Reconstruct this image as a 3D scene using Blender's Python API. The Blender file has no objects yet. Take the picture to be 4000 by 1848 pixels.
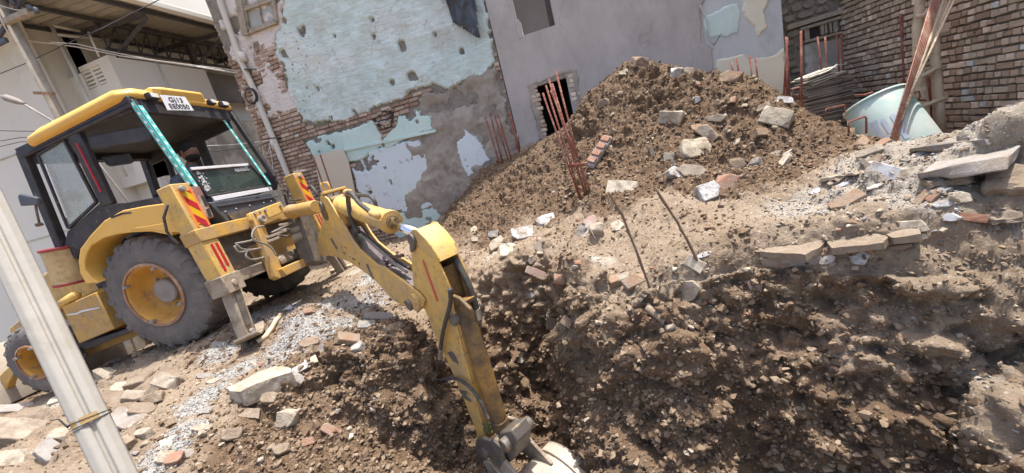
import bpy, bmesh, math, random
import numpy as np
from mathutils import Vector, Matrix, Euler
SC = bpy.context.scene
COL = SC.collection
random.seed(7)

# ------------------------------------------------------------------ camera
F_PX, CXP, CYP = 1480.0, 2000.0, 924.0           # focal length and centre, in pixels of a 4000 px wide frame
ROLL, PITCH, YAW = math.radians(14.5673), math.radians(13.5888), math.radians(14.5)
_h = np.array([-math.sin(YAW), math.cos(YAW), 0.0]); _up = np.array([0, 0, 1.0])
FW = _h*math.cos(PITCH) - _up*math.sin(PITCH)
_r0 = np.cross(FW, _up); _r0 /= np.linalg.norm(_r0); _u0 = np.cross(_r0, FW)
RT = math.cos(ROLL)*_r0 - math.sin(ROLL)*_u0
DN = -(math.sin(ROLL)*_r0 + math.cos(ROLL)*_u0)
cam = bpy.data.cameras.new('camera'); camo = bpy.data.objects.new('camera', cam); COL.objects.link(camo)
cam.sensor_width = 36.0; cam.lens = 36.0*F_PX/4000.0; cam.clip_start = 0.05; cam.clip_end = 2000
camo.matrix_world = Matrix(((RT[0], -DN[0], -FW[0], 0), (RT[1], -DN[1], -FW[1], 0), (RT[2], -DN[2], -FW[2], 0), (0, 0, 0, 1)))
SC.camera = camo
SC.render.resolution_x = 1024; SC.render.resolution_y = 473

# ------------------------------------------------------------------ light
SUN_DIR = Vector((0.155, 0.11, 0.98)).normalized()          # towards the sun
W = bpy.data.worlds.new('World'); SC.world = W; W.use_nodes = True
wn = W.node_tree.nodes; wl = W.node_tree.links
sky = wn.new('ShaderNodeTexSky'); sky.sky_type = 'NISHITA'; sky.sun_disc = False
sky.sun_elevation = math.asin(SUN_DIR.z); sky.sun_rotation = math.atan2(SUN_DIR.x, SUN_DIR.y)
sky.dust_density = 3.5; sky.air_density = 0.8; sky.ozone_density = 0.4
wn['Background'].inputs['Strength'].default_value = 0.15
wl.new(sky.outputs[0], wn['Background'].inputs['Color'])
sl = bpy.data.lights.new('sun', 'SUN'); sl.energy = 3.0; sl.angle = math.radians(0.5); sl.color = (1.0, 0.96, 0.90)
so = bpy.data.objects.new('sun', sl); COL.objects.link(so); so.location = (5, 5, 30)
so.rotation_euler = SUN_DIR.to_track_quat('Z', 'Y').to_euler()
SC.view_settings.view_transform = 'Standard'; SC.view_settings.look = 'None'
SC.view_settings.exposure = 1.27; SC.view_settings.gamma = 1.0
SC.render.engine = 'CYCLES'

# ------------------------------------------------------------------ layout helpers (pixel of the photograph + a real plane -> world point)
def ray(x, y):
    d = FW*F_PX + RT*(x-CXP) + DN*(y-CYP)
    return d/np.linalg.norm(d)
def atX(x, y, X): d = ray(x, y); return d*(X/d[0])
def atY(x, y, Y): d = ray(x, y); return d*(Y/d[1])
def atZ(x, y, Z): d = ray(x, y); return d*(Z/d[2])
def crop(x0, y0, k):                 # converts points measured in an enlarged crop
    return lambda L: [(x0+k*x, y0+k*y) for x, y in L]
def V(a): return Vector((float(a[0]), float(a[1]), float(a[2])))

# ------------------------------------------------------------------ numpy noise
def _hash(ix, iy, iz, seed):
    n = (ix*73856093) ^ (iy*19349663) ^ (iz*83492791) ^ (seed*2654435761 & 0x7fffffff)
    n = (n ^ (n >> 13)) * 1274126177 & 0xffffffff
    n = (n ^ (n >> 16)) * 668265263 & 0xffffffff
    return ((n ^ (n >> 15)) & 0xffffff)/float(0xffffff)
def vnoise(P, s, seed=0):
    Q = P/s; I = np.floor(Q).astype(np.int64); f = Q-I; f = f*f*(3-2*f); r = 0
    for dx in (0, 1):
        for dy in (0, 1):
            for dz in (0, 1):
                w = (f[:, 0] if dx else 1-f[:, 0])*(f[:, 1] if dy else 1-f[:, 1])*(f[:, 2] if dz else 1-f[:, 2])
                r = r + w*_hash(I[:, 0]+dx, I[:, 1]+dy, I[:, 2]+dz, seed)
    return r*2-1
def fbm(P, s, octv=4, seed=0, gain=0.5):
    r = 0; a = 1
    for k in range(octv):
        r = r + a*vnoise(P, s/2**k, seed+k*17); a *= gain
    return r
def worley(P, s, seed=0):
    Q = P/s; I = np.floor(Q).astype(np.int64); best = np.full(len(P), 9.0)
    for dx in (-1, 0, 1):
        for dy in (-1, 0, 1):
            for dz in (-1, 0, 1):
                a, b, c = I[:, 0]+dx, I[:, 1]+dy, I[:, 2]+dz
                d = (a+_hash(a, b, c, seed)-Q[:, 0])**2+(b+_hash(a, b, c, seed+5)-Q[:, 1])**2+(c+_hash(a, b, c, seed+9)-Q[:, 2])**2
                best = np.minimum(best, d)
    return np.sqrt(best)

# ------------------------------------------------------------------ object helpers
def tag(o, label=None, cat=None, group=None, kind=None):
    if label: o['label'] = label
    if cat: o['category'] = cat
    if group: o['group'] = group
    if kind: o['kind'] = kind
    return o
def empty(name, loc=(0, 0, 0), rot=(0, 0, 0), parent=None):
    o = bpy.data.objects.new(name, None); COL.objects.link(o); o.location = loc; o.rotation_euler = rot
    o.empty_display_size = 0.2
    if parent: o.parent = parent
    return o
class MB:
    """collects shapes, then links them as ONE mesh object"""
    def __init__(s): s.v = []; s.f = []; s.m = []; s.c = []
    def add(s, vs, fs, m=0, c=None):
        b = len(s.v); s.v += [tuple(float(q) for q in p) for p in vs]
        s.f += [tuple(b+i for i in f) for f in fs]; s.m += [m]*len(fs)
        s.c += [c if c is not None else 0.5]*len(vs)
        return s
    def hexa(s, p, m=0, c=None):      # 8 points: bottom ring then top ring
        return s.add(p, [(3, 2, 1, 0), (4, 5, 6, 7), (0, 1, 5, 4), (1, 2, 6, 5), (2, 3, 7, 6), (3, 0, 4, 7)], m, c)
    def box(s, lo, hi, m=0, c=None, M=None):
        x0, y0, z0 = lo; x1, y1, z1 = hi
        p = [(x0, y0, z0), (x1, y0, z0), (x1, y1, z0), (x0, y1, z0), (x0, y0, z1), (x1, y0, z1), (x1, y1, z1), (x0, y1, z1)]
        if M is not None: p = [tuple(M @ Vector(q)) for q in p]
        return s.hexa(p, m, c)
    def bar(s, a, b, w, h, up=(0, 0, 1), m=0, c=None):    # rectangular bar from a to b
        a = Vector(a); b = Vector(b); d = (b-a).normalized(); u = Vector(up); r = d.cross(u)
        if r.length < 1e-4: r = d.cross(Vector((1, 0, 0)))
        r.normalize(); u = r.cross(d).normalized(); r = r*w/2; u = u*h/2
        return s.hexa([a-r-u, a+r-u, a+r+u, a-r+u, b-r-u, b+r-u, b+r+u, b-r+u], m, c)
    def prism(s, P, vec, m=0, c=None):                    # planar outline P pushed along vec
        n = len(P); vec = Vector(vec); P = [Vector(p) for p in P]; Q = [p+vec for p in P]
        return s.add(P+Q, [tuple(range(n-1, -1, -1)), tuple(range(n, 2*n))]+[(i, (i+1) % n, n+(i+1) % n, n+i) for i in range(n)], m, c)
    def tube(s, path, r, n=8, m=0, c=None, cap=True):
        path = [Vector(p) for p in path]; R = r if isinstance(r, (list, tuple)) else [r]*len(path)
        rings = []; prev = None
        for i, p in enumerate(path):
            t = (path[min(i+1, len(path)-1)]-path[max(i-1, 0)]).normalized()
            if prev is None:
                a = Vector((0, 0, 1)) if abs(t.z) < 0.9 else Vector((1, 0, 0)); x = t.cross(a).normalized()
            else:
                x = (prev-t*prev.dot(t)).normalized()
            prev = x; y = t.cross(x)
            rings.append([p+x*R[i]*math.cos(2*math.pi*k/n)+y*R[i]*math.sin(2*math.pi*k/n) for k in range(n)])
        vs = [q for g in rings for q in g]; fs = []
        for i in range(len(path)-1):
            for k in range(n): fs.append((i*n+k, i*n+(k+1) % n, (i+1)*n+(k+1) % n, (i+1)*n+k))
        if cap: fs += [tuple(range(n-1, -1, -1)), tuple((len(path)-1)*n+k for k in range(n))]
        return s.add(vs, fs, m, c)
    def lathe(s, prof, o, ax, n=32, m=0, c=None, closed=False):   # prof: (radius, height along ax)
        o = Vector(o); ax = Vector(ax).normalized(); a = Vector((0, 0, 1)) if abs(ax.z) < 0.9 else Vector((1, 0, 0))
        x = ax.cross(a).normalized(); y = ax.cross(x); vs = []
        for r, h in prof:
            vs += [o+ax*h+x*r*math.cos(2*math.pi*k/n)+y*r*math.sin(2*math.pi*k/n) for k in range(n)]
        fs = []; L = len(prof)
        for i in range(L if closed else L-1):
            j = (i+1) % L
            for k in range(n): fs.append((i*n+k, i*n+(k+1) % n, j*n+(k+1) % n, j*n+k))
        return s.add(vs, fs, m, c)
    def build(s, name, mats, parent=None, bevel=0, smooth=False, seg=2):
        me = bpy.data.meshes.new(name); me.from_pydata(s.v, [], s.f)
        if not isinstance(mats, (list, tuple)): mats = [mats]
        for q in mats: me.materials.append(q)
        me.polygons.foreach_set('material_index', s.m)
        at = me.attributes.new('tone', 'FLOAT', 'POINT'); at.data.foreach_set('value', s.c)
        if smooth: me.polygons.foreach_set('use_smooth', [True]*len(s.f))
        me.update(); me.validate()
        bm = bmesh.new(); bm.from_mesh(me); bmesh.ops.recalc_face_normals(bm, faces=bm.faces); bm.to_mesh(me); bm.free()
        o = bpy.data.objects.new(name, me); COL.objects.link(o)
        if parent: o.parent = parent
        if bevel:
            b = o.modifiers.new('bevel', 'BEVEL'); b.width = bevel; b.segments = seg; b.limit_method = 'ANGLE'; b.angle_limit = math.radians(35)
            b.harden_normals = False
        if smooth == 'auto' or (bevel and smooth is False):
            me.polygons.foreach_set('use_smooth', [True]*len(me.polygons))
            me.set_sharp_from_angle(angle=math.radians(34)) if hasattr(me, 'set_sharp_from_angle') else None
        return o
def grid_mesh(name, P, nx, ny, mat, attrs=None, parent=None, mask=None, smooth=True):
    """P: (ny*nx,3) array row by row -> one mesh object"""
    idx = np.arange(nx*ny).reshape(ny, nx)
    q = np.stack([idx[:-1, :-1], idx[:-1, 1:], idx[1:, 1:], idx[1:, :-1]], -1).reshape(-1, 4)
    if mask is not None:
        q = q[mask.reshape(-1)]
        used = np.unique(q); remap = np.full(nx*ny, -1); remap[used] = np.arange(len(used)); q = remap[q]; P = P[used]
        if attrs: attrs = {k: a[used] for k, a in attrs.items()}
    me = bpy.data.meshes.new(name); me.vertices.add(len(P)); me.vertices.foreach_set('co', P.astype(np.float32).ravel())
    me.loops.add(q.size); me.loops.foreach_set('vertex_index', q.ravel().astype(np.int32))
    me.polygons.add(len(q)); me.polygons.foreach_set('loop_start', (np.arange(len(q))*4).astype(np.int32))
    me.polygons.foreach_set('loop_total', np.full(len(q), 4, np.int32))
    me.update(calc_edges=True)
    if smooth: me.polygons.foreach_set('use_smooth', np.ones(len(q), bool))
    me.materials.append(mat)
    for k, a in (attrs or {}).items():
        at = me.attributes.new(k, 'FLOAT', 'POINT'); at.data.foreach_set('value', a.astype(np.float32))
    o = bpy.data.objects.new(name, me); COL.objects.link(o)
    if parent: o.parent = parent
    return o

# ------------------------------------------------------------------ materials
class N:
    def __init__(s, name):
        s.mat = bpy.data.materials.new(name); s.mat.use_nodes = True; s.t = s.mat.node_tree; s.n = s.t.nodes; s.l = s.t.links
        s.b = s.n['Principled BSDF']; s.tc = s.n.new('ShaderNodeTexCoord'); s.obj = s.tc.outputs['Object']
        geo = s.n.new('ShaderNodeNewGeometry'); s.pos = geo.outputs['Position']; s.nor = geo.outputs['Normal']
    def noise(s, scale, detail=5, rough=0.6, vec=None, dist=0.0, out=0):
        n = s.n.new('ShaderNodeTexNoise'); n.inputs['Scale'].default_value = scale; n.inputs['Detail'].default_value = detail
        n.inputs['Roughness'].default_value = rough; n.inputs['Distortion'].default_value = dist
        s.l.new(vec or s.obj, n.inputs['Vector']); return n.outputs[out]
    def vor(s, scale, feature='F1', vec=None, out=0, rnd=1.0):
        n = s.n.new('ShaderNodeTexVoronoi'); n.feature = feature; n.inputs['Scale'].default_value = scale
        n.inputs['Randomness'].default_value = rnd
        s.l.new(vec or s.obj, n.inputs['Vector']); return n.outputs[out]
    def ramp(s, fac, stops):
        n = s.n.new('ShaderNodeValToRGB'); e = n.color_ramp.elements
        while len(e) < len(stops): e.new(0.5)
        for q, (p, c) in zip(e, stops):
            q.position = p; q.color = (c, c, c, 1) if isinstance(c, (int, float)) else (*c, 1)
        s.l.new(fac, n.inputs[0]); return n.outputs[0]
    def mix(s, fac, a, b, mode='MIX'):
        n = s.n.new('ShaderNodeMix'); n.data_type = 'RGBA'; n.blend_type = mode
        for i, q in ((0, fac), (6, a), (7, b)):
            if isinstance(q, (int, float)): n.inputs[i].default_value = q if i == 0 else (q, q, q, 1)
            elif isinstance(q, tuple): n.inputs[i].default_value = (*q, 1)
            else: s.l.new(q, n.inputs[i])
        return n.outputs[2]
    def math(s, op, a, b=0.0, clamp=False):
        n = s.n.new('ShaderNodeMath'); n.operation = op; n.use_clamp = clamp
        for i, q in ((0, a), (1, b)):
            if isinstance(q, (int, float)): n.inputs[i].default_value = q
            else: s.l.new(q, n.inputs[i])
        return n.outputs[0]
    def attr(s, name):
        n = s.n.new('ShaderNodeAttribute'); n.attribute_name = name; return n.outputs['Fac']
    def scale(s, v, vec=None):
        n = s.n.new('ShaderNodeMapping'); n.inputs['Scale'].default_value = v; s.l.new(vec or s.obj, n.inputs['Vector']); return n.outputs[0]
    def bump(s, h, strength=0.5, dist=0.02, prev=None):
        n = s.n.new('ShaderNodeBump'); n.inputs['Strength'].default_value = strength; n.inputs['Distance'].default_value = dist
        s.l.new(h, n.inputs['Height'])
        if prev: s.l.new(prev, n.inputs['Normal'])
        return n.outputs[0]
    def done(s, color, rough=0.8, normal=None, metal=0.0, spec=0.3):
        for k, q in (('Base Color', color), ('Roughness', rough), ('Metallic', metal), ('Specular IOR Level', spec)):
            i = s.b.inputs[k]
            if isinstance(q, tuple): i.default_value = (*q, 1)
            elif isinstance(q, (int, float)): i.default_value = q
            else: s.l.new(q, i)
        if normal: s.l.new(normal, s.b.inputs['Normal'])
        return s.mat
def simple(name, c1, c2=None, scale=6, rough=0.8, bump=0.3, bscale=40, metal=0.0, c3=None, s3=2.5, t3=(0.5, 0.62), spec=0.3, bdist=0.01, vec=None):
    """two mixed tones, an optional third in patches, fine bump"""
    g = N(name); c2 = c2 or tuple(q*0.75 for q in c1)
    col = g.mix(g.ramp(g.noise(scale, 8, 0.65), [(0.35, 0.0), (0.65, 1.0)]), c1, c2)
    if c3: col = g.mix(g.ramp(g.noise(s3, 9, 0.7), [(t3[0], 0.0), (t3[1], 1.0)]), col, c3)
    nm = g.bump(g.noise(bscale, 6, 0.7), bump, bdist) if bump else None
    return g.done(col, rough, nm, metal, spec)
# ================================================================== TERRAIN
MP = np.array([-5.408, 4.339, -1.426]); MROT = (0.043, 0.121, 3.258)         # pose of the digger: ground point under the rear axle
MR = np.array(Euler(MROT, 'XYZ').to_matrix())
def m2w(m): return MR @ np.asarray(m, float)+MP
def w2m(w): return MR.T @ (np.asarray(w, float)-MP)
def onM(x, y, ax, val):                       # pixel -> point on a plane of the digger's own frame
    d = MR.T @ ray(x, y); o = MR.T @ (-MP); return o+d*((val-o[ax])/d[ax])
K_ = 1/0.644
CT = []                                       # control points X, Y, z of the dug ground
def cz(x, y, z): CT.append(atZ(x*K_, y*K_, z))
def cy(x, y, Y): CT.append(atY(x*K_, y*K_, Y))
for q in [(700,830,-1.5),(850,780,-1.5),(950,800,-1.47),(1000,720,-1.47),(620,900,-1.52),(560,960,-1.55),(480,1050,-1.62),(420,1150,-1.66),
 (250,1000,-1.72),(100,1050,-1.8),(30,1180,-1.62),(700,900,-1.52),(330,930,-1.62),(740,950,-1.6),(870,880,-1.5),(1000,850,-1.47),
 (800,1010,-1.8),(950,1090,-2.12),(1050,1100,-2.32),(1120,1120,-2.48),(1150,1180,-2.55),(1000,1180,-2.25),
 (820,1180,-2.06),(700,1100,-1.86),(620,1180,-1.84),(850,1090,-2.02),(1150,960,-2.12),
 (1230,850,-2.0),(1290,910,-2.15),(1340,1000,-2.62),(1400,1090,-2.86),(1460,1180,-3.0),(1300,1100,-3.0),(1260,1000,-2.62),(1350,1170,-3.1),(1540,1130,-2.38),(1480,1040,-2.32),(1575,1185,-2.42),
 (1210,690,-1.38),(1300,690,-1.36),
 (1500,640,-1.18),(1750,580,-1.05),(1650,520,-.95),(2000,530,-.99),(2150,540,-.96),(2100,450,-.88),(2300,500,-.86),(1250,640,-1.28),(1350,600,-1.17),
 (2240,360,-.72),(2350,345,-.68),(2480,315,-.6),(2576,300,-.55),(2350,420,-.8),(2500,420,-.75),(2400,540,-.95),(2560,520,-.93),(2200,410,-.8),
(2460,580,-1.0)]: cz(*q)
for q in [(1620,165,6.3),(1700,190,6.3),(1800,195,6.2),(1900,205,6.1),(2000,270,5.8),(2080,305,5.3),(2150,350,4.6),(1560,175,6.4),
 (1480,245,6.6),(1400,345,7.0),(1300,395,7.5),(1200,445,7.6),(1130,535,7.7),(1100,580,7.4),
 (1500,330,6.0),(1650,300,5.7),(1800,300,5.6),(1950,350,5.0),(1500,430,5.3),(1600,420,5.1),(1750,410,4.9),(1900,430,4.5),
 (1400,470,5.7),(1300,500,6.1),(1250,560,6.0),(1450,520,4.95),(1200,620,5.7)]: cy(*q)
# cliff points: pixel rays met with a plane leaning out from the rim
RIMZ = -1.27
def cliff(A, B, lean, pts):
    A = np.array(A, float); B = np.array(B, float); t = np.array([B[0]-A[0], B[1]-A[1], 0]); t /= np.linalg.norm(t)
    nrm = np.array([t[1], -t[0], 0.0]);                      # horizontal, towards the camera
    if nrm @ A > 0: nrm = -nrm
    n = nrm*math.cos(lean)+np.array([0, 0, 1])*math.sin(lean)
    for x, y in pts:
        d = ray(x*K_, y*K_); CT.append(d*((n @ A)/(n @ d)))
def rim_(x, y, z): return atZ(x*K_, y*K_, z)
r1 = rim_(1400,705,-1.33); r2 = rim_(1640,750,-1.27); r3 = rim_(1950,665,-1.17); r4 = rim_(2320,620,-1.04); r5 = rim_(2390,640,-1.08); r6 = rim_(2576,610,-1.06)
CT += [r1, r2, r3, r4, r5, r6, (r1+r2)/2, (r2+r3)/2, (r3+r4)/2]
cliff(r1, r2, math.radians(48), [(1400,800),(1440,840),(1500,800),(1560,780),(1560,840),(1650,800),(1650,850),(1720,840)])
def on48(x, y):
    A, B = r1, r2; t = np.array([B[0]-A[0], B[1]-A[1], 0]); t /= np.linalg.norm(t); nn = np.array([t[1], -t[0], 0.0]); nn = -nn if nn @ A > 0 else nn
    n = nn*math.cos(math.radians(48))+np.array([0, 0, 1])*math.sin(math.radians(48)); d = ray(x*K_, y*K_); return d*((n @ A)/(n @ d))
s1, s2 = on48(1400, 845), on48(1720, 850)
cliff(s1, s2, math.radians(16), [(1500,930),(1560,1000),(1650,930),(1690,1100),(1640,1110)])
cliff(r2, r3, math.radians(20), [(1800,900),(1800,1000),(1820,1150),(1900,780),(1940,960),(1960,1150)])
cliff(r3, r4, math.radians(20), [(2080,760),(2100,900),(2120,1080),(2250,740),(2280,860),(2290,1000),(2250,1160)])
cliff(rim_(740,950,-1.6), rim_(870,880,-1.5), math.radians(35), [(800,990),(850,990)])
cliff(rim_(870,880,-1.5), rim_(1000,850,-1.47), math.radians(24), [(900,950),(960,940),(1000,930),(1000,990),(930,1010),(1060,980)])
cliff(r5, r6, math.radians(12), [(2440,720),(2440,800),(2425,840),(2540,720),(2560,800)])
# the pale slope coming out of the recess on the right
for q in [(2400,890,-1.66),(2560,855,-1.52),(2500,1000,-1.78),(2576,1000,-1.66),(2400,1060,-1.92),(2576,1120,-1.76),(2500,1150,-1.90),(2380,1160,-2.1)]: cz(*q)
for mx in (-1.6, -0.6, 0.6, 1.6, 2.8, 4.0):
    for my in (-2.2, -0.9, 0.9):
        CT.append(m2w((mx, my, -0.02 if mx > -1 else -0.05)))
CT += [np.array(q, float) for q in [(-4.5,7.9,-1.5),(-6.5,7.9,-1.5),(-9,8,-1.6),(-12,8,-1.7),(-12,2,-1.8),(-8,1,-1.7),(-3,1,-1.9),(-4.5,1.2,-1.6),(-1.5,1.7,-2.9),(-.7,1.9,-3.0),(-.5,1.6,-2.9),(.4,1.7,-2.65),(1,1.6,-2.6),(1.6,1.2,-2.4),
  (-1.4,7.95,-.18),(-.4,8,.0),(.6,8,.25),(1.6,8,.1),(2.4,8,-.25),(3.1,8,-.5),(3.6,7.6,-.9),(3.8,8.3,-.95),(4.5,8.3,-1.2),(3.6,6.6,-1.15),(4.4,6.8,-1.35),(4.4,5.4,-1.4),
  (4.5,4.4,-1.3),(4.5,3.2,-1.1),(3.4,5.6,-1.25),(3.2,4.6,-1.15),(3.3,3.6,-.98),(3.2,2.6,-.8),(3,1.4,-.7),(2.6,1.4,-1.2),(4.6,1.2,-.8),(2.8,2.0,-.9),(2.4,1.8,-1.0)]]
CT = np.array(CT)
_d = np.hypot(CT[:, None, 0]-CT[None, :, 0], CT[:, None, 1]-CT[None, :, 1])
_phi = lambda d: np.sqrt(d*d+0.035)
_n = len(CT)
_A = np.zeros((_n+3, _n+3)); _A[:_n, :_n] = -_phi(_d)+np.eye(_n)*0.004; _A[:_n, _n] = 1; _A[:_n, _n+1:] = CT[:, :2]; _A[_n, :_n] = 1; _A[_n+1:, :_n] = CT[:, :2].T
_w = np.linalg.solve(_A, np.concatenate([CT[:, 2], [0, 0, 0]]))
def gz(X, Y):
    X = np.atleast_1d(np.asarray(X, float)); Y = np.atleast_1d(np.asarray(Y, float)); out = np.zeros(len(X))
    for i in range(0, len(X), 40000):
        d = np.hypot(X[i:i+40000, None]-CT[None, :, 0], Y[i:i+40000, None]-CT[None, :, 1])
        out[i:i+40000] = -_phi(d) @ _w[:_n]+_w[_n]+X[i:i+40000]*_w[_n+1]+Y[i:i+40000]*_w[_n+2]
    return out
def zone(pts, P, soft=1.0):                    # smooth blobs round points (X, Y, radius)
    r = np.zeros(len(P))
    for x, y, q in pts: r = np.maximum(r, np.clip(1.25-np.hypot(P[:, 0]-x, P[:, 1]-y)/q/soft, 0, 1))
    return r
def zp(x, y, z, r): p = atZ(x*K_, y*K_, z); return (p[0], p[1], r)
Z_GRAV = [zp(700,800,-1.5,.5), zp(820,780,-1.5,.55), zp(900,770,-1.5,.5), zp(760,860,-1.5,.45), zp(860,840,-1.5,.35), zp(560,900,-1.52,.3), zp(540,980,-1.55,.2),
          zp(600,930,-1.55,.25), zp(500,1020,-1.58,.2), zp(480,1080,-1.62,.2), zp(430,1150,-1.66,.2), zp(400,1180,-1.66,.2), zp(960,700,-1.47,.5), zp(300,880,-1.6,.4)]
Z_PALE = [(2.1,3.3,.5),(2.15,2.8,.55),(1.9,3.0,.45),(2.6,2.4,.8),(1.75,2.55,.35),zp(2430,970,-1.74,.10),zp(2500,1000,-1.78,.12),zp(2560,980,-1.64,.14),zp(2560,1100,-1.74,.15),zp(2480,1130,-1.9,.12),zp(2040,520,-.97,.5),(3,3.6,.6),
          zp(2150,480,-.92,.4),zp(1250,760,-1.5,.3),zp(1240,640,-1.3,.25),zp(1500,660,-1.2,.25),
          zp(1480,1080,-2.42,.22),zp(1400,990,-2.5,.2),zp(1560,1170,-2.42,.2),zp(1300,890,-2.1,.2),zp(900,700,-1.5,.3),zp(700,760,-1.5,.3),zp(350,860,-1.6,.5),zp(200,980,-1.7,.6)]
Z_MOUND = [(1.2,6.3,1.0),(.4,6.2,1.1),(2.0,6.0,.9),(-.5,6.2,1.0),(-1.4,6.6,1.0),(-2.2,7.0,.9),(-3.0,7.3,.6),(.6,5.4,.8),(1.4,5.4,.8),(2.2,5.4,.7),(1.9,4.2,.5),(1.2,4.2,.45),(.2,4.6,.5),(-.3,5.5,.7),(-1.6,6.0,.6),(2.4,4.8,.5),(1.6,4.7,.6),(.9,4.7,.5),zp(750,1060,-1.95,.35),zp(650,1150,-1.85,.3),zp(850,1120,-2.15,.4),zp(1000,1100,-2.5,.5),zp(880,960,-1.85,.3),zp(980,900,-1.6,.25),zp(1120,1150,-2.7,.4)]
Z_RUB = [zp(340,930,-1.62,.45), zp(250,1000,-1.7,.5), zp(110,1060,-1.75,.6), zp(400,1010,-1.62,.3), zp(300,1080,-1.68,.4), zp(60,1140,-1.7,.5), zp(180,1150,-1.66,.4), zp(1330,640,-1.2,.3), zp(1500,600,-1.15,.3), zp(2250,470,-.88,.4), zp(2400,500,-.9,.4)]
def build_terrain():
    xs = [-14.0]
    while xs[-1] < 5.6:
        x = xs[-1]; xs.append(x+(0.013 if -3.2 < x < 2.3 else 0.016 if -4.6 < x < 3.2 else 0.03 if -7 < x < 4.6 else 0.07))
    xs = np.array(xs); NX = len(xs); NY = 560
    yd = np.concatenate([np.linspace(1.0, 4.5, 500), np.linspace(4.51, 9.4, 240)])
    XX, YY = np.meshgrid(xs, yd); Z = gz(XX.ravel(), YY.ravel()).reshape(XX.shape)
    # even spacing along every column's slope, weighted by nearness
    dl = np.sqrt(np.diff(YY, axis=0)**2+np.diff(Z, axis=0)**2)/np.maximum(1.3, np.hypot(YY[1:], 0.6*XX[1:]))**0.9
    s = np.vstack([np.zeros((1, NX)), np.cumsum(dl, 0)])
    P = np.zeros((NY, NX, 3))
    for j in range(NX):
        t = np.linspace(0, s[-1, j], NY); P[:, j, 1] = np.interp(t, s[:, j], yd); P[:, j, 2] = np.interp(t, s[:, j], Z[:, j]); P[:, j, 0] = xs[j]
    du = np.gradient(P, axis=1); dv = np.gradient(P, axis=0); nrm = np.cross(du, dv); nrm /= np.linalg.norm(nrm, axis=2, keepdims=True)
    P = P.reshape(-1, 3); nrm = nrm.reshape(-1, 3)
    steep = np.clip((0.86-nrm[:, 2])/0.35, 0, 1)
    mound = zone(Z_MOUND, P); pale = zone(Z_PALE, P)*(1-steep*(P[:, 2] < -1.25)*(P[:, 0] < 1.5)*0.95); grav = zone(Z_GRAV, P)
    near = P[:, 1] < 5.0
    pale = np.where((P[:, 0] > 1.4) & (P[:, 2] < -1.4), pale*0.55, pale)
    steep_c = steep*near*(P[:, 2] < -1.2)
    rr = fbm(P, 0.5, 4, 3)
    sm = np.clip(1-grav*0.5, 0.3, 1)
    h = fbm(P, 0.9, 3, 1)*0.05+rr*0.035
    clod = lambda sc, sd: (0.55-worley(P, sc, sd))*sc
    act = np.clip(0.65+0.6*mound+0.9*steep_c, 0, 1.2)*sm
    pit = ((P[:, 2] < -1.65) & near).astype(float)*0.35
    act = np.maximum(act, pit)
    c1 = clod(0.15, 11); c2 = clod(0.075, 12); c3 = clod(0.038, 13)
    patch = np.clip(0.5+0.8*fbm(P, 0.45, 2, 21), 0.1, 1.3)
    h += act*patch*(c1*0.95+c2*0.95)+np.clip(act, 0.35, 1)*c3*0.9
    ridg = 1-np.abs(fbm(P*np.array([1, 1, 1.5]), 0.34, 4, 8)); h += steep_c*(ridg*0.12-0.07+0.13*fbm(P, 0.5, 3, 71))+steep_c*(1.0*clod(0.11, 15)+1.0*clod(0.055, 16))
    h += (0.35+steep_c+mound*.6)*(np.abs(fbm(P, 0.12, 4, 31))*0.028-0.01)-(0.2+.5*steep_c+mound)*np.clip(fbm(P, 0.2, 4, 37)-.25, 0, 1)*0.06
    # keep the wheels' and legs' footing smooth
    rub = zone(Z_RUB, P); h += rub*((0.55-worley(P, 0.26, 91))*0.24+np.abs(fbm(P, 0.16, 3, 92))*0.05)
    foot = zone([(*m2w((x, y, 0))[:2], .45) for x, y in ((0, 1), (0, -1), (2.17, .95), (2.17, -.95), (-1, 1.35), (-1, -1.35))], P)
    h *= (1-0.85*foot)
    P2 = P+nrm*h[:, None]
    P2[:, 2] = P2[:, 2]-0*foot
    moist_shade = np.clip(0.29+0.75*np.clip(mound*1.3, 0, 1)+0.20*steep_c+0.6*np.clip((-1.65-P[:, 2])/0.5, 0, 1)*near-1.3*pale*(1-0.5*steep_c)+0.25*fbm(P, 0.5, 4, 41), 0, 1)  # damp mound soil; steep and deep pit faces darkened as painted shade
    gr = np.clip(grav*1.2+0.35*fbm(P, 0.25, 3, 51)-0.1, 0, 1)*(grav > 0)
    return P2, nrm, NX, NY, dict(moist_shade=moist_shade, gravel=gr, pale=np.clip(pale+0.3*fbm(P, 0.4, 4, 61), 0, 1)*(1-0.8*mound))
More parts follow.
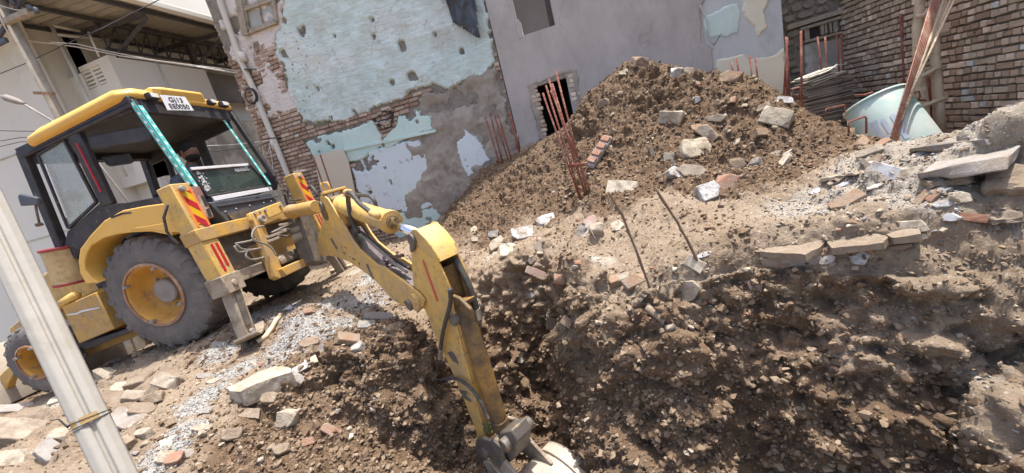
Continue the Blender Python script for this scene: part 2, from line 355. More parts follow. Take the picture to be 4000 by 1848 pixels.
def soil_material():
    g = N('soil')
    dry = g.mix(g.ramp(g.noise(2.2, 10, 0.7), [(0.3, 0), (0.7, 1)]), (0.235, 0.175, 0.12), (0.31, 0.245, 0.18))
    wet_shade = g.mix(g.ramp(g.noise(5, 10, 0.7), [(0.3, 0), (0.72, 1)]), (0.115, 0.073, 0.044), (0.19, 0.13, 0.084))  # dark tone for damp soil and for shade coloured into the pit
    gra = g.mix(g.vor(55, vec=g.pos, out=1), (0.30, 0.30, 0.29), (0.46, 0.45, 0.42), 'MIX')
    pal = g.mix(g.ramp(g.noise(9, 8, 0.7), [(0.35, 0), (0.65, 1)]), (0.34, 0.295, 0.24), (0.42, 0.39, 0.34))
    wv = g.math('ADD', g.attr('moist_shade'), g.math('MULTIPLY', g.math('SUBTRACT', g.noise(11, 8, 0.75), 0.5), 0.9))
    c = g.mix(g.ramp(wv, [(0.35, 0), (0.62, 1)]), dry, wet_shade)
    pv = g.math('ADD', g.attr('pale'), g.math('MULTIPLY', g.math('SUBTRACT', g.noise(7, 8, 0.75), 0.5), 1.0))
    c = g.mix(g.math('MULTIPLY', g.ramp(pv, [(0.5, 0), (0.85, 1)]), 0.8), c, pal)
    gv = g.math('ADD', g.attr('gravel'), g.math('MULTIPLY', g.math('SUBTRACT', g.noise(6, 6, 0.75), 0.5), 0.8))
    c = g.mix(g.math('MULTIPLY', g.ramp(gv, [(0.45, 0), (0.7, 1)]), 0.75), c, gra)
    # pale and dark crumbs
    cell = g.vor(70, vec=g.pos, out=1)
    c = g.mix(g.math('MULTIPLY', g.ramp(cell, [(0.86, 0), (0.9, 1)]), 0.5), c, (0.55, 0.49, 0.40))
    c = g.mix(g.math('MULTIPLY', g.ramp(g.noise(45, 4, 0.7), [(0.6, 0), (0.7, 1)]), 0.35), c, (0.17, 0.12, 0.085))
    b1 = g.bump(g.noise(28, 8, 0.75), 0.9, 0.02); b2 = g.bump(g.vor(60, vec=g.pos), 0.5, 0.012, b1); b3 = g.bump(g.noise(130, 5, 0.8), 0.7, 0.006, b2)
    return g.done(c, 0.95, b3, 0, 0.15)
TP, TN, TNX, TNY, TATT = build_terrain()
SOIL = soil_material()
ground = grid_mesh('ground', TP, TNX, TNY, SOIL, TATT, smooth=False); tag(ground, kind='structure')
from mathutils.bvhtree import BVHTree
_q = np.arange(TNX*TNY).reshape(TNY, TNX)
_q = np.stack([_q[:-1, :-1], _q[:-1, 1:], _q[1:, 1:], _q[1:, :-1]], -1).reshape(-1, 4)
BVH = BVHTree.FromPolygons([tuple(p) for p in TP.tolist()], _q.tolist())
def hit(x, y):                                # where the pixel's ray meets the modelled ground
    d = V(ray(x, y)); p, n, i, t = BVH.ray_cast(Vector((0, 0, 0))+d*1.2, d)
    if p is None: return V(atZ(x, y, -1.5)), Vector((0, 0, 1))
    return p, n
def drop(X, Y, z0=4):
    p, n, i, t = BVH.ray_cast(Vector((X, Y, z0)), Vector((0, 0, -1)))
    return (p.z if p else float(gz(X, Y)[0]))
# wide ground under and beyond the site
g = MB(); g.box((-60, -30, -3.6), (60, 60, -3.3)); og = g.build('surrounding_ground', SOIL); tag(og, kind='structure')
# ================================================================== WALLS
def walls_materials():
    m = {}
    def plaster(name, c1, c2, stain, s=1.2, stain_t=(0.52, 0.7), bump=0.5, bdist=0.03, pits=None, rows=0.0, chip=None, cracks=0.0):
        g = N(name)
        col = g.mix(g.ramp(g.noise(s, 9, 0.65), [(0.3, 0), (0.7, 1)]), c1, c2)
        st = g.noise(s*1.7, 10, 0.72, g.scale((1, 1, 0.55)))
        col = g.mix(g.math('MULTIPLY', g.ramp(st, [(stain_t[0], 0), (stain_t[1], 1)]), 0.85), col, stain)
        nb = g.bump(g.noise(30, 8, 0.7), bump*0.6, 0.008)
        if rows:                                   # brick courses telling through thin plaster
            sp = g.n.new('ShaderNodeSeparateXYZ'); g.l.new(g.obj, sp.inputs[0]); cb = g.n.new('ShaderNodeCombineXYZ')
            dn = g.math('MULTIPLY', g.math('SUBTRACT', g.noise(4, 5, .7), .5), .09)
            g.l.new(g.math('ADD', sp.outputs[0], dn), cb.inputs[0]); g.l.new(g.math('ADD', sp.outputs[2], dn), cb.inputs[1])
            w = g.n.new('ShaderNodeTexBrick'); w.inputs['Scale'].default_value = 1.0; w.inputs['Brick Width'].default_value = .235; w.inputs['Row Height'].default_value = .09
            w.inputs['Mortar Size'].default_value = .013; w.inputs['Mortar Smooth'].default_value = 1.0; g.l.new(cb.outputs[0], w.inputs['Vector'])
            k = g.math('MULTIPLY', w.outputs['Fac'], g.ramp(g.noise(1.3, 7, 0.75), [(0.38, 0), (0.62, 1)]))
            col = g.mix(g.math('MULTIPLY', k, 0.55), col, stain); nb = g.bump(w.outputs['Fac'], -rows, 0.03, nb)
            nb = g.bump(g.noise(5, 7, 0.65, g.scale((1, 1, 3))), 0.9, 0.05, nb)
        if pits:
            pv = g.vor(9, vec=g.scale((1, 1, 0.75))); z = g.ramp(pv, [(0.0, 1), (0.13, 1), (0.2, 0)])
            z = g.math('MULTIPLY', z, g.attr('pits')); col = g.mix(z, col, (0.10, 0.09, 0.08)); nb = g.bump(z, -1.0, 0.03, nb)
        if chip:
            ch = g.ramp(g.noise(3.3, 12, 0.8), [(0.60, 0), (0.62, 1)]); col = g.mix(ch, col, chip); nb = g.bump(ch, -0.6, 0.012, nb)
        # thin dark runs and cracks
        ck = g.n.new('ShaderNodeTexVoronoi'); ck.feature = 'DISTANCE_TO_EDGE'; ck.inputs['Scale'].default_value = 0.9
        wv = g.n.new('ShaderNodeVectorMath'); wv.operation = 'ADD'; g.l.new(g.obj, wv.inputs[0])
        nn = g.n.new('ShaderNodeTexNoise'); nn.inputs['Scale'].default_value = 3; nn.inputs['Detail'].default_value = 8; g.l.new(g.obj, nn.inputs['Vector'])
        sc = g.n.new('ShaderNodeVectorMath'); sc.operation = 'SCALE'; sc.inputs['Scale'].default_value = 0.5; g.l.new(nn.outputs['Color'], sc.inputs[0]); g.l.new(sc.outputs[0], wv.inputs[1])
        g.l.new(wv.outputs[0], ck.inputs['Vector'])
        line = g.math('MULTIPLY', g.ramp(ck.outputs[0], [(0.0, 1), (0.012, 0)]), g.ramp(g.noise(0.9, 3, 0.5), [(0.5, 0), (0.58, 1)]))
        col = g.mix(g.math('MULTIPLY', line, cracks), col, (0.20, 0.19, 0.17))
        return g.done(col, 0.92, nb, 0, 0.15)
    m['teal_rough'] = plaster('teal_rough', (0.55, 0.70, 0.66), (0.70, 0.74, 0.70), (0.50, 0.52, 0.47), 0.9, (0.46, 0.66), 0.8, rows=0.9, pits=True, chip=(0.50, 0.47, 0.42), cracks=0.55)
    m['teal_smooth'] = plaster('teal_smooth', (0.50, 0.68, 0.62), (0.66, 0.75, 0.70), (0.38, 0.52, 0.45), 0.8, (0.5, 0.75), 0.25, chip=None)
    m['bluish'] = plaster('bluish', (0.66, 0.76, 0.74), (0.66, 0.69, 0.74), (0.48, 0.62, 0.60), 0.8, (0.55, 0.75), 0.25, chip=(0.40, 0.40, 0.38))
    m['beige'] = plaster('beige', (0.66, 0.58, 0.46), (0.60, 0.53, 0.42), (0.50, 0.44, 0.36), 1.5, (0.62, 0.8), 0.1)
    m['cement'] = plaster('cement', (0.30, 0.26, 0.215), (0.40, 0.355, 0.30), (0.20, 0.17, 0.14), 2.0, (0.5, 0.66), 1.0, bdist=0.05)
    m['grey_plaster'] = plaster('grey_plaster', (0.45, 0.412, 0.38), (0.55, 0.505, 0.47), (0.34, 0.31, 0.285), 0.7, (0.42, 0.66), 0.3, chip=None, cracks=.35)
    m['cream'] = plaster('cream', (0.80, 0.74, 0.58), (0.74, 0.69, 0.55), (0.60, 0.57, 0.48), 1.0, (0.6, 0.75), 0.2)
    m['pale_grey'] = plaster('pale_grey', (0.50, 0.53, 0.54), (0.60, 0.60, 0.58), (0.38, 0.40, 0.42), 1.2, (0.5, 0.7), 0.3)
    m['whitewash'] = plaster('whitewash', (0.76, 0.70, 0.66), (0.66, 0.60, 0.55), (0.50, 0.44, 0.39), 2.2, (0.56, 0.68), 0.9, rows=0.7, chip=(0.40, 0.29, 0.22))
    m['white'] = plaster('white', (0.72, 0.69, 0.62), (0.66, 0.63, 0.56), (0.48, 0.46, 0.41), 0.35, (0.58, 0.8), 0.1)
    m['dirty_white'] = plaster('dirty_white', (0.60, 0.57, 0.49), (0.52, 0.49, 0.42), (0.30, 0.28, 0.24), 0.9, (0.50, 0.58), 0.3)
    def brick(name, a, b, c, white=0.0, dirt=0.5):
        g = N(name); t = g.attr('tone')
        col = g.ramp(t, [(0.0, a), (0.35, b), (0.7, c), (0.9, tuple(min(1, q*1.5) for q in c)), (1.0, (0.66, 0.66, 0.60))])
        col = g.mix(g.math('MULTIPLY', g.ramp(g.noise(18, 8, 0.75), [(0.42, 0), (0.62, 1)]), dirt), col, (0.42, 0.34, 0.26))
        if white: col = g.mix(g.ramp(g.noise(1.6, 10, 0.8), [(0.5-white*0.3, 1), (0.6-white*0.3, 0)]), col, (0.60, 0.56, 0.51))
        nb = g.bump(g.noise(40, 7, 0.75), 0.8, 0.01); nb = g.bump(g.noise(9, 4, 0.6), 0.5, 0.02, nb)
        return g.done(col, 0.95, nb, 0, 0.1)
    m['brick'] = brick('brick', (0.36, 0.245, 0.17), (0.49, 0.37, 0.27), (0.60, 0.48, 0.37), dirt=0.3)
    m['brick_wash'] = brick('brick_wash', (0.27, 0.16, 0.115), (0.36, 0.24, 0.18), (0.42, 0.31, 0.24), 0.9)
    m['mortar'] = simple('mortar', (0.25, 0.22, 0.185), (0.32, 0.285, 0.24), 9, 0.95, 1.0, 30, c3=(0.17, 0.145, 0.12), s3=5, bdist=0.03)
    m['stone'] = simple('stone', (0.27, 0.235, 0.19), (0.36, 0.31, 0.25), 3, 0.95, 0.9, 22, c3=(0.20, 0.175, 0.15), s3=4, bdist=0.03)
    m['wood_old'] = simple('wood_old', (0.30, 0.25, 0.19), (0.40, 0.35, 0.28), 8, 0.9, 0.6, 60, c3=(0.16, 0.13, 0.10), s3=6, t3=(0.55, 0.7))
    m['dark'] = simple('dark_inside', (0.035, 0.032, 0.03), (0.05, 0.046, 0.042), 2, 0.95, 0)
    m['rebar'] = simple('rusty_rebar', (0.30, 0.10, 0.065), (0.20, 0.075, 0.055), 30, 0.8, 0.5, 200, c3=(0.36, 0.20, 0.15), s3=9)
    m['pvc_white'] = simple('pvc_white', (0.62, 0.59, 0.52), (0.56, 0.53, 0.46), 2, 0.55, 0.1, 30, c3=(0.42, 0.38, 0.31), s3=4, t3=(0.55, 0.75))
    m['steel_dark'] = simple('dark_steel', (0.06, 0.058, 0.065), (0.10, 0.095, 0.10), 5, 0.6, 0.1, 30)
    m['sheet_roof'] = simple('roof_sheet', (0.30, 0.27, 0.22), (0.24, 0.215, 0.18), 1.2, 0.8, 0.1, 20, c3=(0.36, 0.33, 0.28), s3=0.8)
    m['wire_white'] = simple('wire_white', (0.62, 0.60, 0.55), (0.5, 0.48, 0.44), 4, 0.6, 0)
    m['wire_dark'] = simple('wire_dark', (0.04, 0.04, 0.045), (0.06, 0.06, 0.06), 4, 0.6, 0)
    m['tarp'] = simple('black_tarp', (0.045, 0.05, 0.06), (0.065, 0.07, 0.085), 3, 0.45, 0.3, 25, spec=0.5)
    m['glass_dusty'] = simple('dusty_glass', (0.34, 0.33, 0.29), (0.42, 0.42, 0.40), 3, 0.35, 0.1, 10, spec=0.5)
    return m
WM = walls_materials()

def inside(px, pz, poly):
    r = np.zeros(len(px), bool); n = len(poly); j = n-1
    for i in range(n):
        xi, zi = poly[i]; xj, zj = poly[j]
        c = ((zi > pz) != (zj > pz)) & (px < (xj-xi)*(pz-zi)/((zj-zi) if abs(zj-zi) > 1e-9 else 1e-9)+xi); r ^= c; j = i
    return r
def yplane(px, Y):                 # pixel outline -> (x, z) outline on the plane Y
    return [(p[0], p[2]) for p in (atY(x, y, Y) for x, y in px)]
def sheet(name, poly, Y, mat, parent, thick=0.02, jag=0.05, res=0.025, relief=0.006, pits=None, seed=1, zmax=None, holes=9.0):
    """plaster layer with a broken outline, standing thick in front of plane Y"""
    P = np.array(poly); x0, z0 = P.min(0)-0.05; x1, z1 = P.max(0)+0.05
    if zmax: z1 = min(z1, zmax)
    nx = int((x1-x0)/res)+2; nz = int((z1-z0)/res)+2
    X, Z = np.meshgrid(x0+np.arange(nx)*res, z0+np.arange(nz)*res); Q = np.stack([X.ravel(), np.full(X.size, 0.0), Z.ravel()], 1)
    w1 = fbm(Q, 0.28, 5, seed, 0.6)*jag; w2 = fbm(Q, 0.28, 5, seed+77, 0.6)*jag
    ins = (inside(X.ravel()+w1, Z.ravel()+w2, poly) & (fbm(Q, 0.30, 5, seed+9, .6) < holes)).reshape(nz, nx)
    cell = ins[:-1, :-1] & ins[1:, :-1] & ins[:-1, 1:] & ins[1:, 1:]
    touch = np.zeros((nz, nx), int)
    for a in (0, 1):
        for b in (0, 1): touch[a:nz-1+a, b:nx-1+b] += cell
    core = (touch == 4).ravel()
    y = np.where(core, Y-thick-relief*fbm(Q, 0.35, 4, seed+5), Y+0.01)
    at = {'pits': (np.zeros(X.size) if pits is None else zone([(x, z, r) for x, z, r in pits], np.stack([X.ravel(), Z.ravel()], 1)))}
    return grid_mesh(name, np.stack([X.ravel(), y, Z.ravel()], 1), nx, nz, mat, at, parent, cell, True)
def bricks(name, mat, O, U, Nn, w, h, parent, L=0.23, H=0.083, joint=0.014, depth=0.05, jit=0.006, skip=None, seed=3, header=0.35, zjit=0.0, white=0.05):
    """courses of single bricks standing proud of a mortar bed; O corner, U along the wall, Nn outwards"""
    rnd = random.Random(seed); g = MB(); O = Vector(O); U = Vector(U); Nn = Vector(Nn); Zv = Vector((0, 0, 1)); k = 0; z = 0
    while z < h:
        x = -rnd.random()*L; hh = H*rnd.uniform(0.94, 1.05)
        while x < w:
            l = L*(0.5 if rnd.random() < header else 1)*rnd.uniform(0.93, 1.05); xa = max(x, 0); xb = min(x+l-joint, w)
            if xb-xa > 0.04:
                c = O+U*((xa+xb)/2)+Zv*(z+hh/2)
                if not (skip and skip((xa+xb)/2, z+hh/2)):
                    a = rnd.uniform(-jit, jit); d = depth+rnd.uniform(-0.4, 0.4)*depth*0.6; ci = 0.006
                    tone = rnd.random()*0.9 if rnd.random() > white else 1.0
                    za = z+rnd.uniform(0, 0.008); zb = z+hh-joint*rnd.uniform(0.8, 1.6)
                    p = []
                    for n_, ins_ in ((0, 0.0), (d-ci, 0.0), (d, ci)):
                        for (u, v) in ((xa+ins_, za+ins_), (xb-ins_, za+ins_), (xb-ins_, zb-ins_), (xa+ins_, zb-ins_)):
                            q = rnd.uniform(-jit, jit)*(1 if n_ else 0)
                            p.append(O+U*(u+q)+Zv*(v+rnd.uniform(-jit, jit)*0.6+a*(u-xa)/0.2)+Nn*(n_+q*0.6))
                    fs = []
                    for r_ in (0, 1):
                        for s_ in range(4): fs.append((r_*4+s_, r_*4+(s_+1) % 4, r_*4+4+(s_+1) % 4, r_*4+4+s_))
                    fs.append((8, 9, 10, 11)); g.add(p, fs, 0, tone)
            x += l
        z += hh
    return g.build(name, mat, parent)

# ---------------------------------------------------------------- old building with the aqua plaster
YW = 8.0
oldb = empty('old_building', (-4, YW, -1.5)); tag(oldb, 'old brick building with peeling aqua plaster and a drainpipe at its left edge', 'building')
def P_(o, root):                                  # parent while keeping the world place
    o.parent = root; o.matrix_parent_inverse = Matrix.Translation(-Vector(root.location)) if root.rotation_euler.to_quaternion().angle < 1e-6 else root.matrix_world.inverted(); return o
xL = atY(840, 0, YW)[0]-0.05                      # left edge leans a little with the picture
eL = [atY(x, y, YW) for x, y in ((828, 0), (870, 110), (900, 230), (945, 350), (990, 470), (1040, 600), (1080, 700), (1110, 780))]
XR = atY(1960, 285, YW)[0]
base = MB(); zt = 6.5
left_x = -7.42
base.box((left_x, YW, -2.2), (XR, YW+3.0, zt)); P_(base.build('wall', WM['mortar']), oldb)
# polygons in pixels of the photograph -> the wall plane
A1 = yplane([(1075,170),(1100,60),(1090,-60),(1200,-220),(1500,-260),(1900,-120),(1893,0),(1935,245),(1905,290),(1860,290),(1800,320),(1740,345),(1680,345),(1650,345),(1560,385),(1440,440),(1340,470),(1235,490),(1190,485),(1165,430),(1120,290)], YW)
A2 = yplane([(1197,545),(1300,512),(1465,472),(1485,520),(1500,592),(1420,620),(1310,650),(1285,640),(1240,640),(1215,600)], YW)
A3 = yplane([(1500,590),(1510,540),(1545,500),(1555,455),(1630,412),(1648,420),(1652,450),(1690,452),(1703,505),(1600,545)], YW)
A4 = yplane([(1375,618),(1500,575),(1640,538),(1660,580),(1680,650),(1695,720),(1730,770),(1745,795),(1600,832),(1500,835),(1425,830),(1400,740)], YW)
A5 = yplane([(1812,488),(1850,530),(1895,575),(1925,618),(1870,670),(1822,695),(1800,650),(1795,620),(1775,570),(1778,555),(1818,540)], YW)
A6 = yplane([(1240,640),(1290,640),(1320,720),(1360,800),(1330,840),(1290,800),(1262,740)], YW)
BEI = yplane([(1237,607),(1350,580),(1372,630),(1408,800),(1290,830),(1262,730)], YW)
CEM = yplane([(1640,360),(1800,330),(1935,250),(1990,420),(2035,590),(1850,760),(1760,900),(1680,900),(1600,880),(1500,850),(1560,820),(1600,560)], YW)
WW = yplane([(840,-80),(1120,-220),(1110,60),(1085,170),(1130,300),(1175,440),(1120,480),(1080,460),(1030,470),(985,470),(930,300)], YW)
LOW = yplane([(1480,845),(1740,792),(1790,860),(1760,960),(1560,930)], YW)
P_(sheet('cement_render', CEM, YW, WM['cement'], None, 0.03, 0.10, 0.022, 0.045, seed=4), oldb)
P_(sheet('aqua_plaster', A1, YW, WM['teal_rough'], None, 0.06, 0.07, 0.022, 0.024, holes=1.22, pits=[(atY(1150,250,YW)[0], atY(1150,250,YW)[2], 0.75), (atY(1200,350,YW)[0], atY(1200,350,YW)[2], 0.6)], seed=11, zmax=zt), oldb)
for i, (A, mt, th) in enumerate(((A2, 'teal_smooth', .05), (A3, 'teal_smooth', .055), (A4, 'bluish', .052), (A5, 'bluish', .06), (LOW, 'teal_smooth', .045))):
    P_(sheet('plaster_patch', A, YW, WM[mt], None, th, 0.045, 0.018, 0.004, seed=20+i, holes=1.02), oldb)
P_(sheet('limewash_coat', WW, YW, WM['whitewash'], None, 0.04, 0.12, 0.022, 0.02, seed=31, zmax=zt, holes=.55), oldb)
cover = [A1, A2, A3, A4, CEM]
x00 = left_x; z00 = -1.9
def sk(u, v):
    X = np.array([x00+u]); Z = np.array([z00+v])
    return any(inside(X, Z, c)[0] and not (i == 5 and False) for i, c in enumerate(cover))
P_(bricks('brick_course_face', WM['brick_wash'], (x00, YW, z00), (1, 0, 0), (0, -1, 0), XR-x00, 5.2, None, depth=0.035, skip=sk, seed=5, white=0.02, H=0.088), oldb)
P_(bricks('side_brick_face', WM['brick_wash'], (x00, YW+2.9, z00), (0, -1, 0), (-1, 0, 0), 2.9, 6.0, None, depth=0.03, seed=6, white=0.02, H=0.088), oldb)
# ledge (dark batten) between the panels
a = atY(1245, 632, YW); b = atY(1705, 505, YW); g = MB(); g.bar((a[0]+.55, YW-.055, a[2]-.02+.12), (b[0], YW-.055, b[2]-.03), .05, .06, m=0); P_(g.build('ledge', WM['teal_smooth'], None, 0.006), oldb)
# putlog hole
c = atY(1505, 470, YW); g = MB(); g.add(*(lambda: ([(c[0]+.24*math.cos(t)*(1+.25*math.sin(3*t)), YW-.045, c[2]+.22*math.sin(t)*(1+.2*math.cos(2*t))) for t in np.linspace(0, 6.1, 14)]+[(c[0], YW-.0, c[2])], [(i, (i+1) % 14, 14) for i in range(14)]))()); P_(g.build('broken_hole', WM['dark']), oldb)
rnd = random.Random(2)
for i in range(10):
    g = MB(); q = (c[0]+rnd.uniform(-.2, .2), YW-.05, c[2]+rnd.uniform(-.2, .2)); s = rnd.uniform(.03, .08); g.box((q[0]-s, YW-.09, q[2]-s*.5), (q[0]+s, YW-.03, q[2]+s*.5)); P_(g.build('broken_edge', WM['cement'], None, 0.01), oldb)
# old window, top left
wq = [atY(x, y, YW) for x, y in ((950, -60), (1060, -95), (1090, 88), (982, 128))]
def quad_frame(q, w, y0, y1, mat, name, root):
    g = MB()
    for i in range(4):
        a, b = q[i], q[(i+1) % 4]; g.bar((a[0], (y0+y1)/2, a[2]), (b[0], (y0+y1)/2, b[2]), abs(y1-y0), w, up=(0, 0, 1) if i % 2 == 0 else (1, 0, 0))
    o = g.build(name, mat, None, 0.006); P_(o, root); return o
win = quad_frame(wq, .09, YW-.10, YW-.03, WM['wood_old'], 'window', oldb)
g = MB(); a = [(wq[0][k]*.5+wq[3][k]*.5) for k in range(3)]
L_ = lambda p, q, t: [p[k]*(1-t)+q[k]*t for k in range(3)]
for t in (.52,):
    p, q = L_(wq[0], wq[3], t), L_(wq[1], wq[2], t); g.bar((p[0], YW-.08, p[2]), (q[0], YW-.08, q[2]), .06, .09)
p, q = L_(wq[0], wq[1], .5), L_(wq[3], wq[2], .5); g.bar((p[0], YW-.06, p[2]), (q[0], YW-.06, q[2]), .03, .04, up=(1, 0, 0))
g.bar((wq[0][0]-.08, YW-.09, wq[0][2]), (wq[3][0]-.08, YW-.09, wq[3][2]-.05), .08, .16, up=(1, 0, 0))
o = g.build('frame', WM['wood_old'], None, 0.005); o.parent = win; o.matrix_parent_inverse = win.matrix_world.inverted()
g = MB(); g.hexa([(wq[i][0], YW-.03, wq[i][2]) for i in (3, 2, 1, 0)]+[(wq[i][0], YW-.04, wq[i][2]) for i in (3, 2, 1, 0)]); o = g.build('pane', WM['glass_dusty']); o.parent = win
# drainpipe
dp = [(847, -30), (852, 10), (930, 235), (985, 355), (1000, 400), (1060, 545), (1130, 720), (1150, 770)]
path = [atY(x+9, y, YW-.12) for x, y in dp]
g = MB(); g.tube(path, .062, 14); pipe = g.build('drainpipe', WM['pvc_white'], None, 0, True); P_(pipe, oldb)
g = MB()
for x, y in ((940, 205), (1063, 545)):
    p = atY(x, y, YW-.12); q = atY(x+14, y+36, YW-.12); g.tube([p, q], .074, 14)
o = g.build('pipe_collar', WM['pvc_white'], None, 0, True); o.parent = pipe
g = MB()
for x, y in ((968, 272), (1066, 540)):
    p = atY(x, y, YW-.12); g.tube([(p[0], p[1], p[2]-.012), (p[0]+.004, p[1], p[2]+.012)], .07, 14); g.bar((p[0], p[1], p[2]), (p[0]+.15, YW-.03, p[2]-.02), .02, .02)
o = g.build('pipe_clip', WM['steel_dark']); o.parent = pipe

# leaning board
def slab_poly(name, poly, Y, th, mat, label, cat, tilt=0.0, bevel=0.004):
    g = MB(); zb = min(z for x, z in poly); n = [(x, Y-(-(z-zb))*math.tan(tilt) if tilt else Y, z) for x, z in poly]
    g.prism(n, (0, -th, 0)); o = g.build(name, mat, None, bevel); return tag(o, label, cat)
slab_poly('plywood_board', BEI, YW-.09, .02, WM['beige'], 'beige board leaning on the aqua wall behind the digger arm', 'board')

# ---------------------------------------------------------------- grey rendered building
gb = empty('grey_building', (1, YW, -1)); tag(gb, 'building with smooth grey cement render, square window and broken doorway', 'building')
XG0 = XR+.02; XG1 = atY(2745, 100, YW)[0]
wo = yplane([(1985,-200),(2135,-240),(2169,97),(2000,155)], YW); do = yplane([(2090,330),(2232,288),(2310,560),(2130,640)], YW)
wx0 = (wo[0][0]+wo[3][0])/2; wx1 = wo[2][0]; wz0 = wo[3][1]; wz1 = wz0+1.3
dx0 = atY(2092, 350, YW)[0]; dx1 = atY(2228, 300, YW)[0]; dz1 = atY(2160, 315, YW)[2]; dz0 = -.9
g = MB(); y0, y1 = YW-.03, YW+.25; zt2 = 6.6
for lo, hi in (((XG0, -2, ), (wx0, zt2)), ((wx1, -2), (XG1, zt2)), ((wx0, wz1), (wx1, zt2)), ((wx0, dz1), (wx1, wz0)), ((wx0, -2), (dx0, dz1)), ((dx1, -2), (wx1, dz1)) ):
    if hi[0] > lo[0]: g.box((lo[0], y0, lo[1]), (hi[0], y1, hi[1]))
if dx1 > wx1: pass
wallg = g.build('wall', WM['grey_plaster']); P_(wallg, gb)
print('grey', wx0, wx1, wz0, 'door', dx0, dx1, dz1, 'XG', XG0, XG1)
# rooms behind the openings
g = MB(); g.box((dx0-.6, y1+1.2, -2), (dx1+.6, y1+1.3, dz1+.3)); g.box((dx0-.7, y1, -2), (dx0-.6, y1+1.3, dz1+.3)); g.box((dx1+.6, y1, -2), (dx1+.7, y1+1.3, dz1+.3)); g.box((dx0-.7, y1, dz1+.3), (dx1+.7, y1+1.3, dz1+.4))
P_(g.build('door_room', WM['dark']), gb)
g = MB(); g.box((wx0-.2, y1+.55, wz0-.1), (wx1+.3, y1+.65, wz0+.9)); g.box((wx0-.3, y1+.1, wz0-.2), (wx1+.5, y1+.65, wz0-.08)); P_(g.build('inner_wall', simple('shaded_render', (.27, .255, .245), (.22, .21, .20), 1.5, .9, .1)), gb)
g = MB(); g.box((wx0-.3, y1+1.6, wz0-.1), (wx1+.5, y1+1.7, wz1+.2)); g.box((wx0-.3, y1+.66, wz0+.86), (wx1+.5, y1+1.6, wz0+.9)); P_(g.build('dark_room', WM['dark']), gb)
g = MB(); g.tube([(wx1-.07, y1+.1, wz0), (wx1-.07, y1+.1, wz1)], .05, 12); P_(g.build('window_pipe', WM['steel_dark'], None, 0, True), gb)
g = MB(); g.box((wx0-.02, y0-.012, wz0-.03), (wx0+.06, y1+.02, wz0+.30)); P_(g.build('jamb_stub', WM['grey_plaster'], None, .006), gb)
# broken edge of the doorway: bare bricks and crumbled render
g = MB(); rnd = random.Random(4)
for side, x in ((-1, dx0), (1, dx1)):
    z = dz0
    while z < dz1:
        w_ = rnd.uniform(.03, .10); g.box((x-.11 if side < 0 else x-w_+.03, y0-.012, z), (x+w_-.03 if side < 0 else x+.10, y0+.12, z+.066), 0, rnd.random()*.9)
        z += .085
g.box((dx0-.05, y0-.006, dz1-.02), (dx1+.05, y0+.12, dz1+.07), 1, .6)
P_(g.build('broken_jamb', [WM['brick'], WM['cement']], None, .008), gb)
rim = [(dx0-.14, dz0), (dx0-.17, dz1-.3), (dx0-.16, dz1+.06), (dx0+.05, dz1+.1), (dx1-.2, dz1+.12), (dx1+.14, dz1+.12), (dx1+.16, dz1-.4), (dx1+.13, dz0), (dx1+.0, dz0), (dx1+.0, dz1), (dx0, dz1), (dx0, dz0)]
P_(sheet('crumbled_render', rim, y0, WM['cement'], None, .014, .03, .018, .008, seed=51), gb)

# ---------------------------------------------------------------- cream plastered wall
XC1 = atY(3062, 178, YW)[0]
cw = empty('cream_wall', (2.9, YW, -1)); tag(cw, 'wall with flaking cream plaster over grey and aqua patches, right of the mound top', 'wall')
g = MB(); g.box((XG1, YW-.01, -2), (XC1, YW+.35, 6.3)); P_(g.build('wall_body', WM['pale_grey']), cw)
ed = yplane([(2700,-150),(2780,-150),(2770,-20),(2744,20),(2735,60),(2745,161),(2791,182),(2793,252),(2786,290),(2700,300)], YW)
P_(sheet('grey_render_lap', ed, YW-.01, WM['grey_plaster'], None, .035, .02, .02, .004, seed=61), cw)
for i, (q, mt, th) in enumerate((
    ([(2750,60),(2790,35),(2885,5),(2893,60),(2897,130),(2830,150),(2770,150),(2745,110)], 'teal_smooth', .02),
    ([(2890,0),(2880,-60),(3060,-120),(3040,-40),(3005,0),(2985,45),(2990,75),(2998,110),(2970,130),(2950,150),(2935,110),(2905,65)], 'cream', .028),
    ([(2800,235),(2905,200),(2925,235),(2990,222),(3065,180),(3075,380),(2990,380),(2960,340),(2800,285),(2790,260)], 'cream', .026),
    ([(2903,118),(2913,120),(2912,160),(2903,165)], 'cream', .02))):
    P_(sheet('plaster_patch', yplane(q, YW-.01), YW-.01, WM[mt], None, th, .03, .018, .004, seed=70+i), cw)

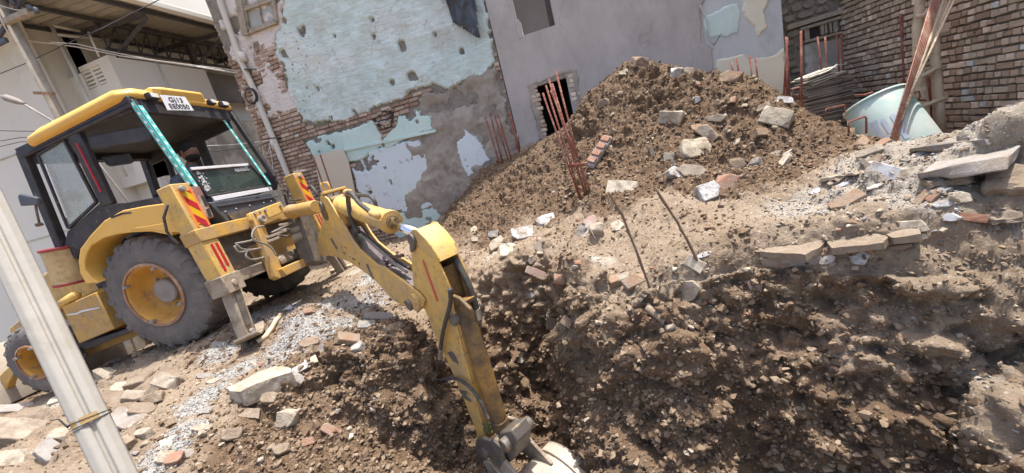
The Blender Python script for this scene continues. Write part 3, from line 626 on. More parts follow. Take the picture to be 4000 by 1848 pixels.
# ---------------------------------------------------------------- rubble stone wall with the lattice opening
YS = 8.45; XRW = float(atY(3291, 160, YS)[0])
sw = empty('stone_wall', (4, YS, -1)); tag(sw, 'rubble stone wall with a small wooden slatted opening and a plastered panel', 'wall')
g = MB(); g.box((XC1, YS, -2), (XRW, YS+.3, 5.5)); P_(g.build('wall_body', WM['mortar']), sw)
def stones(name, mat, O, U, Nn, w, h, seed, skip=None):
    rnd = random.Random(seed); g = MB(); O = Vector(O); U = Vector(U); Nn = Vector(Nn); z = 0
    while z < h:
        rh = rnd.uniform(.09, .2); x = -rnd.random()*.2
        while x < w:
            l = rnd.uniform(.12, .34)
            cx, czz = x+l/2, z+rh/2
            if 0.02 < cx < w-.02 and not (skip and skip(cx, czz)):
                n = 9; ring = []; d = rnd.uniform(.02, .07)
                for k in range(n):
                    t = 2*math.pi*k/n; ca, sa = math.cos(t), math.sin(t); q = (abs(ca)**5+abs(sa)**5)**(-.2)*rnd.uniform(.86, .99)
                    ring.append((cx+ca*q*(l/2-.008), czz+sa*q*(rh/2-.006)))
                P = [O+U*u+Vector((0, 0, 1))*v for u, v in ring]+[O+U*(cx+(u-cx)*.86)+Vector((0, 0, 1))*(czz+(v-czz)*.84)+Nn*(d+rnd.uniform(-.008, .008)) for u, v in ring]
                g.add(P, [(k, (k+1) % n, n+(k+1) % n, n+k) for k in range(n)]+[tuple(range(n, 2*n))], 0, rnd.random())
            x += l
        z += rh
    return g.build(name, mat)
lw = [atY(x, y, YS) for x, y in ((3118,118),(3268,68),(3275,120),(3135,160))]
pn = yplane([(3135,172),(3290,138),(3300,290),(3145,300)], YS)
sx, sz = XC1, -1.6
P_(stones('stone_facing', WM['stone'], (sx, YS, sz), (1, 0, 0), (0, -1, 0), XRW-sx, 4.5, 9, lambda u, v: inside(np.array([sx+u]), np.array([sz+v]), pn)[0] or (lw[0][0]-.05 < sx+u < lw[1][0]+.05 and lw[3][2]-.02 < sz+v < lw[1][2]+.12)), sw)
P_(sheet('plaster_panel', pn, YS, WM['dirty_white'], None, .05, .02, .02, .004, seed=81), sw)
g = MB(); g.hexa([(lw[i][0], YS-.006, lw[i][2]) for i in (3, 2, 1, 0)]+[(lw[i][0], YS-.016, lw[i][2]) for i in (3, 2, 1, 0)]); op = g.build('slatted_opening', WM['dark']); P_(op, sw)
g = MB(); a, b = atY(3063, 115, YS), atY(3275, 50, YS); g.bar((a[0], YS-.07, a[2]), (b[0], YS-.07, b[2]), .12, .075)
a, b = atY(3115, 120, YS), atY(3275, 72, YS); g.bar((a[0], YS-.06, a[2]), (b[0], YS-.06, b[2]), .1, .05)
a, b = atY(3133, 167, YS), atY(3280, 130, YS); g.bar((a[0], YS-.05, a[2]), (b[0], YS-.05, b[2]), .09, .04)
for i, (x, yt, yb, w_) in enumerate(((3143, 112, 160, .07), (3202, 95, 140, .05), (3216, 90, 135, .035), (3234, 85, 131, .035), (3253, 78, 127, .07))):
    a, b = atY(x, yt, YS), atY(x+4, yb, YS); g.bar((a[0], YS-.05, a[2]), (b[0], YS-.05, b[2]), .05, w_, up=(1, 0, 0))
o = g.build('timber', WM['wood_old'], None, .005); o.parent = op; o.matrix_parent_inverse = op.matrix_world.inverted()

# ---------------------------------------------------------------- brick wall on the right, running towards the camera
rw = empty('brick_wall', (XRW, 6, -1.4)); tag(rw, 'tall bare brick wall with deep joints on the right side of the plot', 'wall')
g = MB(); g.box((XRW, .5, -2.2), (XRW+.35, YS+.3, 4.6)); P_(g.build('wall_body', WM['mortar']), rw)
P_(bricks('brick_facing', WM['brick'], (XRW, YS, -1.75), (0, -1, 0), (-1, 0, 0), YS-3.2, 3.4, None, depth=0.045, jit=0.008, seed=12, L=0.19, H=0.084, joint=0.016, header=.8, white=.025), rw)
P_(bricks('brick_facing_near', WM['brick'], (XRW, 3.2, -1.75), (0, -1, 0), (-1, 0, 0), 2.6, 3.4, None, depth=0.045, seed=13, L=0.20, H=0.084, joint=0.018, header=.75), rw)
# ================================================================== BACKHOE LOADER (own frame: x forward, y to its left, z up)
def mach_materials():
    m = {}
    def paint(name, a, b, dirt, grime, wear, amt=0.5, rough=0.5):
        g = N(name)
        c = g.mix(g.ramp(g.noise(1.6, 6, 0.6), [(0.3, 0), (0.7, 1)]), a, b)
        c = g.mix(g.math('MULTIPLY', g.ramp(g.noise(3.2, 10, 0.75), [(0.5-0.12*amt, 0), (0.66, 1)]), amt), c, dirt)
        sc = g.noise(16, 10, 0.85, g.scale((1, 1, 1)))
        c = g.mix(g.math('MULTIPLY', g.ramp(sc, [(0.60-0.05*amt, 0), (0.625, 1)]), 0.85), c, grime)
        ck = g.vor(7, 'DISTANCE_TO_EDGE', g.scale((1, 1, 1), g.noise(4, 6, 0.7, out=1)))
        c = g.mix(g.math('MULTIPLY', g.ramp(ck, [(0.0, 1), (0.018, 0)]), 0.5*amt), c, wear)
        r = g.ramp(g.noise(7, 5, 0.7), [(0.35, rough-0.1), (0.7, min(1, rough+0.35))])
        nb = g.bump(g.noise(60, 6, 0.7), 0.25, 0.004); nb = g.bump(g.noise(5, 3, 0.5), 0.15, 0.02, nb)
        return g.done(c, r, nb, 0, 0.4)
    m['yel'] = paint('yellow_paint', (0.68, 0.42, 0.095), (0.60, 0.355, 0.075), (0.40, 0.29, 0.16), (0.13, 0.085, 0.05), (0.08, 0.055, 0.035), 1.0)
    m['yel_clean'] = paint('roof_yellow', (0.72, 0.43, 0.10), (0.67, 0.385, 0.085), (0.62, 0.38, 0.10), (0.42, 0.25, 0.07), (0.3, 0.18, 0.06), 0.25, 0.38)
    m['yel_dirty'] = paint('dirty_yellow', (0.55, 0.31, 0.05), (0.45, 0.27, 0.075), (0.34, 0.24, 0.14), (0.12, 0.08, 0.05), (0.08, 0.055, 0.035), 1.0, 0.6)
    m['grimy'] = paint('greasy_yellow', (0.36, 0.20, 0.05), (0.10, 0.07, 0.045), (0.05, 0.038, 0.028), (0.04, 0.03, 0.022), (0.03, 0.02, 0.015), 1.0, 0.5)
    m['muddy'] = simple('mud_coated_steel', (0.27, 0.22, 0.165), (0.36, 0.30, 0.23), 5, 0.9, 0.6, 50, c3=(0.20, 0.155, 0.11), s3=6)
    m['black'] = simple('worn_black_frame', (0.028, 0.026, 0.03), (0.055, 0.05, 0.052), 5, 0.6, 0.2, 60, c3=(0.16, 0.145, 0.135), s3=9, t3=(0.60, 0.68), spec=0.35)
    m['rubber'] = simple('dusty_rubber', (0.115, 0.105, 0.10), (0.165, 0.15, 0.138), 4, 0.9, 0.5, 45, c3=(0.22, 0.185, 0.15), s3=5, t3=(0.52, 0.7), bdist=0.02)
    m['rim'] = simple('rim_orange', (0.56, 0.29, 0.05), (0.48, 0.25, 0.055), 3, 0.55, 0.2, 40, c3=(0.33, 0.17, 0.075), s3=5)
    m['rust'] = simple('rusty_ring', (0.33, 0.185, 0.11), (0.25, 0.14, 0.09), 8, 0.85, 0.5, 60, c3=(0.40, 0.27, 0.18), s3=7)
    m['hub'] = simple('dusty_hub', (0.23, 0.20, 0.175), (0.30, 0.265, 0.235), 6, 0.85, 0.4, 60)
    m['steel'] = simple('greasy_steel', (0.09, 0.08, 0.07), (0.16, 0.135, 0.11), 9, 0.5, 0.3, 60, c3=(0.30, 0.19, 0.07), s3=7, t3=(0.58, 0.66))
    m['hose'] = simple('hydraulic_hose', (0.045, 0.043, 0.042), (0.085, 0.075, 0.065), 20, 0.55, 0.3, 90)
    m['dusty_hose'] = simple('dusty_hose', (0.19, 0.17, 0.145), (0.27, 0.24, 0.20), 20, 0.7, 0.3, 90)
    m['fitting'] = simple('hose_fitting', (0.38, 0.36, 0.32), (0.28, 0.26, 0.23), 20, 0.4, 0.2, 90, metal=0.5)
    g = N('chrome_rod'); m['chrome'] = g.done((0.75, 0.76, 0.78), 0.12, g.bump(g.noise(9, 3, 0.5), 0.05, 0.002), 1.0)
    m['red'] = simple('reflective_red', (0.45, 0.025, 0.03), (0.36, 0.02, 0.03), 15, 0.4, 0.1, 60, c3=(0.33, 0.10, 0.06), s3=9, t3=(0.6, 0.7))
    m['red_worn'] = simple('worn_red_stripe', (0.52, 0.10, 0.05), (0.44, 0.09, 0.05), 15, 0.6, 0.1, 60)
    m['orange'] = simple('orange_vinyl', (0.80, 0.22, 0.05), (0.72, 0.21, 0.07), 12, 0.5, 0.1, 60, c3=(0.42, 0.25, 0.14), s3=8, t3=(0.6, 0.7))
    m['signyel'] = simple('reflective_yellow', (0.66, 0.40, 0.015), (0.58, 0.36, 0.02), 12, 0.4, 0.1, 60, c3=(0.40, 0.27, 0.08), s3=9, t3=(0.62, 0.7))
    m['lamp_maroon'] = simple('faded_lamp_box', (0.20, 0.09, 0.085), (0.28, 0.14, 0.12), 6, 0.6, 0.2, 50, c3=(0.42, 0.33, 0.24), s3=4)
    m['teal'] = simple('teal_ribbon', (0.10, 0.46, 0.43), (0.13, 0.52, 0.49), 12, 0.6, 0.1, 60)
    m['white_rib'] = simple('white_print', (0.75, 0.78, 0.80), (0.65, 0.70, 0.74), 12, 0.6, 0)
    m['plate'] = simple('plate_white', (0.66, 0.66, 0.67), (0.60, 0.60, 0.62), 4, 0.45, 0.05, 30)
    m['ink'] = simple('black_ink', (0.02, 0.02, 0.022), (0.03, 0.03, 0.03), 4, 0.5, 0)
    m['strip'] = simple('worn_white_strip', (0.68, 0.68, 0.70), (0.60, 0.59, 0.60), 6, 0.4, 0.1, 40, c3=(0.50, 0.36, 0.26), s3=5, t3=(0.6, 0.7))
    m['plastic'] = simple('dusty_black_plastic', (0.05, 0.052, 0.062), (0.075, 0.078, 0.09), 6, 0.45, 0.1, 50, c3=(0.13, 0.13, 0.14), s3=8, t3=(0.58, 0.7), spec=0.5)
    m['seat'] = simple('seat_cloth', (0.018, 0.018, 0.02), (0.03, 0.03, 0.034), 8, 0.85, 0.3, 90)
    m['drum'] = simple('faded_drum', (0.56, 0.42, 0.22), (0.48, 0.34, 0.16), 3, 0.5, 0.1, 30, c3=(0.36, 0.25, 0.13), s3=4)
    m['drumred'] = simple('drum_red', (0.34, 0.05, 0.05), (0.26, 0.05, 0.05), 5, 0.5, 0.1, 30)
    m['dusttop'] = simple('dust_on_steel', (0.15, 0.125, 0.12), (0.20, 0.17, 0.16), 8, 0.9, 0.5, 40, c3=(0.10, 0.085, 0.08), s3=6)
    m['bucket'] = simple('polished_bucket', (0.46, 0.40, 0.33), (0.39, 0.33, 0.265), 4, 0.6, 0.4, 40, c3=(0.27, 0.205, 0.145), s3=3.5, t3=(0.52, 0.68), metal=0.15)
    def glass(name, col, alpha, rough=0.15):
        g = N(name); g.done(col, rough, g.bump(g.noise(3, 4, 0.6), 0.05, 0.01), 0, 0.6)
        a = g.ramp(g.noise(4, 8, 0.7), [(0.35, max(0, alpha-0.12)), (0.7, alpha+0.12)]); g.l.new(a, g.b.inputs['Alpha']); return g.mat
    m['glass'] = glass('side_glass', (0.34, 0.38, 0.35), 0.55)
    m['glass_r'] = glass('rear_glass', (0.05, 0.075, 0.065), 0.62)
    m['lens'] = simple('lamp_lens', (0.62, 0.60, 0.52), (0.75, 0.75, 0.72), 30, 0.15, 0.3, 90, spec=0.7)
    m['greenish'] = simple('grass_tuft', (0.07, 0.09, 0.03), (0.11, 0.12, 0.05), 30, 0.9, 0.5, 90)
    m['cloth'] = simple('maroon_rag', (0.13, 0.07, 0.08), (0.18, 0.11, 0.11), 12, 0.9, 0.5, 60)
    return m
MM = mach_materials()
DG = empty('backhoe_loader', MP, MROT)
tag(DG, 'yellow backhoe loader with number plate, its rear arm reaching down into the pit', 'backhoe')
def Q(L, ax, val): return [Vector(onM(x, y, ax, val)) for x, y in L]
def q1(x, y, ax, val): return Vector(onM(x, y, ax, val))

# --- chassis, engine bay, front loader
g = MB(); g.box((-.9, -.42, .5), (2.75, .42, .86)); g.box((1.2, -.36, .86), (2.8, .36, 1.15)); g.build('chassis', MM['yel_dirty'], DG, .01)
g = MB(); g.prism([(1.15, -.46, 1.05), (2.85, -.46, .98), (2.95, -.46, 1.1), (2.9, -.46, 1.45), (1.2, -.46, 1.72)], (0, .92, 0)); g.build('bonnet', MM['yel'], DG, .04)
g = MB()
for s in (-1, 1): g.prism([(2.9, s*.74, .55), (3.35, s*.74, .42), (3.6, s*.74, .2), (3.42, s*.74, .12), (3.2, s*.74, .3), (1.95, s*.74, .95), (1.95, s*.74, 1.15), (2.6, s*.74, 1.0)], (0, s*.1, 0))
g.box((3.0, -.7, .42), (3.12, .7, .54)); g.build('loader_arm', MM['yel'], DG, .012)
g = MB(); g.prism([(3.3, -1.1, .02), (4.1, -1.1, 0.0), (3.75, -1.1, .12), (3.5, -1.1, .5), (3.6, -1.1, .85), (3.45, -1.1, .88), (3.28, -1.1, .5)], (0, 2.2, 0)); g.build('front_bucket', MM['bucket'], DG, .01)
pnl = Q([(240,1200),(372,1142),(447,1285),(308,1343)], 1, .95)
g = MB(); g.prism(pnl, (0, -.45, 0)); sp = g.build('side_box', MM['yel_dirty'], DG, .012)
st = Q([(262,1228),(300,1222),(318,1213),(350,1206),(390,1200),(388,1204),(352,1212),(320,1219),(302,1228),(264,1232)], 1, .955)
g = MB(); g.prism(st, (0, .003, 0)); g.build('torn_tape', MM['strip'], sp)
g = MB(); g.prism(Q([(200,1270),(308,1345),(500,1283),(515,1296),(330,1368)], 1, .90), (0, -.3, 0)); g.build('step_beam', MM['black'], DG, .01)
g = MB(); g.bar((2.4, .55, .33), (.75, .55, .36), .18, .16); g.build('side_rail', MM['yel_dirty'], DG, .01)
a, b = q1(236, 1190, 1, .9), q1(298, 1152, 1, .9)
g = MB(); g.tube([a, b], .055, 16); g.tube([b, b+(b-a)*.06], .045, 16); g.build('small_cylinder', MM['yel'], DG, 0, True)
top = q1(187, 975, 1, .84); bot = q1(247, 1118, 1, .84); ax = top-bot
g = MB(); h = ax.length; n_ = ax.normalized(); bot = bot-Vector((0, .1, 0)); g.lathe([(0, 0), (.165, 0), (.165, h), (0, h)], bot, n_, 28); dr = g.build('drum_tank', MM['drum'], DG, .01)
for hh in (0, h-.03):
    g = MB(); g.lathe([(.0, hh), (.178, hh), (.178, hh+.035), (0, hh+.035)], bot, n_, 28); g.build('drum_rim', MM['drumred'], dr, .004)

# --- wheels
def wheel(name, cx, cy, r, w, rim_r, s, lugs):
    root = empty(name, (cx, cy, r-.02), parent=DG)
    y0, y1 = -w/2, w/2; g = MB()
    prof = [(rim_r*.97, y0+.03), (rim_r*1.03, y0), (rim_r*1.25, y0-.012), (r*.86, y0+.0), (r*.95, y0+.035), (r*.975, y0+.09), (r*.985, 0), (r*.975, y1-.09), (r*.95, y1-.035), (r*.86, y1), (rim_r*1.25, y1+.012), (rim_r*1.03, y1), (rim_r*.97, y1-.03)]
    g.lathe(prof, (0, 0, 0), (0, 1, 0), 64)
    rnd = random.Random(3)
    for i in range(lugs):
        for sd in (-1, 1):
            t = 2*math.pi*(i+(0.5 if sd > 0 else 0))/lugs; P = []
            for tt, rr, yy in ((-.035, .93, w*.5-.0), (.045, .93, w*.5), (.13, .95, .02), (.05, .95, .02), (-.025, 1.0, w*.5-.03), (.04, 1.0, w*.5-.03), (.12, 1.01, .03), (.055, 1.01, .03)):
                a = t+tt*1.5+rnd.uniform(-.006, .006); P.append((math.cos(a)*r*rr, sd*yy, math.sin(a)*r*rr))
            g.add(P, [(0, 1, 2, 3), (4, 7, 6, 5), (0, 4, 5, 1), (1, 5, 6, 2), (2, 6, 7, 3), (3, 7, 4, 0)])
            # side bars running down the shoulder
            P = []
            for rr, yy in ((.80, w*.5+.012), (.94, w*.5-.01), (1.0, w*.5-.03), (.985, w*.5-.06), (.80, w*.5-.01)):
                P.append((rr, yy))
            A = [(math.cos(t-.05)*r*rr, sd*yy, math.sin(t-.05)*r*rr) for rr, yy in P]; B = [(math.cos(t+.06)*r*rr, sd*yy, math.sin(t+.06)*r*rr) for rr, yy in P]
            g.add(A+B, [(0, 1, 2, 3, 4), (9, 8, 7, 6, 5)]+[(k, (k+1) % 5, 5+(k+1) % 5, 5+k) for k in range(5)])
    ty = g.build('tyre', MM['rubber'], root, .012, False, 2)
    g = MB(); o = s
    g.lathe([(rim_r*1.0, o*(w/2-.07)), (rim_r*1.045, o*(w/2-.015)), (rim_r*1.03, o*(w/2+.012)), (rim_r*.93, o*(w/2+.008)), (rim_r*.90, o*(w/2-.03))], (0, 0, 0), (0, 1, 0), 56)
    rimo = g.build('rim', MM['rim'], root, 0, True)
    g = MB(); g.lathe([(rim_r*.955, o*(w/2+.014)), (rim_r*1.05, o*(w/2-.0)), (rim_r*1.05, o*(w/2+.022)), (rim_r*.955, o*(w/2+.028))], (0, 0, 0), (0, 1, 0), 56, closed=True); g.build('lock_ring', MM['rust'], rimo, .003)
    g = MB(); g.lathe([(rim_r*.93, o*(w/2-.0)), (rim_r*.88, o*(w/2-.05)), (rim_r*.80, o*(w/2-.14)), (rim_r*.74, o*(w/2-.20)), (rim_r*.5, o*(w/2-.22)), (0, o*(w/2-.22))], (0, 0, 0), (0, 1, 0), 56); g.build('dish', MM['rim'], rimo, 0, True)
    g = MB(); g.lathe([(rim_r*.40, o*(w/2-.24)), (rim_r*.40, o*(w/2-.13)), (rim_r*.36, o*(w/2-.115)), (0, o*(w/2-.11))], (0, 0, 0), (0, 1, 0), 32); g.build('hub', MM['hub'], rimo, .006)
    for k in range(8):
        a = 2*math.pi*k/8+.2; g = MB(); g.lathe([(0, o*(w/2-.225)), (.017, o*(w/2-.225)), (.017, o*(w/2-.185)), (0, o*(w/2-.185))], (math.cos(a)*rim_r*.53, 0, math.sin(a)*rim_r*.53), (0, 1, 0), 6); g.build('bolt', MM['hub'], rimo)
    for k in range(4):
        a = 2*math.pi*k/4+.62; x, z = math.cos(a)*rim_r*.92, math.sin(a)*rim_r*.92
        g = MB(); g.box((x-.03, o*(w/2+.0)-.012, z-.016), (x+.03, o*(w/2+.03)+.012, z+.016)); g.build('clamp', MM['hub'], rimo, .004)
    return root
wheel('rear_wheel', 0, .83, .72, .42, .385, 1, 22)
wheel('rear_wheel', 0, -.83, .72, .42, .385, -1, 22)
fr = Vector(onM(118, 1440, 1, .93))
w1 = wheel('front_wheel', 2.17, .93, .475, .26, .235, 1, 18); w1.location.z = .46
w2 = wheel('front_wheel', 2.17, -.93, .475, .26, .235, -1, 18); w2.location.z = .46
g = MB(); g.bar((2.17, -.85, .46), (2.17, .85, .46), .13, .13); g.build('front_axle', MM['yel_dirty'], DG, .02)
g = MB(); g.tube([(0, -.8, .7), (0, .8, .7)], .13, 20); g.build('rear_axle', MM['steel'], DG, 0, True)

# --- fenders
fo = [(672,793),(618,798),(560,806),(478,822),(406,862),(352,919),(312,973),(305,1020),(312,1068),(335,1110),(384,1104)]
fi = [(372,1098),(350,1080),(331,1050),(330,1020),(338,990),(355,960),(404,930),(460,915),(520,908),(590,905),(655,918),(672,921)]
PO = Q(fo, 1, 1.12); PI = Q(fi, 1, 1.12)
for s in (1, -1):
    g = MB(); P = [Vector((max(p.x, -.30) if s < 0 else p.x, s*1.12, p.z-(.1 if s < 0 else 0))) for p in PO+PI]
    mid = [Vector((p.x, s*1.12, p.z)) for p in PO]
    g.prism(P, (0, -s*.36, 0)); fd = g.build('fender', MM['yel_clean'], DG, .03, False, 3)
    if s == 1:
        cr = Q([(748,848),(700,862),(640,868),(600,880),(540,888),(500,884),(470,878),(520,872),(575,862),(640,842),(748,806)], 1, 1.124)
        g = MB(); g.prism(Q([(735,842),(640,872),(560,885),(505,890),(520,896),(600,896),(690,908),(736,905)], 1, 1.121), (0, .012, 0)); g.build('fender_panel', MM['yel_clean'], fd, .004)
        g = MB(); g.prism(Q([(432,848),(470,832),(510,828),(516,833),(480,838),(436,854)], 1, 1.121), (0, .004, 0)); g.build('fender_vent', MM['black'], fd)
        g = MB(); g.tube(Q([(655,800),(640,850),(652,905),(675,935),(700,955)], 1, 1.22), .014, 8); g.build('loose_hose', MM['hose'], DG, 0, True)
    g = MB(); g.box((-.7, s*.56, .75), (.6, s*.75, 1.45)); g.build('arch_panel', MM['steel'], DG)

# --- cab
def Yq(p, y): return Vector((p.x, y, p.z))
A_t = q1(90, 592, 1, .72); A_b = q1(258, 1000, 1, .72); B_t = q1(285, 500, 1, .72); B_b = q1(428, 800, 1, .72); D_t = q1(515, 392, 1, .72); D_b = q1(750, 725, 1, .72)
print('cab', [tuple(round(c, 2) for c in p) for p in (A_t, A_b, B_t, B_b, D_t, D_b)])
hw = {1: .72, -1: -.70}
for s in (1, -1):
    y = hw[s]
    for nm, a, b, w_, h_ in (('front_pillar', A_t, A_b, .09, .11), ('door_pillar', B_t, B_b, .07, .17), ('rear_pillar', D_t, D_b, .07, .07)):
        g = MB(); g.bar(Yq(a, y), Yq(b, y), h_, w_, up=(0, 1, 0)); g.build(nm, MM['black'], DG, .012)
    g = MB(); g.bar(Yq(A_t, y)+Vector((.03, 0, -.02)), Yq(D_t, y)+Vector((-.02, 0, -.02)), .1, .13); g.build('roof_rail', MM['black'], DG, .012)
    low = Q([(245,990),(262,905),(383,798),(480,795),(618,769),(745,722),(760,745),(756,790),(618,800),(478,824),(406,864),(352,921),(312,975),(300,1010),(262,1010)], 1, .74)
    g = MB(); g.prism([Yq(p, s*.74) for p in low], (0, -s*.05, 0)); g.build('cab_side', MM['black'], DG, .008)
# near side door glass and its inner frame, quarter light frame
dg = Q([(150,605),(250,545),(378,790),(268,892)], 1, .735)
g = MB(); g.prism(dg, (0, -.006, 0)); dgl = g.build('door_glass', MM['glass'], DG)
g = MB()
for i in range(4): g.bar(dg[i]+Vector((0, .0, 0)), dg[(i+1) % 4], .03, .035, up=(0, 1, 0))
g.build('door_frame', MM['black'], dgl, .006)
g = MB(); g.bar(q1(178, 640, 1, .76), q1(262, 850, 1, .76), .02, .02, up=(0, 1, 0)); g.build('door_handle', MM['strip'], dgl, .004)
g = MB(); g.bar(q1(300, 560, 1, .78), q1(395, 750, 1, .78), .018, .018, up=(0, 1, 0)); g.build('red_garland', MM['red'], DG, .004)
g = MB(); g.bar(q1(322, 498, 1, .72), q1(525, 430, 1, .72), .05, .05); g.bar(q1(350, 560, 1, .70), q1(590, 520, 1, .70), .03, .16); g.build('quarter_rail', MM['black'], DG, .01)
# far side rails seen through the openings
for a, b, w_ in (((-.02, 2.92), (.12, 1.8), .13), ((.62, 2.9), (.9, 1.7), .06)):
    g = MB(); g.bar((a[0], -.7, a[1]), (b[0], -.7, b[1]), w_, .06, up=(0, 1, 0)); g.build('far_pillar', MM['black'], DG, .01)
g = MB(); g.bar((-.6, -.7, 2.76), (1.0, -.7, 2.76), .05, .2); g.bar((-.8, -.7, 1.75), (1.2, -.7, 1.62), .05, .25); g.build('far_rail', MM['black'], DG, .01)
g = MB(); g.box((A_t.x-.12, -.7, 2.74), (A_t.x, .7, 2.9)); g.box((A_b.x-.15, -.7, 1.5), (A_b.x, .7, 1.72)); g.build('front_rail', MM['black'], DG, .01)
g = MB(); g.box((-.7, -.68, 1.05), (1.2, .68, 1.12)); g.build('cab_floor', MM['black'], DG)
g = MB(); g.box((-.70, -.77, 2.825), (.90, .77, 2.862)); g.build('headliner', MM['plastic'], DG, .01)
# roof: stacked outlines, softened
def roof():
    rings = []
    for z, fx, rx, hy, cut in ((2.88, .93, -.70, .78, .10), (2.93, .97, -.76, .83, .12), (2.99, .93, -.74, .82, .12), (3.05, .80, -.66, .74, .12), (3.08, .6, -.5, .62, .1)):
        rings.append([(fx-cut*1.6, -hy, z), (fx, -hy+cut*2.2, z), (fx, hy-cut*2.2, z), (fx-cut*1.6, hy, z), (rx+cut, hy, z), (rx, hy-cut, z), (rx, -hy+cut, z), (rx+cut, -hy, z)])
    # the front end droops a little
    vs = [(x, y, z-(max(0, x-.45)**2)*.10) for r in rings for x, y, z in r]; fs = []
    for i in range(len(rings)-1):
        for k in range(8): fs.append((i*8+k, i*8+(k+1) % 8, i*8+8+(k+1) % 8, i*8+8+k))
    fs += [tuple(range(8)), tuple(range(len(vs)-8, len(vs)))]
    g = MB(); g.add(vs, fs); return g
rf = roof().build('cab_roof', MM['yel_clean'], DG, .03, False, 3)
ft = Q([(588,333),(702,341),(789,356)], 0, -.76); fb = Q([(620,384),(720,388),(815,399)], 0, -.70)
g = MB(); y0, y1 = ft[0].y, ft[2].y
top = [(-.45, y0-.02, 3.07), (-.72, y0, 3.08), (-.80, y0-.08, 3.05), (-.80, y1+.06, 3.07), (-.72, y1-.02, 3.10), (-.45, y1, 3.08)]
bot = [(-.50, y0-.02, 2.9), (-.70, y0+.03, 2.88), (-.73, y0-.07, 2.88), (-.73, y1+.02, 2.9), (-.70, y1-.07, 2.9), (-.50, y1, 2.9)]
g.add(bot+top, [(5, 4, 3, 2, 1, 0), (6, 7, 8, 9, 10, 11)]+[(i, (i+1) % 6, 6+(i+1) % 6, 6+i) for i in range(6)]); g.build('roof_visor', MM['yel_clean'], rf, .03, False, 3)
# number plate
pc = Q([(623,371),(722,379),(757,433),(653,431)], 0, -.79)
g = MB(); g.prism(pc, (-.006, 0, 0)); npl = g.build('number_plate', MM['plate'], DG, .002)
def text(body, loc, xdir, ydir, size, mat, parent, name, depth=.002, font=None, align='CENTER', sx=1.0):
    cu = bpy.data.curves.new(name, 'FONT'); cu.body = body; cu.size = size; cu.extrude = depth; cu.align_x = align; cu.align_y = 'CENTER'
    if font: cu.font = font
    xd = Vector(xdir).normalized(); yd = Vector(ydir); yd = (yd-xd*yd.dot(xd)).normalized(); zd = xd.cross(yd)
    t = bpy.data.objects.new(name+'_tmp', cu); COL.objects.link(t); bpy.context.view_layer.update()
    me = bpy.data.meshes.new_from_object(t.evaluated_get(bpy.context.evaluated_depsgraph_get())); bpy.data.objects.remove(t)
    M = Matrix(((xd.x*sx, yd.x, zd.x, loc[0]), (xd.y*sx, yd.y, zd.y, loc[1]), (xd.z*sx, yd.z, zd.z, loc[2]), (0, 0, 0, 1)))
    me.transform(M); me.materials.clear(); me.materials.append(mat); o = bpy.data.objects.new(name, me); COL.objects.link(o)
    if parent: o.parent = parent
    return o
cx = (pc[0]+pc[1]+pc[2]+pc[3])/4; xd = (pc[1]-pc[0]); yd = (pc[0]-pc[3])
sz = yd.length
text('GJ13', cx+yd*.20-xd*.0+Vector((-.0085, 0, 0)), xd, yd, sz*.44, MM['ink'], npl, 'lettering', sx=1.2)
text('EE0050', cx-yd*.24+xd*.02+Vector((-.0085, 0, 0)), xd, yd, sz*.44, MM['ink'], npl, 'lettering', sx=1.12)
# work lamps
for (x, y), s_ in (((602, 373), .78), ((833, 396), .66), ((880, 405), .78)):
    c = q1(x, y, 0, -.82); g = MB(); g.box((c.x, c.y-.075*s_, c.z-.05*s_), (c.x+.07, c.y+.075*s_, c.z+.05*s_)); l = g.build('work_lamp', MM['black'], DG, .008)
    g = MB(); g.box((c.x-.012, c.y-.058*s_, c.z-.034*s_), (c.x-.001, c.y+.058*s_, c.z+.034*s_)); g.build('lens', MM['lens'], l, .004)
g = MB(); c = q1(850, 425, 0, -.7); g.tube([(c.x, c.y, c.z), (c.x, c.y-.18, c.z+.05), (c.x-.05, c.y-.22, c.z+.08)], .02, 8); g.build('lamp_bracket', MM['steel'], DG, 0, True)
# rear window: header, lower glass, strips, console
Tl, Tr = Vector((D_t.x, .66, D_t.z)), Vector((D_t.x, -.62, D_t.z)); Bl, Br = Vector((D_b.x, .66, D_b.z-.05)), Vector((D_b.x, -.62, D_b.z-.02))
g = MB(); g.bar(Tl+Vector((0, 0, -.06)), Tr+Vector((0, 0, -.06)), .05, .17); g.build('window_header', MM['black'], DG, .01)
gl = Q([(741,665),(978,645),(1048,725),(810,768)], 0, -.80)
g = MB(); g.prism(gl, (.006, 0, 0)); rgl = g.build('rear_glass', MM['glass_r'], DG)
g = MB()
for i in range(4): g.bar(gl[i], gl[(i+1) % 4], .03, .03, up=(1, 0, 0))
g.build('glass_frame', MM['black'], rgl, .006)
g = MB(); g.bar(q1(745, 660, 0, -.82), q1(968, 643, 0, -.82), .02, .035); g.build('white_bar', MM['strip'], DG, .004)
g = MB(); g.bar(q1(832, 778, 0, -.83), q1(1060, 737, 0, -.83), .02, .06); g.build('white_bar', MM['strip'], DG, .004)
try: GUJ = bpy.data.fonts.load(bpy.utils.resource_path('LOCAL')+'/datafiles/fonts/NotoSansGujarati-Regular.woff2') if False else None
except Exception: GUJ = None
c = q1(944, 662, 0, -.812); x_ = (q1(980, 656, 0, -.812)-q1(905, 667, 0, -.812)); yy = q1(941, 648, 0, -.812)-q1(948, 676, 0, -.812)
text('\u0aae\u0abe\u0ab2\u0aa7\u0abe\u0ab0\u0ac0', c, x_, yy, .085, MM['white_rib'], rgl, 'lettering', sx=1.0)
rnd = random.Random(8)
g = MB()
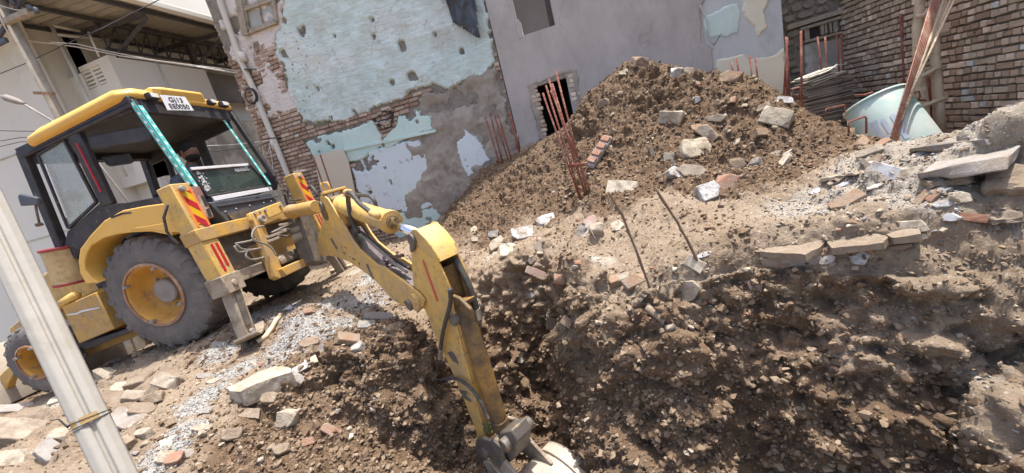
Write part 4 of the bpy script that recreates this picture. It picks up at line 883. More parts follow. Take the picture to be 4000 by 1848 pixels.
for i in range(60):
    t = rnd.random(); x = 775+rnd.gauss(0, 9)+t*42; y = 672+t*75+rnd.gauss(0, 5); p = q1(x, y, 0, -.806); s = rnd.uniform(.004, .016)
    g.prism([(p.x, p.y-s, p.z-s*.5), (p.x, p.y+s*.6, p.z-s), (p.x, p.y+s, p.z+s*.6), (p.x, p.y-s*.4, p.z+s)], (-.001, 0, 0))
g.build('peeled_sticker', MM['strip'], rgl)
cp = Q([(815,790),(1058,752),(1098,812),(1100,830),(888,868)], 0, -.88)
g = MB(); g.prism(cp, (.2, 0, 0)); con = g.build('rear_console', MM['plastic'], DG, .015)
a, b = q1(850, 806, 0, -.89), q1(1085, 768, 0, -.89); g = MB(); g.bar(a, b, .02, .02)
g.build('console_seam', MM['plastic'], con, .004)
text('JCB', q1(1005, 774, 0, -.884), q1(1040, 768, 0, -.884)-q1(970, 780, 0, -.884), (0, 0, 1), .06, MM['plastic'], con, 'lettering', .003)
for x, y in ((880, 826), (975, 803), (1058, 786), (922, 815), (1030, 792)):
    p = q1(x, y, 0, -.885); g = MB(); g.lathe([(0, 0), (.009, 0), (.007, .008), (0, .008)], p, (-1, 0, 0), 10); g.build('rivet', MM['strip'], con)
g = MB()
for i in range(8):
    a, b = q1(890+3.5*i, 838+4.4*i, 0, -.892), q1(975+2*i, 815+4.4*i, 0, -.892); g.bar(a, b, .012, .012)
g.build('grille', MM['steel'], con)
# ribbons with printed motifs
def ribbon(a, b, nrm, w, n, name, ph=0):
    a, b, nrm = Vector(a), Vector(b), Vector(nrm).normalized(); d = (b-a); L = d.length; d.normalize(); sd = d.cross(nrm).normalized(); g = MB()
    g.prism([a-sd*w/2, a+sd*w/2, b+sd*w/2, b-sd*w/2], nrm*.004, 0)
    for k in range(n):
        c = a+d*(L*(k+.5+ph)/n)+nrm*.0045
        if k % 2: P = [c-d*w*.22, c+sd*w*.2, c+d*w*.22, c-sd*w*.2]; m_ = 2
        else: P = [c-d*w*.42, c-d*w*.1+sd*w*.3, c+d*w*.12+sd*w*.2, c+d*w*.45, c+d*w*.1-sd*w*.3, c-d*w*.1-sd*w*.22]; m_ = 1
        g.prism(P, nrm*.002, m_)
    return g.build(name, [MM['teal'], MM['white_rib'], MM['red_worn']], DG)
ribbon(q1(515, 400, 1, .762), q1(742, 722, 1, .762), (0, 1, 0), .055, 19, 'ribbon')
ribbon(q1(546, 412, 0, D_t.x-.05), q1(765, 727, 0, D_b.x-.045), (-1, 0, 0), .055, 19, 'ribbon', .3)
ribbon(q1(862, 452, 0, D_t.x-.0), q1(1055, 722, 0, D_b.x-.0), (-1, 0, 0), .045, 21, 'ribbon')
# seat, steering wheel, mirror, dashboard
g = MB(); g.box((.02, -.28, 1.45), (.55, .28, 1.62)); g.box((.08, -.26, 1.6), (.24, .26, 1.98)); g.build('seat', MM['seat'], DG, .05)
g = MB(); g.lathe([(.19+.014*math.cos(t), .014*math.sin(t)) for t in np.linspace(0, 2*math.pi, 9)[:-1]], (.62, .1, 1.83), (-.45, 0, 1), 28, closed=True); g.tube([(.62, .1, 1.83), (.8, .1, 1.4)], .02, 8); g.bar((.46, .1, 1.76), (.79, .1, 1.9), .02, .015); g.build('steering_wheel', MM['seat'], DG, 0, True)
g = MB(); g.box((.38, .45, 1.5), (.5, .62, 1.92)); g.build('side_console', MM['steel'], DG, .03)
for sy in (.25, -.2):
    g = MB(); g.tube([(-.62, sy, 1.4), (-.58, sy, 1.88)], .012, 8); g.lathe([(0, 0), (.026, .01), (.03, .03), (.02, .06), (0, .065)], (-.58, sy, 1.87), (0, 0, 1), 12); g.build('control_lever', MM['seat'], DG, 0, True)
mp = Q([(392,612),(500,598),(516,634),(505,640),(428,652),(414,645)], 1, .35)
g = MB(); g.prism(mp, (0, -.03, 0)); g.build('cab_mirror', MM['plastic'], DG, .012)
mo = Q([(66,768),(72,757),(140,772),(150,800),(100,805),(78,806)], 1, .98)
g = MB(); g.prism(mo, (0, -.05, 0)); mr = g.build('wing_mirror', MM['plastic'], DG, .015)
g = MB(); g.tube(Q([(138,795),(146,840),(156,880)], 1, .95), .012, 8); g.lathe([(0, 0), (.035, 0), (.035, .03), (0, .04)], q1(156, 882, 1, .95), (0, 0, 1), 12); g.build('mirror_stalk', MM['steel'], mr, 0, True)

# --- rear frame and stabilisers
XF = -1.0
def FQ(L, x=XF): return Q(L, 0, x)
g = MB(); yL, yR = 1.02, -.95
g.box((XF-.02, yR, 1.06), (XF+.10, yL, 1.22)); g.build('upper_beam', MM['yel_dirty'], DG, .012)
g = MB(); g.box((XF-.03, -1.0, .47), (XF+.12, 1.0, .61)); g.build('lower_beam', MM['muddy'], DG, .012)
g = MB(); g.box((XF+.12, -.85, .5), (XF+.16, .85, 1.2)); g.build('back_plate', MM['steel'], DG)
for s in (1, -1):
    yo, yi = (1.17, .95) if s > 0 else (-1.12, -.9); ya, yb = sorted((yo, yi))
    sr = empty('stabiliser', (XF, (yo+yi)/2, 0), parent=DG)
    L = lambda lo, hi: ((lo[0]-XF, lo[1]-(yo+yi)/2, lo[2]), (hi[0]-XF, hi[1]-(yo+yi)/2, hi[2]))
    g = MB(); g.box(*L((XF-.07, ya, .55), (XF+.13, yb, 1.74))); hs = g.build('housing', MM['yel'], sr, .012)
    g = MB(); g.box(*L((XF-.085, ya-.015, 1.05), (XF+.14, yb+.015, 1.2))); g.build('collar', MM['yel_dirty'], sr, .01)
    g = MB(); g.box(*L((XF-.09, ya-.02, .40), (XF+.15, yb+.02, .62))); g.build('lower_collar', MM['muddy'], sr, .01)
    if s > 0: ys0, ys1 = ya+.005, yb-.045
    else: ys0, ys1 = ya+.03, yb-.005
    yy0, yy1 = ys0-(yo+yi)/2, ys1-(yo+yi)/2; X = -.0715
    z0, z1 = 1.22, 1.68
    g = MB(); g.box((X-.002, yy0, z0), (X, yy0+.03, z1)); g.box((X-.002, yy1-.03, z0), (X, yy1, z1)); sg = g.build('orange_border', MM['orange'], hs)
    g = MB(); g.box((X-.003, yy0+.03, z0+.03), (X-.0005, yy1-.03, z1-.03)); g.build('yellow_sign', MM['signyel'], hs)
    w_ = yy1-yy0-.06; a_, b_ = yy0+.03, yy1-.03
    for zz in (z1-.19, z1-.40):
        g = MB(); hgt = .10
        g.prism([(X-.003, b_, zz+.10), (X-.003, b_, zz+.0), (X-.003, a_, zz-.10), (X-.003, a_, zz)], (-.002, 0, 0)); g.build('red_chevron', MM['red'], hs)
    g = MB(); g.prism([(X-.003, a_, z1-.035), (X-.003, (a_+b_)/2, z1-.035), (X-.003, a_, z1-.075)], (-.002, 0, 0)); g.build('red_chevron', MM['red'], hs)
    for k in (0, 1):
        g = MB(); g.box((X-.003, yy0+.035+.065*k, .66+.05*(1-k)), (X, yy0+.065+.065*k+.005, 1.0)); g.build('red_stripe', MM['red'], hs)
    g = MB(); g.lathe([(0, 0), (.034, 0), (.034, .03), (.026, .045), (0, .045)], (X, 0.02, 1.67), (-1, 0, 0), 14); g.build('pin', MM['hub'], sr, .003)
    g = MB(); g.lathe([(0, 0), (.04, 0), (.036, .03), (0, .035)], (X-.01, 0, .5), (-1, 0, 0), 14); g.build('pin', MM['muddy'], sr, .003)
    leg_o = 0.08*s
    g = MB(); P = [(-.05, -.075, .42), (.09, -.075, .42), (.09, .075, .42), (-.05, .075, .42)]
    bt = [(x, y+leg_o, -.13) for x, y, z in P]; g.hexa(bt+P); g.build('leg', MM['muddy'], sr, .008)
    g = MB(); g.hexa([(x*.4-.055, y*.5+leg_o, -.02) for x, y, z in P]+[(x*.4-.055, y*.5, .38) for x, y, z in P]); g.build('leg_ram', MM['steel'], sr, .006)
    # dished foot plate with turned-up ends
    P = []; n = 14
    for i in range(n+1):
        t = -1+2*i/n; P.append((t*.3, .03+.06*abs(t)**3))
    top = [(-.09, u*1.0+leg_o, -.17+z) for u, z in P]; b_ = [(-.09, u+leg_o, -.20+z) for u, z in reversed(P)]
    g = MB(); g.prism([(-.10, y, z) for _, y, z in top+b_], (.24, 0, 0)); ft_ = g.build('foot', MM['muddy'], sr, .006)
    ft_.rotation_euler = (0, 0, math.radians(35) if s > 0 else 0)
    g = MB(); g.lathe([(0, 0), (.035, 0), (.03, .03), (0, .03)], (-.06, leg_o, -.1), (-1, 0, 0), 14); g.build('foot_pin', MM['hub'], sr, .003)
# faded lamp box beside the near stabiliser, frame plate behind it
lb = Q([(741,728),(775,728),(790,738),(830,845),(805,850),(797,842)], 0, -1.0)
g = MB(); g.prism([q1(*p, 0, -1.0) for p in ((742,728),(780,727),(838,848),(800,852))], (.09, 0, 0)); lo = g.build('lamp_box', MM['lamp_maroon'], DG, .008)
g = MB(); g.prism([q1(*p, 0, -1.004) for p in ((784,766),(798,762),(812,800),(802,806))], (.002, 0, 0)); g.prism([q1(*p, 0, -1.004) for p in ((805,818),(818,812),(828,842),(815,845))], (.002, 0, 0)); g.build('lamp_cavity', MM['black'], lo)
g = MB(); g.prism([q1(*p, 0, -.98) for p in ((1148,668),(1192,660),(1196,668),(1152,680))], (.03, 0, 0)); g.build('top_cap', MM['hub'], DG, .005)

# --- kingpost carriage on the frame
KW = lambda L, x: Q(L, 0, x)
g = MB(); g.prism(KW([(960,842),(975,832),(992,838),(1048,985),(1092,1085),(1068,1098),(1050,1090)], XF-.06), (-.10, 0, 0)); g.build('carriage_plate', MM['yel_dirty'], DG, .012)
g = MB(); g.prism(KW([(960,838),(1084,792),(1104,828),(1098,832),(990,878),(968,866)], XF-.08), (-.06, 0, 0)); g.build('carriage_top', MM['yel'], DG, .01)
g = MB(); g.prism(KW([(1060,1062),(1215,995),(1232,1020),(1080,1092)], XF-.06), (-.16, 0, 0)); g.build('carriage_bottom', MM['yel_dirty'], DG, .012)
for x, y in ((990, 836), (1012, 829), (1034, 823), (1094, 805)):
    p = q1(x, y, 0, XF-.145); g = MB(); g.lathe([(0, 0), (.022, 0), (.022, .03), (0, .03)], p, (-1, 0, .2), 6); g.build('bolt', MM['hub'], DG, .002)
p = q1(1010, 862, 0, XF-.12); g = MB(); g.lathe([(0, -.02), (.055, -.02), (.055, .09), (.03, .092), (.03, .08), (0, .08)], p, (-1, 0, 0), 20); g.build('hydraulic_clamp', MM['muddy'], DG, .004)
p = q1(1092, 1018, 0, XF-.12); g = MB(); g.lathe([(0, -.02), (.06, -.02), (.055, .06), (0, .07)], p, (-1, 0, 0), 20); g.build('hydraulic_clamp', MM['muddy'], DG, .006)
g = MB(); g.prism(KW([(1120,845),(1160,835),(1200,920),(1240,990),(1230,1040),(1180,1040),(1150,960)], XF-.16), (-.20, 0, 0)); kp = g.build('kingpost', MM['steel'], DG, .02)
g = MB()
for x, y, r_ in ((1150, 935, .075), (1165, 950, .07), (1200, 935, .06), (1140, 905, .05)):
    g.lathe([(0, 0), (r_, 0), (r_, .12), (r_*.6, .14), (0, .14)], q1(x, y, 0, XF-.18), (-1, -.35, 0), 18)
for a, b in (((1040, 930), (1118, 900)), ((1045, 945), (1090, 928)), ((1090, 880), (1150, 870))): g.bar(q1(*a, 0, XF-.16), q1(*b, 0, XF-.22), .03, .035)
g.build('swing_ram', MM['muddy'], kp, .006)

# --- the arm lies in one upright plane through its near-side pins
E0 = ray(1612, 1182)*3.6; K0 = m2w(onM(1265, 1060, 0, -1.35))
_u = np.array([E0[0]-K0[0], E0[1]-K0[1], 0.0]); _u /= np.linalg.norm(_u); _nn = np.array([_u[1], -_u[0], 0.0])
if _nn @ E0 > 0: _nn = -_nn
def onB(x, y, off=0.0):                      # pixel -> digger frame, on the arm's near plane pushed off along its normal
    d = ray(x, y); return Vector(w2m(d*((_nn @ E0+off)/(_nn @ d))))
NL = Vector(MR.T @ _nn); WA = .235
def plate(px, off, th, name, mat, parent=DG, bev=.006):
    g = MB(); g.prism([onB(x, y, 0)+NL*off for x, y in px], NL*(-th)); return g.build(name, mat, parent, bev)
boom_px = [(1249,768),(1262,764),(1278,776),(1300,812),(1345,885),(1375,937),(1400,971),(1471,1034),(1497,1043),(1589,1110),(1635,1148),(1656,1173),(1655,1192),(1640,1207),(1623,1209),(1572,1194),(1530,1169),(1488,1118),(1425,1064),(1362,1022),(1303,1001),(1249,999),(1238,960),(1240,925),(1255,895),(1256,850)]
bm_ = plate(boom_px, 0, .022, 'boom', MM['yel'])
plate(boom_px, -WA+.02, .022, 'boom_far_plate', MM['yel'], bm_)
plate([(1257,905),(1290,900),(1345,905),(1395,985),(1470,1052),(1590,1128),(1600,1180),(1572,1190),(1530,1164),(1488,1113),(1425,1059),(1362,1017),(1303,996),(1251,994)], -.021, WA-.043, 'boom_web', [MM['dusttop']], bm_)
plate([(1252,892),(1262,878),(1280,872),(1300,880),(1330,905),(1318,905),(1285,888),(1268,893),(1258,912)], .004, .006, 'weld_bead', MM['yel'], bm_, .001)
for L in ([(1290,933),(1296,930),(1320,970),(1314,974)], [(1430,1032),(1437,1030),(1462,1088),(1455,1092)]): plate(L, .003, .003, 'worn_patch', MM['steel'], bm_, .0005)
rnd = random.Random(5)
for k, (x, y) in enumerate(((1300, 942), (1320, 952), (1333, 960), (1345, 965), (1372, 975), (1386, 986), (1338, 985), (1352, 990), (1364, 998), (1376, 1005), (1390, 1018), (1401, 1024))):
    dx = rnd.uniform(3, 11); q_ = rnd.uniform(-3, 3); y += q_
    if k % 3 == 1: continue
    plate([(x, y), (x+dx, y+dx*.55), (x+dx+1, y+dx*.55+rnd.uniform(2, 7)), (x+2, y+rnd.uniform(2, 6))], .0025, .0025, 'lettering_remnant', MM['ink'], bm_, 0)
# boss at the elbow
def pin(x, y, off0, off1, r, name, mat, parent=DG, n=24):
    g = MB(); a = onB(x, y, 0)+NL*off0; g.lathe([(0, 0), (r, 0), (r, abs(off1-off0)), (0, abs(off1-off0))], a, NL*(1 if off1 > off0 else -1), n); return g.build(name, mat, parent, .005)
pin(1625, 1178, -WA-.03, .03, .085, 'elbow_boss', MM['yel'], bm_); pin(1612, 1184, .02, .05, .055, 'elbow_pin', MM['steel'], bm_); pin(1598, 1172, .03, .055, .012, 'grease_nipple', MM['steel'], bm_)
pin(1262, 805, -WA-.02, .03, .06, 'lug_pin', MM['steel'], bm_); pin(1268, 830, .0, .012, .10, 'grease_stain_ring', MM['grimy'], bm_)
plate([(1246,770),(1262,760),(1385,735),(1398,742),(1390,752),(1278,780)], -.02, WA, 'lug_bridge', MM['yel'], bm_, .004) if False else None
a, b = onB(1258, 765), onB(1262, 763); g = MB(); g.bar(onB(1262, 768)+Vector((0, 0, .03)), onB(1262, 768)-NL*(WA+.03)+Vector((0, 0, .03)), .12, .03); g.build('lug_bridge', MM['yel'], bm_, .006)
lk = onB(1262, 768)-NL*(WA*.45)+Vector((0, 0, .05)); g = MB(); g.tube([lk, lk+Vector((0, 0, .09)), lk+NL*.06+Vector((0, 0, .10)), lk+NL*.06], .018, 8); g.build('lifting_eye', MM['yel'], bm_, 0, True)
# rams
def ram(p0, p1, p2, r, rr, name, mat, rod):
    p0, p1, p2 = Vector(p0), Vector(p1), Vector(p2); d = (p1-p0); L = d.length; g = MB()
    g.lathe([(0, 0), (r*.9, 0), (r, .03), (r, L-.09), (r*1.1, L-.085), (r*1.1, L), (r*.55, L+.004), (rr, L+.01)], p0, d, 32)
    o = g.build(name, mat, DG, .004)
    g = MB(); g.lathe([(0, 0), (r*.62, 0), (r*.62, .012), (0, .012)], p1-d.normalized()*.005, d, 28); g.build('gland', MM['steel'], o)
    g = MB(); g.tube([p1, p2], rr, 20); g.build('rod', rod, o, 0, True)
    return o
C = -WA/2
dipram = ram(onB(1318, 795, C), onB(1532, 868, C), onB(1640, 918, C), .098, .045, 'dipper_ram', MM['yel'], MM['chrome'])
bmr = ram(onB(1235, 808, C+.02), q1(1135, 828, 0, -1.3)+Vector((0, 0, 0)), q1(1118, 835, 0, -1.2), .092, .04, 'boom_ram', MM['yel_dirty'], MM['chrome'])
pin(1280, 790, -.20, -.03, .05, 'ram_eye', MM['grimy'], dipram)
# --- dipper
dip_px = [(1590,910),(1597,900),(1613,902),(1651,942),(1684,988),(1695,1022),(1718,1072),(1745,1135),(1752,1170),(1762,1240),(1800,1392),(1834,1517),(1884,1706),(1884,1735),(1863,1735),(1852,1700),(1790,1540),(1730,1400),(1689,1320),(1668,1265),(1647,1210),(1602,1114),(1596,1030),(1592,960),(1588,920)]
dp_ = plate(dip_px, -.028, .018, 'dipper', MM['yel'])
plate([p for p in dip_px if p[1] < 1260]+[], -WA+.028, .018, 'dipper_far_plate', MM['yel'], dp_)
plate([(1614,903),(1652,942),(1685,988),(1706,1030),(1697,1030),(1678,992),(1645,950),(1600,905)], -.03, WA-.056, 'head_cover', MM['yel'], dp_, .005)
plate([(1592,915),(1600,905),(1614,1115),(1655,1212),(1690,1300),(1700,1320),(1750,1230),(1700,1060),(1690,1080),(1730,1200),(1690,1240),(1650,1150),(1612,1050)], -.045, WA-.09, 'head_web', MM['grimy'], dp_, .004)
low = [(1668,1240),(1760,1225),(1800,1392),(1834,1517),(1884,1706),(1884,1735),(1863,1735),(1852,1700),(1790,1540),(1730,1400),(1689,1320)]
plate(low, -.046, WA-.09, 'dipper_box', MM['yel'], dp_, .006)
plate([(1812,1540),(1850,1575),(1853,1588),(1818,1556)], -.024, .006, 'weld_strip', MM['yel'], dp_, .002)
plate([(1637,1022),(1644,1020),(1702,1178),(1695,1186)], -.026, .003, 'red_stripe', MM['red_worn'], dp_, .0005)
for L in ([(1738,1383),(1755,1378),(1772,1400),(1783,1430),(1760,1418)], [(1782,1527),(1812,1535),(1832,1560),(1830,1580),(1800,1560)]): plate(L, -.025, .003, 'scraped_patch', MM['steel'], dp_, .0005)
pin(1602, 940, -.20, .0, .055, 'ram_pin', MM['steel'], dp_); plate([(1598,952),(1612,948),(1616,975),(1606,988),(1600,985)], .0, .03, 'pin_keeper', MM['steel'], dp_, .008)
pin(1765, 1256, -.20, .0, .045, 'trunnion_pin', MM['steel'], dp_)
# bucket ram on the dipper's outer face
bk = ram(onB(1822, 1225, C), onB(1958, 1668, C), onB(1975, 1730, C), .072, .045, 'bucket_ram', MM['grimy'], MM['steel'])
g = MB(); 
for L, o_, t_ in (([(1752,1150),(1790,1165),(1835,1210),(1850,1260),(1812,1245),(1775,1235)], -.05, .03), ([(1752,1150),(1790,1165),(1835,1210),(1850,1260),(1812,1245),(1775,1235)], -.16, .03), ([(1775,1180),(1800,1186),(1800,1204),(1778,1204)], -.05, .14)):
    g.prism([onB(x, y, o_) for x, y in L], NL*(-t_))
g.build('ram_bracket', MM['grimy'], dp_, .008)
# bucket linkage
lkm = MM['steel']
plate([(1862,1735),(1866,1712),(1884,1708),(1934,1718),(1966,1745),(1976,1800),(1960,1826),(1930,1800),(1905,1770),(1898,1800),(1875,1810),(1866,1770)], .02, .025, 'tipping_link', lkm, dp_, .006)
plate([(1900,1790),(1918,1785),(1975,1850),(1990,1900),(1950,1900)], .045, .025, 'tipping_link', MM['muddy'], dp_, .008)
g = MB(); g.prism([onB(x, y, -WA-.02) for x, y in ((1985,1636),(2012,1640),(2060,1685),(2066,1712),(2050,1720),(2016,1700),(1988,1670))], NL*(-.03)); g.build('far_link', MM['steel'], dp_, .008)
pin(1975, 1735, -WA-.05, .03, .055, 'link_pin', lkm, dp_); pin(1905, 1760, -WA-.03, .05, .05, 'bucket_pin', lkm, dp_)
g = MB(); g.prism([onB(x, y)+NL*-.03 for x, y in ((1940,1700),(1985,1690),(2010,1740),(2000,1800),(1955,1840),(1930,1790))], NL*(-.17)); g.build('link_block', lkm, dp_, .015)
# bucket shell: arc profile swept across
def Bp(s, z, off): return Vector(w2m(E0+_u*s+np.array([0, 0, z])+_nn*off))
prof = []
c0 = (1.02, -1.86)                                                      # centre of the curved back, in the arm plane
for t in np.linspace(math.radians(118), math.radians(-40), 18): prof.append((c0[0]+.44*math.cos(t), c0[1]+.40*math.sin(t)))
prof += [(c0[0]+.30, c0[1]-.50), (c0[0]-.1, c0[1]-.62)]
inner = [(c0[0]+(s-c0[0])*.95, c0[1]+(z-c0[1])*.95) for s, z in reversed(prof)]
g = MB(); g.prism([Bp(s, z, .14) for s, z in prof+inner], NL*(-.62)); bkt = g.build('bucket', MM['bucket'], DG, .004)
for o_ in (.14, -.46):
    side = prof+[(c0[0]-.30, c0[1]-.3), (c0[0]-.26, c0[1]+.2)]
    g = MB(); g.prism([Bp(s, z, o_) for s, z in side], NL*(-.02)); g.build('side_plate', MM['bucket'], bkt, .003)
for o_ in (.02, -.26):
    g = MB(); g.prism([Bp(s, z, o_) for s, z in ((.55, -1.20), (.68, -1.16), (.80, -1.30), (1.05, -1.44), (1.0, -1.50), (.78, -1.56), (.6, -1.5))], NL*(-.03)); g.build('bucket_ear', MM['muddy'], bkt, .004)
for o_ in (.05, -.35):
    P = [Bp(c0[0]+.452*math.cos(t), c0[1]+.412*math.sin(t), o_) for t in np.linspace(math.radians(110), math.radians(0), 14)]; g = MB()
    for i in range(13): g.bar(P[i], P[i+1], .03, .012, up=NL)
    g.build('wear_strip', MM['bucket'], bkt)
# hoses
def hose(px, off, r, name='hose', mat=None, parent=DG, fn=onB):
    P = [onB(x, y, off) if fn is onB else q1(x, y, 0, off) for x, y in px]
    # smooth the path
    Q_ = []
    for i in range(len(P)-1):
        p0, p1, p2, p3 = P[max(i-1, 0)], P[i], P[i+1], P[min(i+2, len(P)-1)]
        for t in (0, .25, .5, .75): Q_.append(.5*((2*p1)+(p2-p0)*t+(2*p0-5*p1+4*p2-p3)*t*t+(3*p1-p0-3*p2+p3)*t**3))
    Q_.append(P[-1]); g = MB(); g.tube(Q_, r, 10); return g.build(name, mat or MM['hose'], parent, 0, True)
hose([(1757,1128),(1760,1180),(1742,1250),(1728,1310),(1722,1360),(1718,1400)], .01, .018)
hose([(1718,1400),(1708,1440),(1702,1478),(1718,1484),(1745,1480),(1790,1482),(1838,1515),(1878,1570),(1900,1620),(1910,1638)], .01, .015)
g = MB(); g.tube([onB(1722, 1362, .01), onB(1719, 1400, .01)], .022, 8); g.build('hose_fitting', MM['fitting'], DG)
hose([(1780,1012),(1805,1060),(1830,1110),(1848,1160),(1860,1205)], -.19, .026)
g = MB(); g.tube([onB(1860, 1205, -.19), onB(1870, 1245, -.19)], .034, 8); g.build('hose_fitting', MM['fitting'], DG)
g = MB(); g.tube([onB(1870, 1245, -.19), onB(1868, 1268, -.19), onB(1850, 1275, -.17)], .03, 8); g.build('hose_elbow', MM['steel'], DG, 0, True)
hose([(1358,752),(1362,800),(1372,850),(1388,892),(1400,905)], -.02, .024)
hose([(1358,752),(1375,758),(1400,790),(1430,815),(1455,835)], .0, .022)
hose([(1360,752),(1400,762),(1440,765),(1462,785),(1470,812),(1478,850),(1488,905)], -.22, .02)
hose([(1400,910),(1440,940),(1480,975),(1520,1010),(1548,1035),(1590,1062)], -.08, .016, mat=MM['dusty_hose']); hose([(1410,906),(1450,935),(1500,978),(1560,1025),(1600,1048)], -.13, .016)
for a_, b_, o_, r_ in (((1450, 832), (1478, 845), 0, .03), ((1352, 752), (1366, 752), -.03, .035)):
    g = MB(); g.tube([onB(*a_, o_), onB(*b_, o_)], r_, 10); g.build('hose_fitting', MM['yel'], DG, 0, True)
hose([(1205,735),(1215,728),(1228,742),(1240,765)], -.25, .022); hose([(1108,752),(1118,740),(1128,770),(1140,782),(1175,780)], -.1, .014)
hose([(1110,755),(1122,800),(1128,840),(1112,880)], -.0, .018)
hose([(1030,883),(1000,890),(985,915),(995,940),(1040,955),(1065,975),(1080,1000)], XF-.28, .012, mat=MM['dusty_hose'], fn=q1)
for L in ([(920,952),(960,945),(1000,935)], [(922,955),(950,975),(1000,975)], [(915,960),(935,985),(990,975),(1020,970)], [(965,980),(960,1000),(985,1015),(1035,1005)], [(1060,910),(1100,890),(1140,875)], [(1070,905),(1120,895),(1160,905)], [(1020,940),(1075,920),(1130,925)]):
    hose(L, XF-.1, .014, mat=MM['dusty_hose'], fn=q1)
# clutter trapped on the boom: rag, dust and a grass tuft
rnd = random.Random(11); g = MB()
for k in range(14):
    x, y = rnd.uniform(1510, 1580), rnd.uniform(1000, 1045); p = onB(x, y, -.13); g.tube([p, p+Vector((rnd.uniform(-.05, .05), rnd.uniform(-.04, .04), rnd.uniform(0, .03))), p+Vector((rnd.uniform(-.08, .08), rnd.uniform(-.05, .05), .01))], .012, 5)
g.build('tangled_rag', MM['cloth'], bm_)
for cx_, cy_, o_ in ((1390, 922, -.08), (1905, 1672, .0)):
    g = MB(); c0_ = onB(cx_, cy_, o_); g.lathe([(0, -.01), (.02, 0), (0, .01)], c0_, NL, 8)
    for k in range(40):
        p = onB(cx_+rnd.uniform(-20, 20), cy_+rnd.uniform(-24, 24), o_); d = Vector((rnd.uniform(-1, 1), rnd.uniform(-1, 1), rnd.uniform(-.3, 1)))*.03; e = Vector((rnd.uniform(-1, 1), rnd.uniform(-1, 1), 0))*.008
        g.add([p-e, p+e, p+d, c0_], [(0, 1, 2), (0, 1, 3)])
    g.build('caught_grass', MM['greenish'], bm_)
# ================================================================== WHITE BUILDING, CANOPY AND CABLES ON THE LEFT
YB = 7.0; XB = float(atY(447, 276, YB)[0])
wb = empty('white_building', (XB, YB, -1.8)); tag(wb, 'off white house with a louvred vent box room under a dark steel canopy', 'building')
def pt(x, y, Y): p = atY(x, y, Y); return (float(p[0]), float(p[1]), float(p[2]))
bt = pt(417, 215, YB); bl = pt(249, 276, YB)
XT = float(atY(135, 230, 6.6)[0])
g = MB(); g.box((-30, 6.6, -2.2), (XT, 16, 9)); g.box((XT, YB+.25, -2.2), (-11.0, YB+.5, 5.2)); g.box((-11.0, YB+.25, -2.2), (XB-.02, YB+.5, 3.3)); P_(g.build('wall', WM['white']), wb)
g = MB(); g.box((XT-.45, 6.48, -2.2), (XT+.12, 6.62, 9)); P_(g.build('pilaster', WM['white'], None, .01), wb)
for z in (.6, 2.5, 5.2):
    g = MB(); g.box((-30, 6.575, z), (XT-.46, 6.605, z+.02)); P_(g.build('groove', WM['dirty_white']), wb)
# vent box
z0v, z1v = 1.2, bt[2]
vq = [pt(x, y, YB) for x, y in ((309, 279), (390, 255), (417, 326), (350, 350))]
vx0, vx1 = (vq[0][0]+vq[3][0])/2, (vq[1][0]+vq[2][0])/2; vz0, vz1 = (vq[2][2]+vq[3][2])/2, (vq[0][2]+vq[1][2])/2
g = MB(); xl = bl[0]
for lo, hi in (((xl, z0v), (vx0, z1v-.12)), ((vx1, z0v), (XB, z1v)), ((vx0, vz1), (vx1, z1v)), ((vx0, z0v), (vx1, vz0))): g.box((lo[0], YB, lo[1]), (hi[0], YB+.16, hi[1]))
g.box((xl, YB+.16, 2.455), (XB, 9.15, z1v-.03)); P_(g.build('box_room', WM['white']), wb)
g = MB(); n = 5
for i in range(n):
    z = vz0+(vz1-vz0)*(i+.5)/n; g.box((vx0, YB+.03, z-.012), (vx1, YB+.10, z+.035))
g.box(((vx0+vx1)/2-.04, YB+.02, vz0), ((vx0+vx1)/2+.04, YB+.12, vz1)); g.box((vx0-.0, YB+.135, vz0), (vx1, YB+.158, vz1), 1)
P_(g.build('louvre_vent', [WM['white'], WM['dark']]), wb)
# parapet running back, dark floor behind it
g = MB(); g.box((XB-.25, YB+.0, -2.2), (XB, 16, 2.45)); P_(g.build('parapet', WM['dirty_white']), wb)
# peeled patches on the parapet
def xsheet(poly_yz, X, mat, parent, seed, th=.012):
    P = np.array(poly_yz); o = sheet('peeled_patch', [(a, b) for a, b in poly_yz], 0.0, mat, None, th, .12, .05, .003, seed=seed)
    o.matrix_world = Matrix(((0, -1, 0, X), (1, 0, 0, 0), (0, 0, 1, 0), (0, 0, 0, 1))); return o
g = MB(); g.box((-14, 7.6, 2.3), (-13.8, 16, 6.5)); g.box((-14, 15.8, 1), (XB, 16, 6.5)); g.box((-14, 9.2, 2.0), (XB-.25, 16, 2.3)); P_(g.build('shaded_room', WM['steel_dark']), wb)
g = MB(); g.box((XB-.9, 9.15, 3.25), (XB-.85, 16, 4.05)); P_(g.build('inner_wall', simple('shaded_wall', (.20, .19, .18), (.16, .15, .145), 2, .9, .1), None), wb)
# canopy roof with its steel
ga = atX(551, 0, XB+1.0); gb_ = atX(860, 112, XB+1.0)
print('canopy', ga, gb_)
zg = float((ga[2]+gb_[2])/2); XC = XB+1.0
cn = empty('steel_canopy', (XC, 9, zg)); tag(cn, 'corrugated sheet canopy on dark steel trusses over the white house', 'canopy')
ny = 2; pts = []; nxr = 220; Y0c, Y1c = 5.2, 17
yy_ = np.linspace(Y0c, Y1c, nxr); vs = []; fs = []
for i, y in enumerate(yy_):
    w_ = .02*math.sin(i*math.pi/2)
    for (x, z) in ((XC, zg+.02), (XC-6.5, zg+.55)): vs.append((x, y, z+w_)); vs.append((x, y, z+w_+.012))
for i in range(nxr-1):
    a = i*4; b = a+4; fs += [(a, b, b+2, a+2), (a+1, a+3, b+3, b+1), (a, a+1, b+1, b)]
g = MB(); g.add(vs, fs); P_(g.build('roof_sheet', WM['sheet_roof'], None), cn)
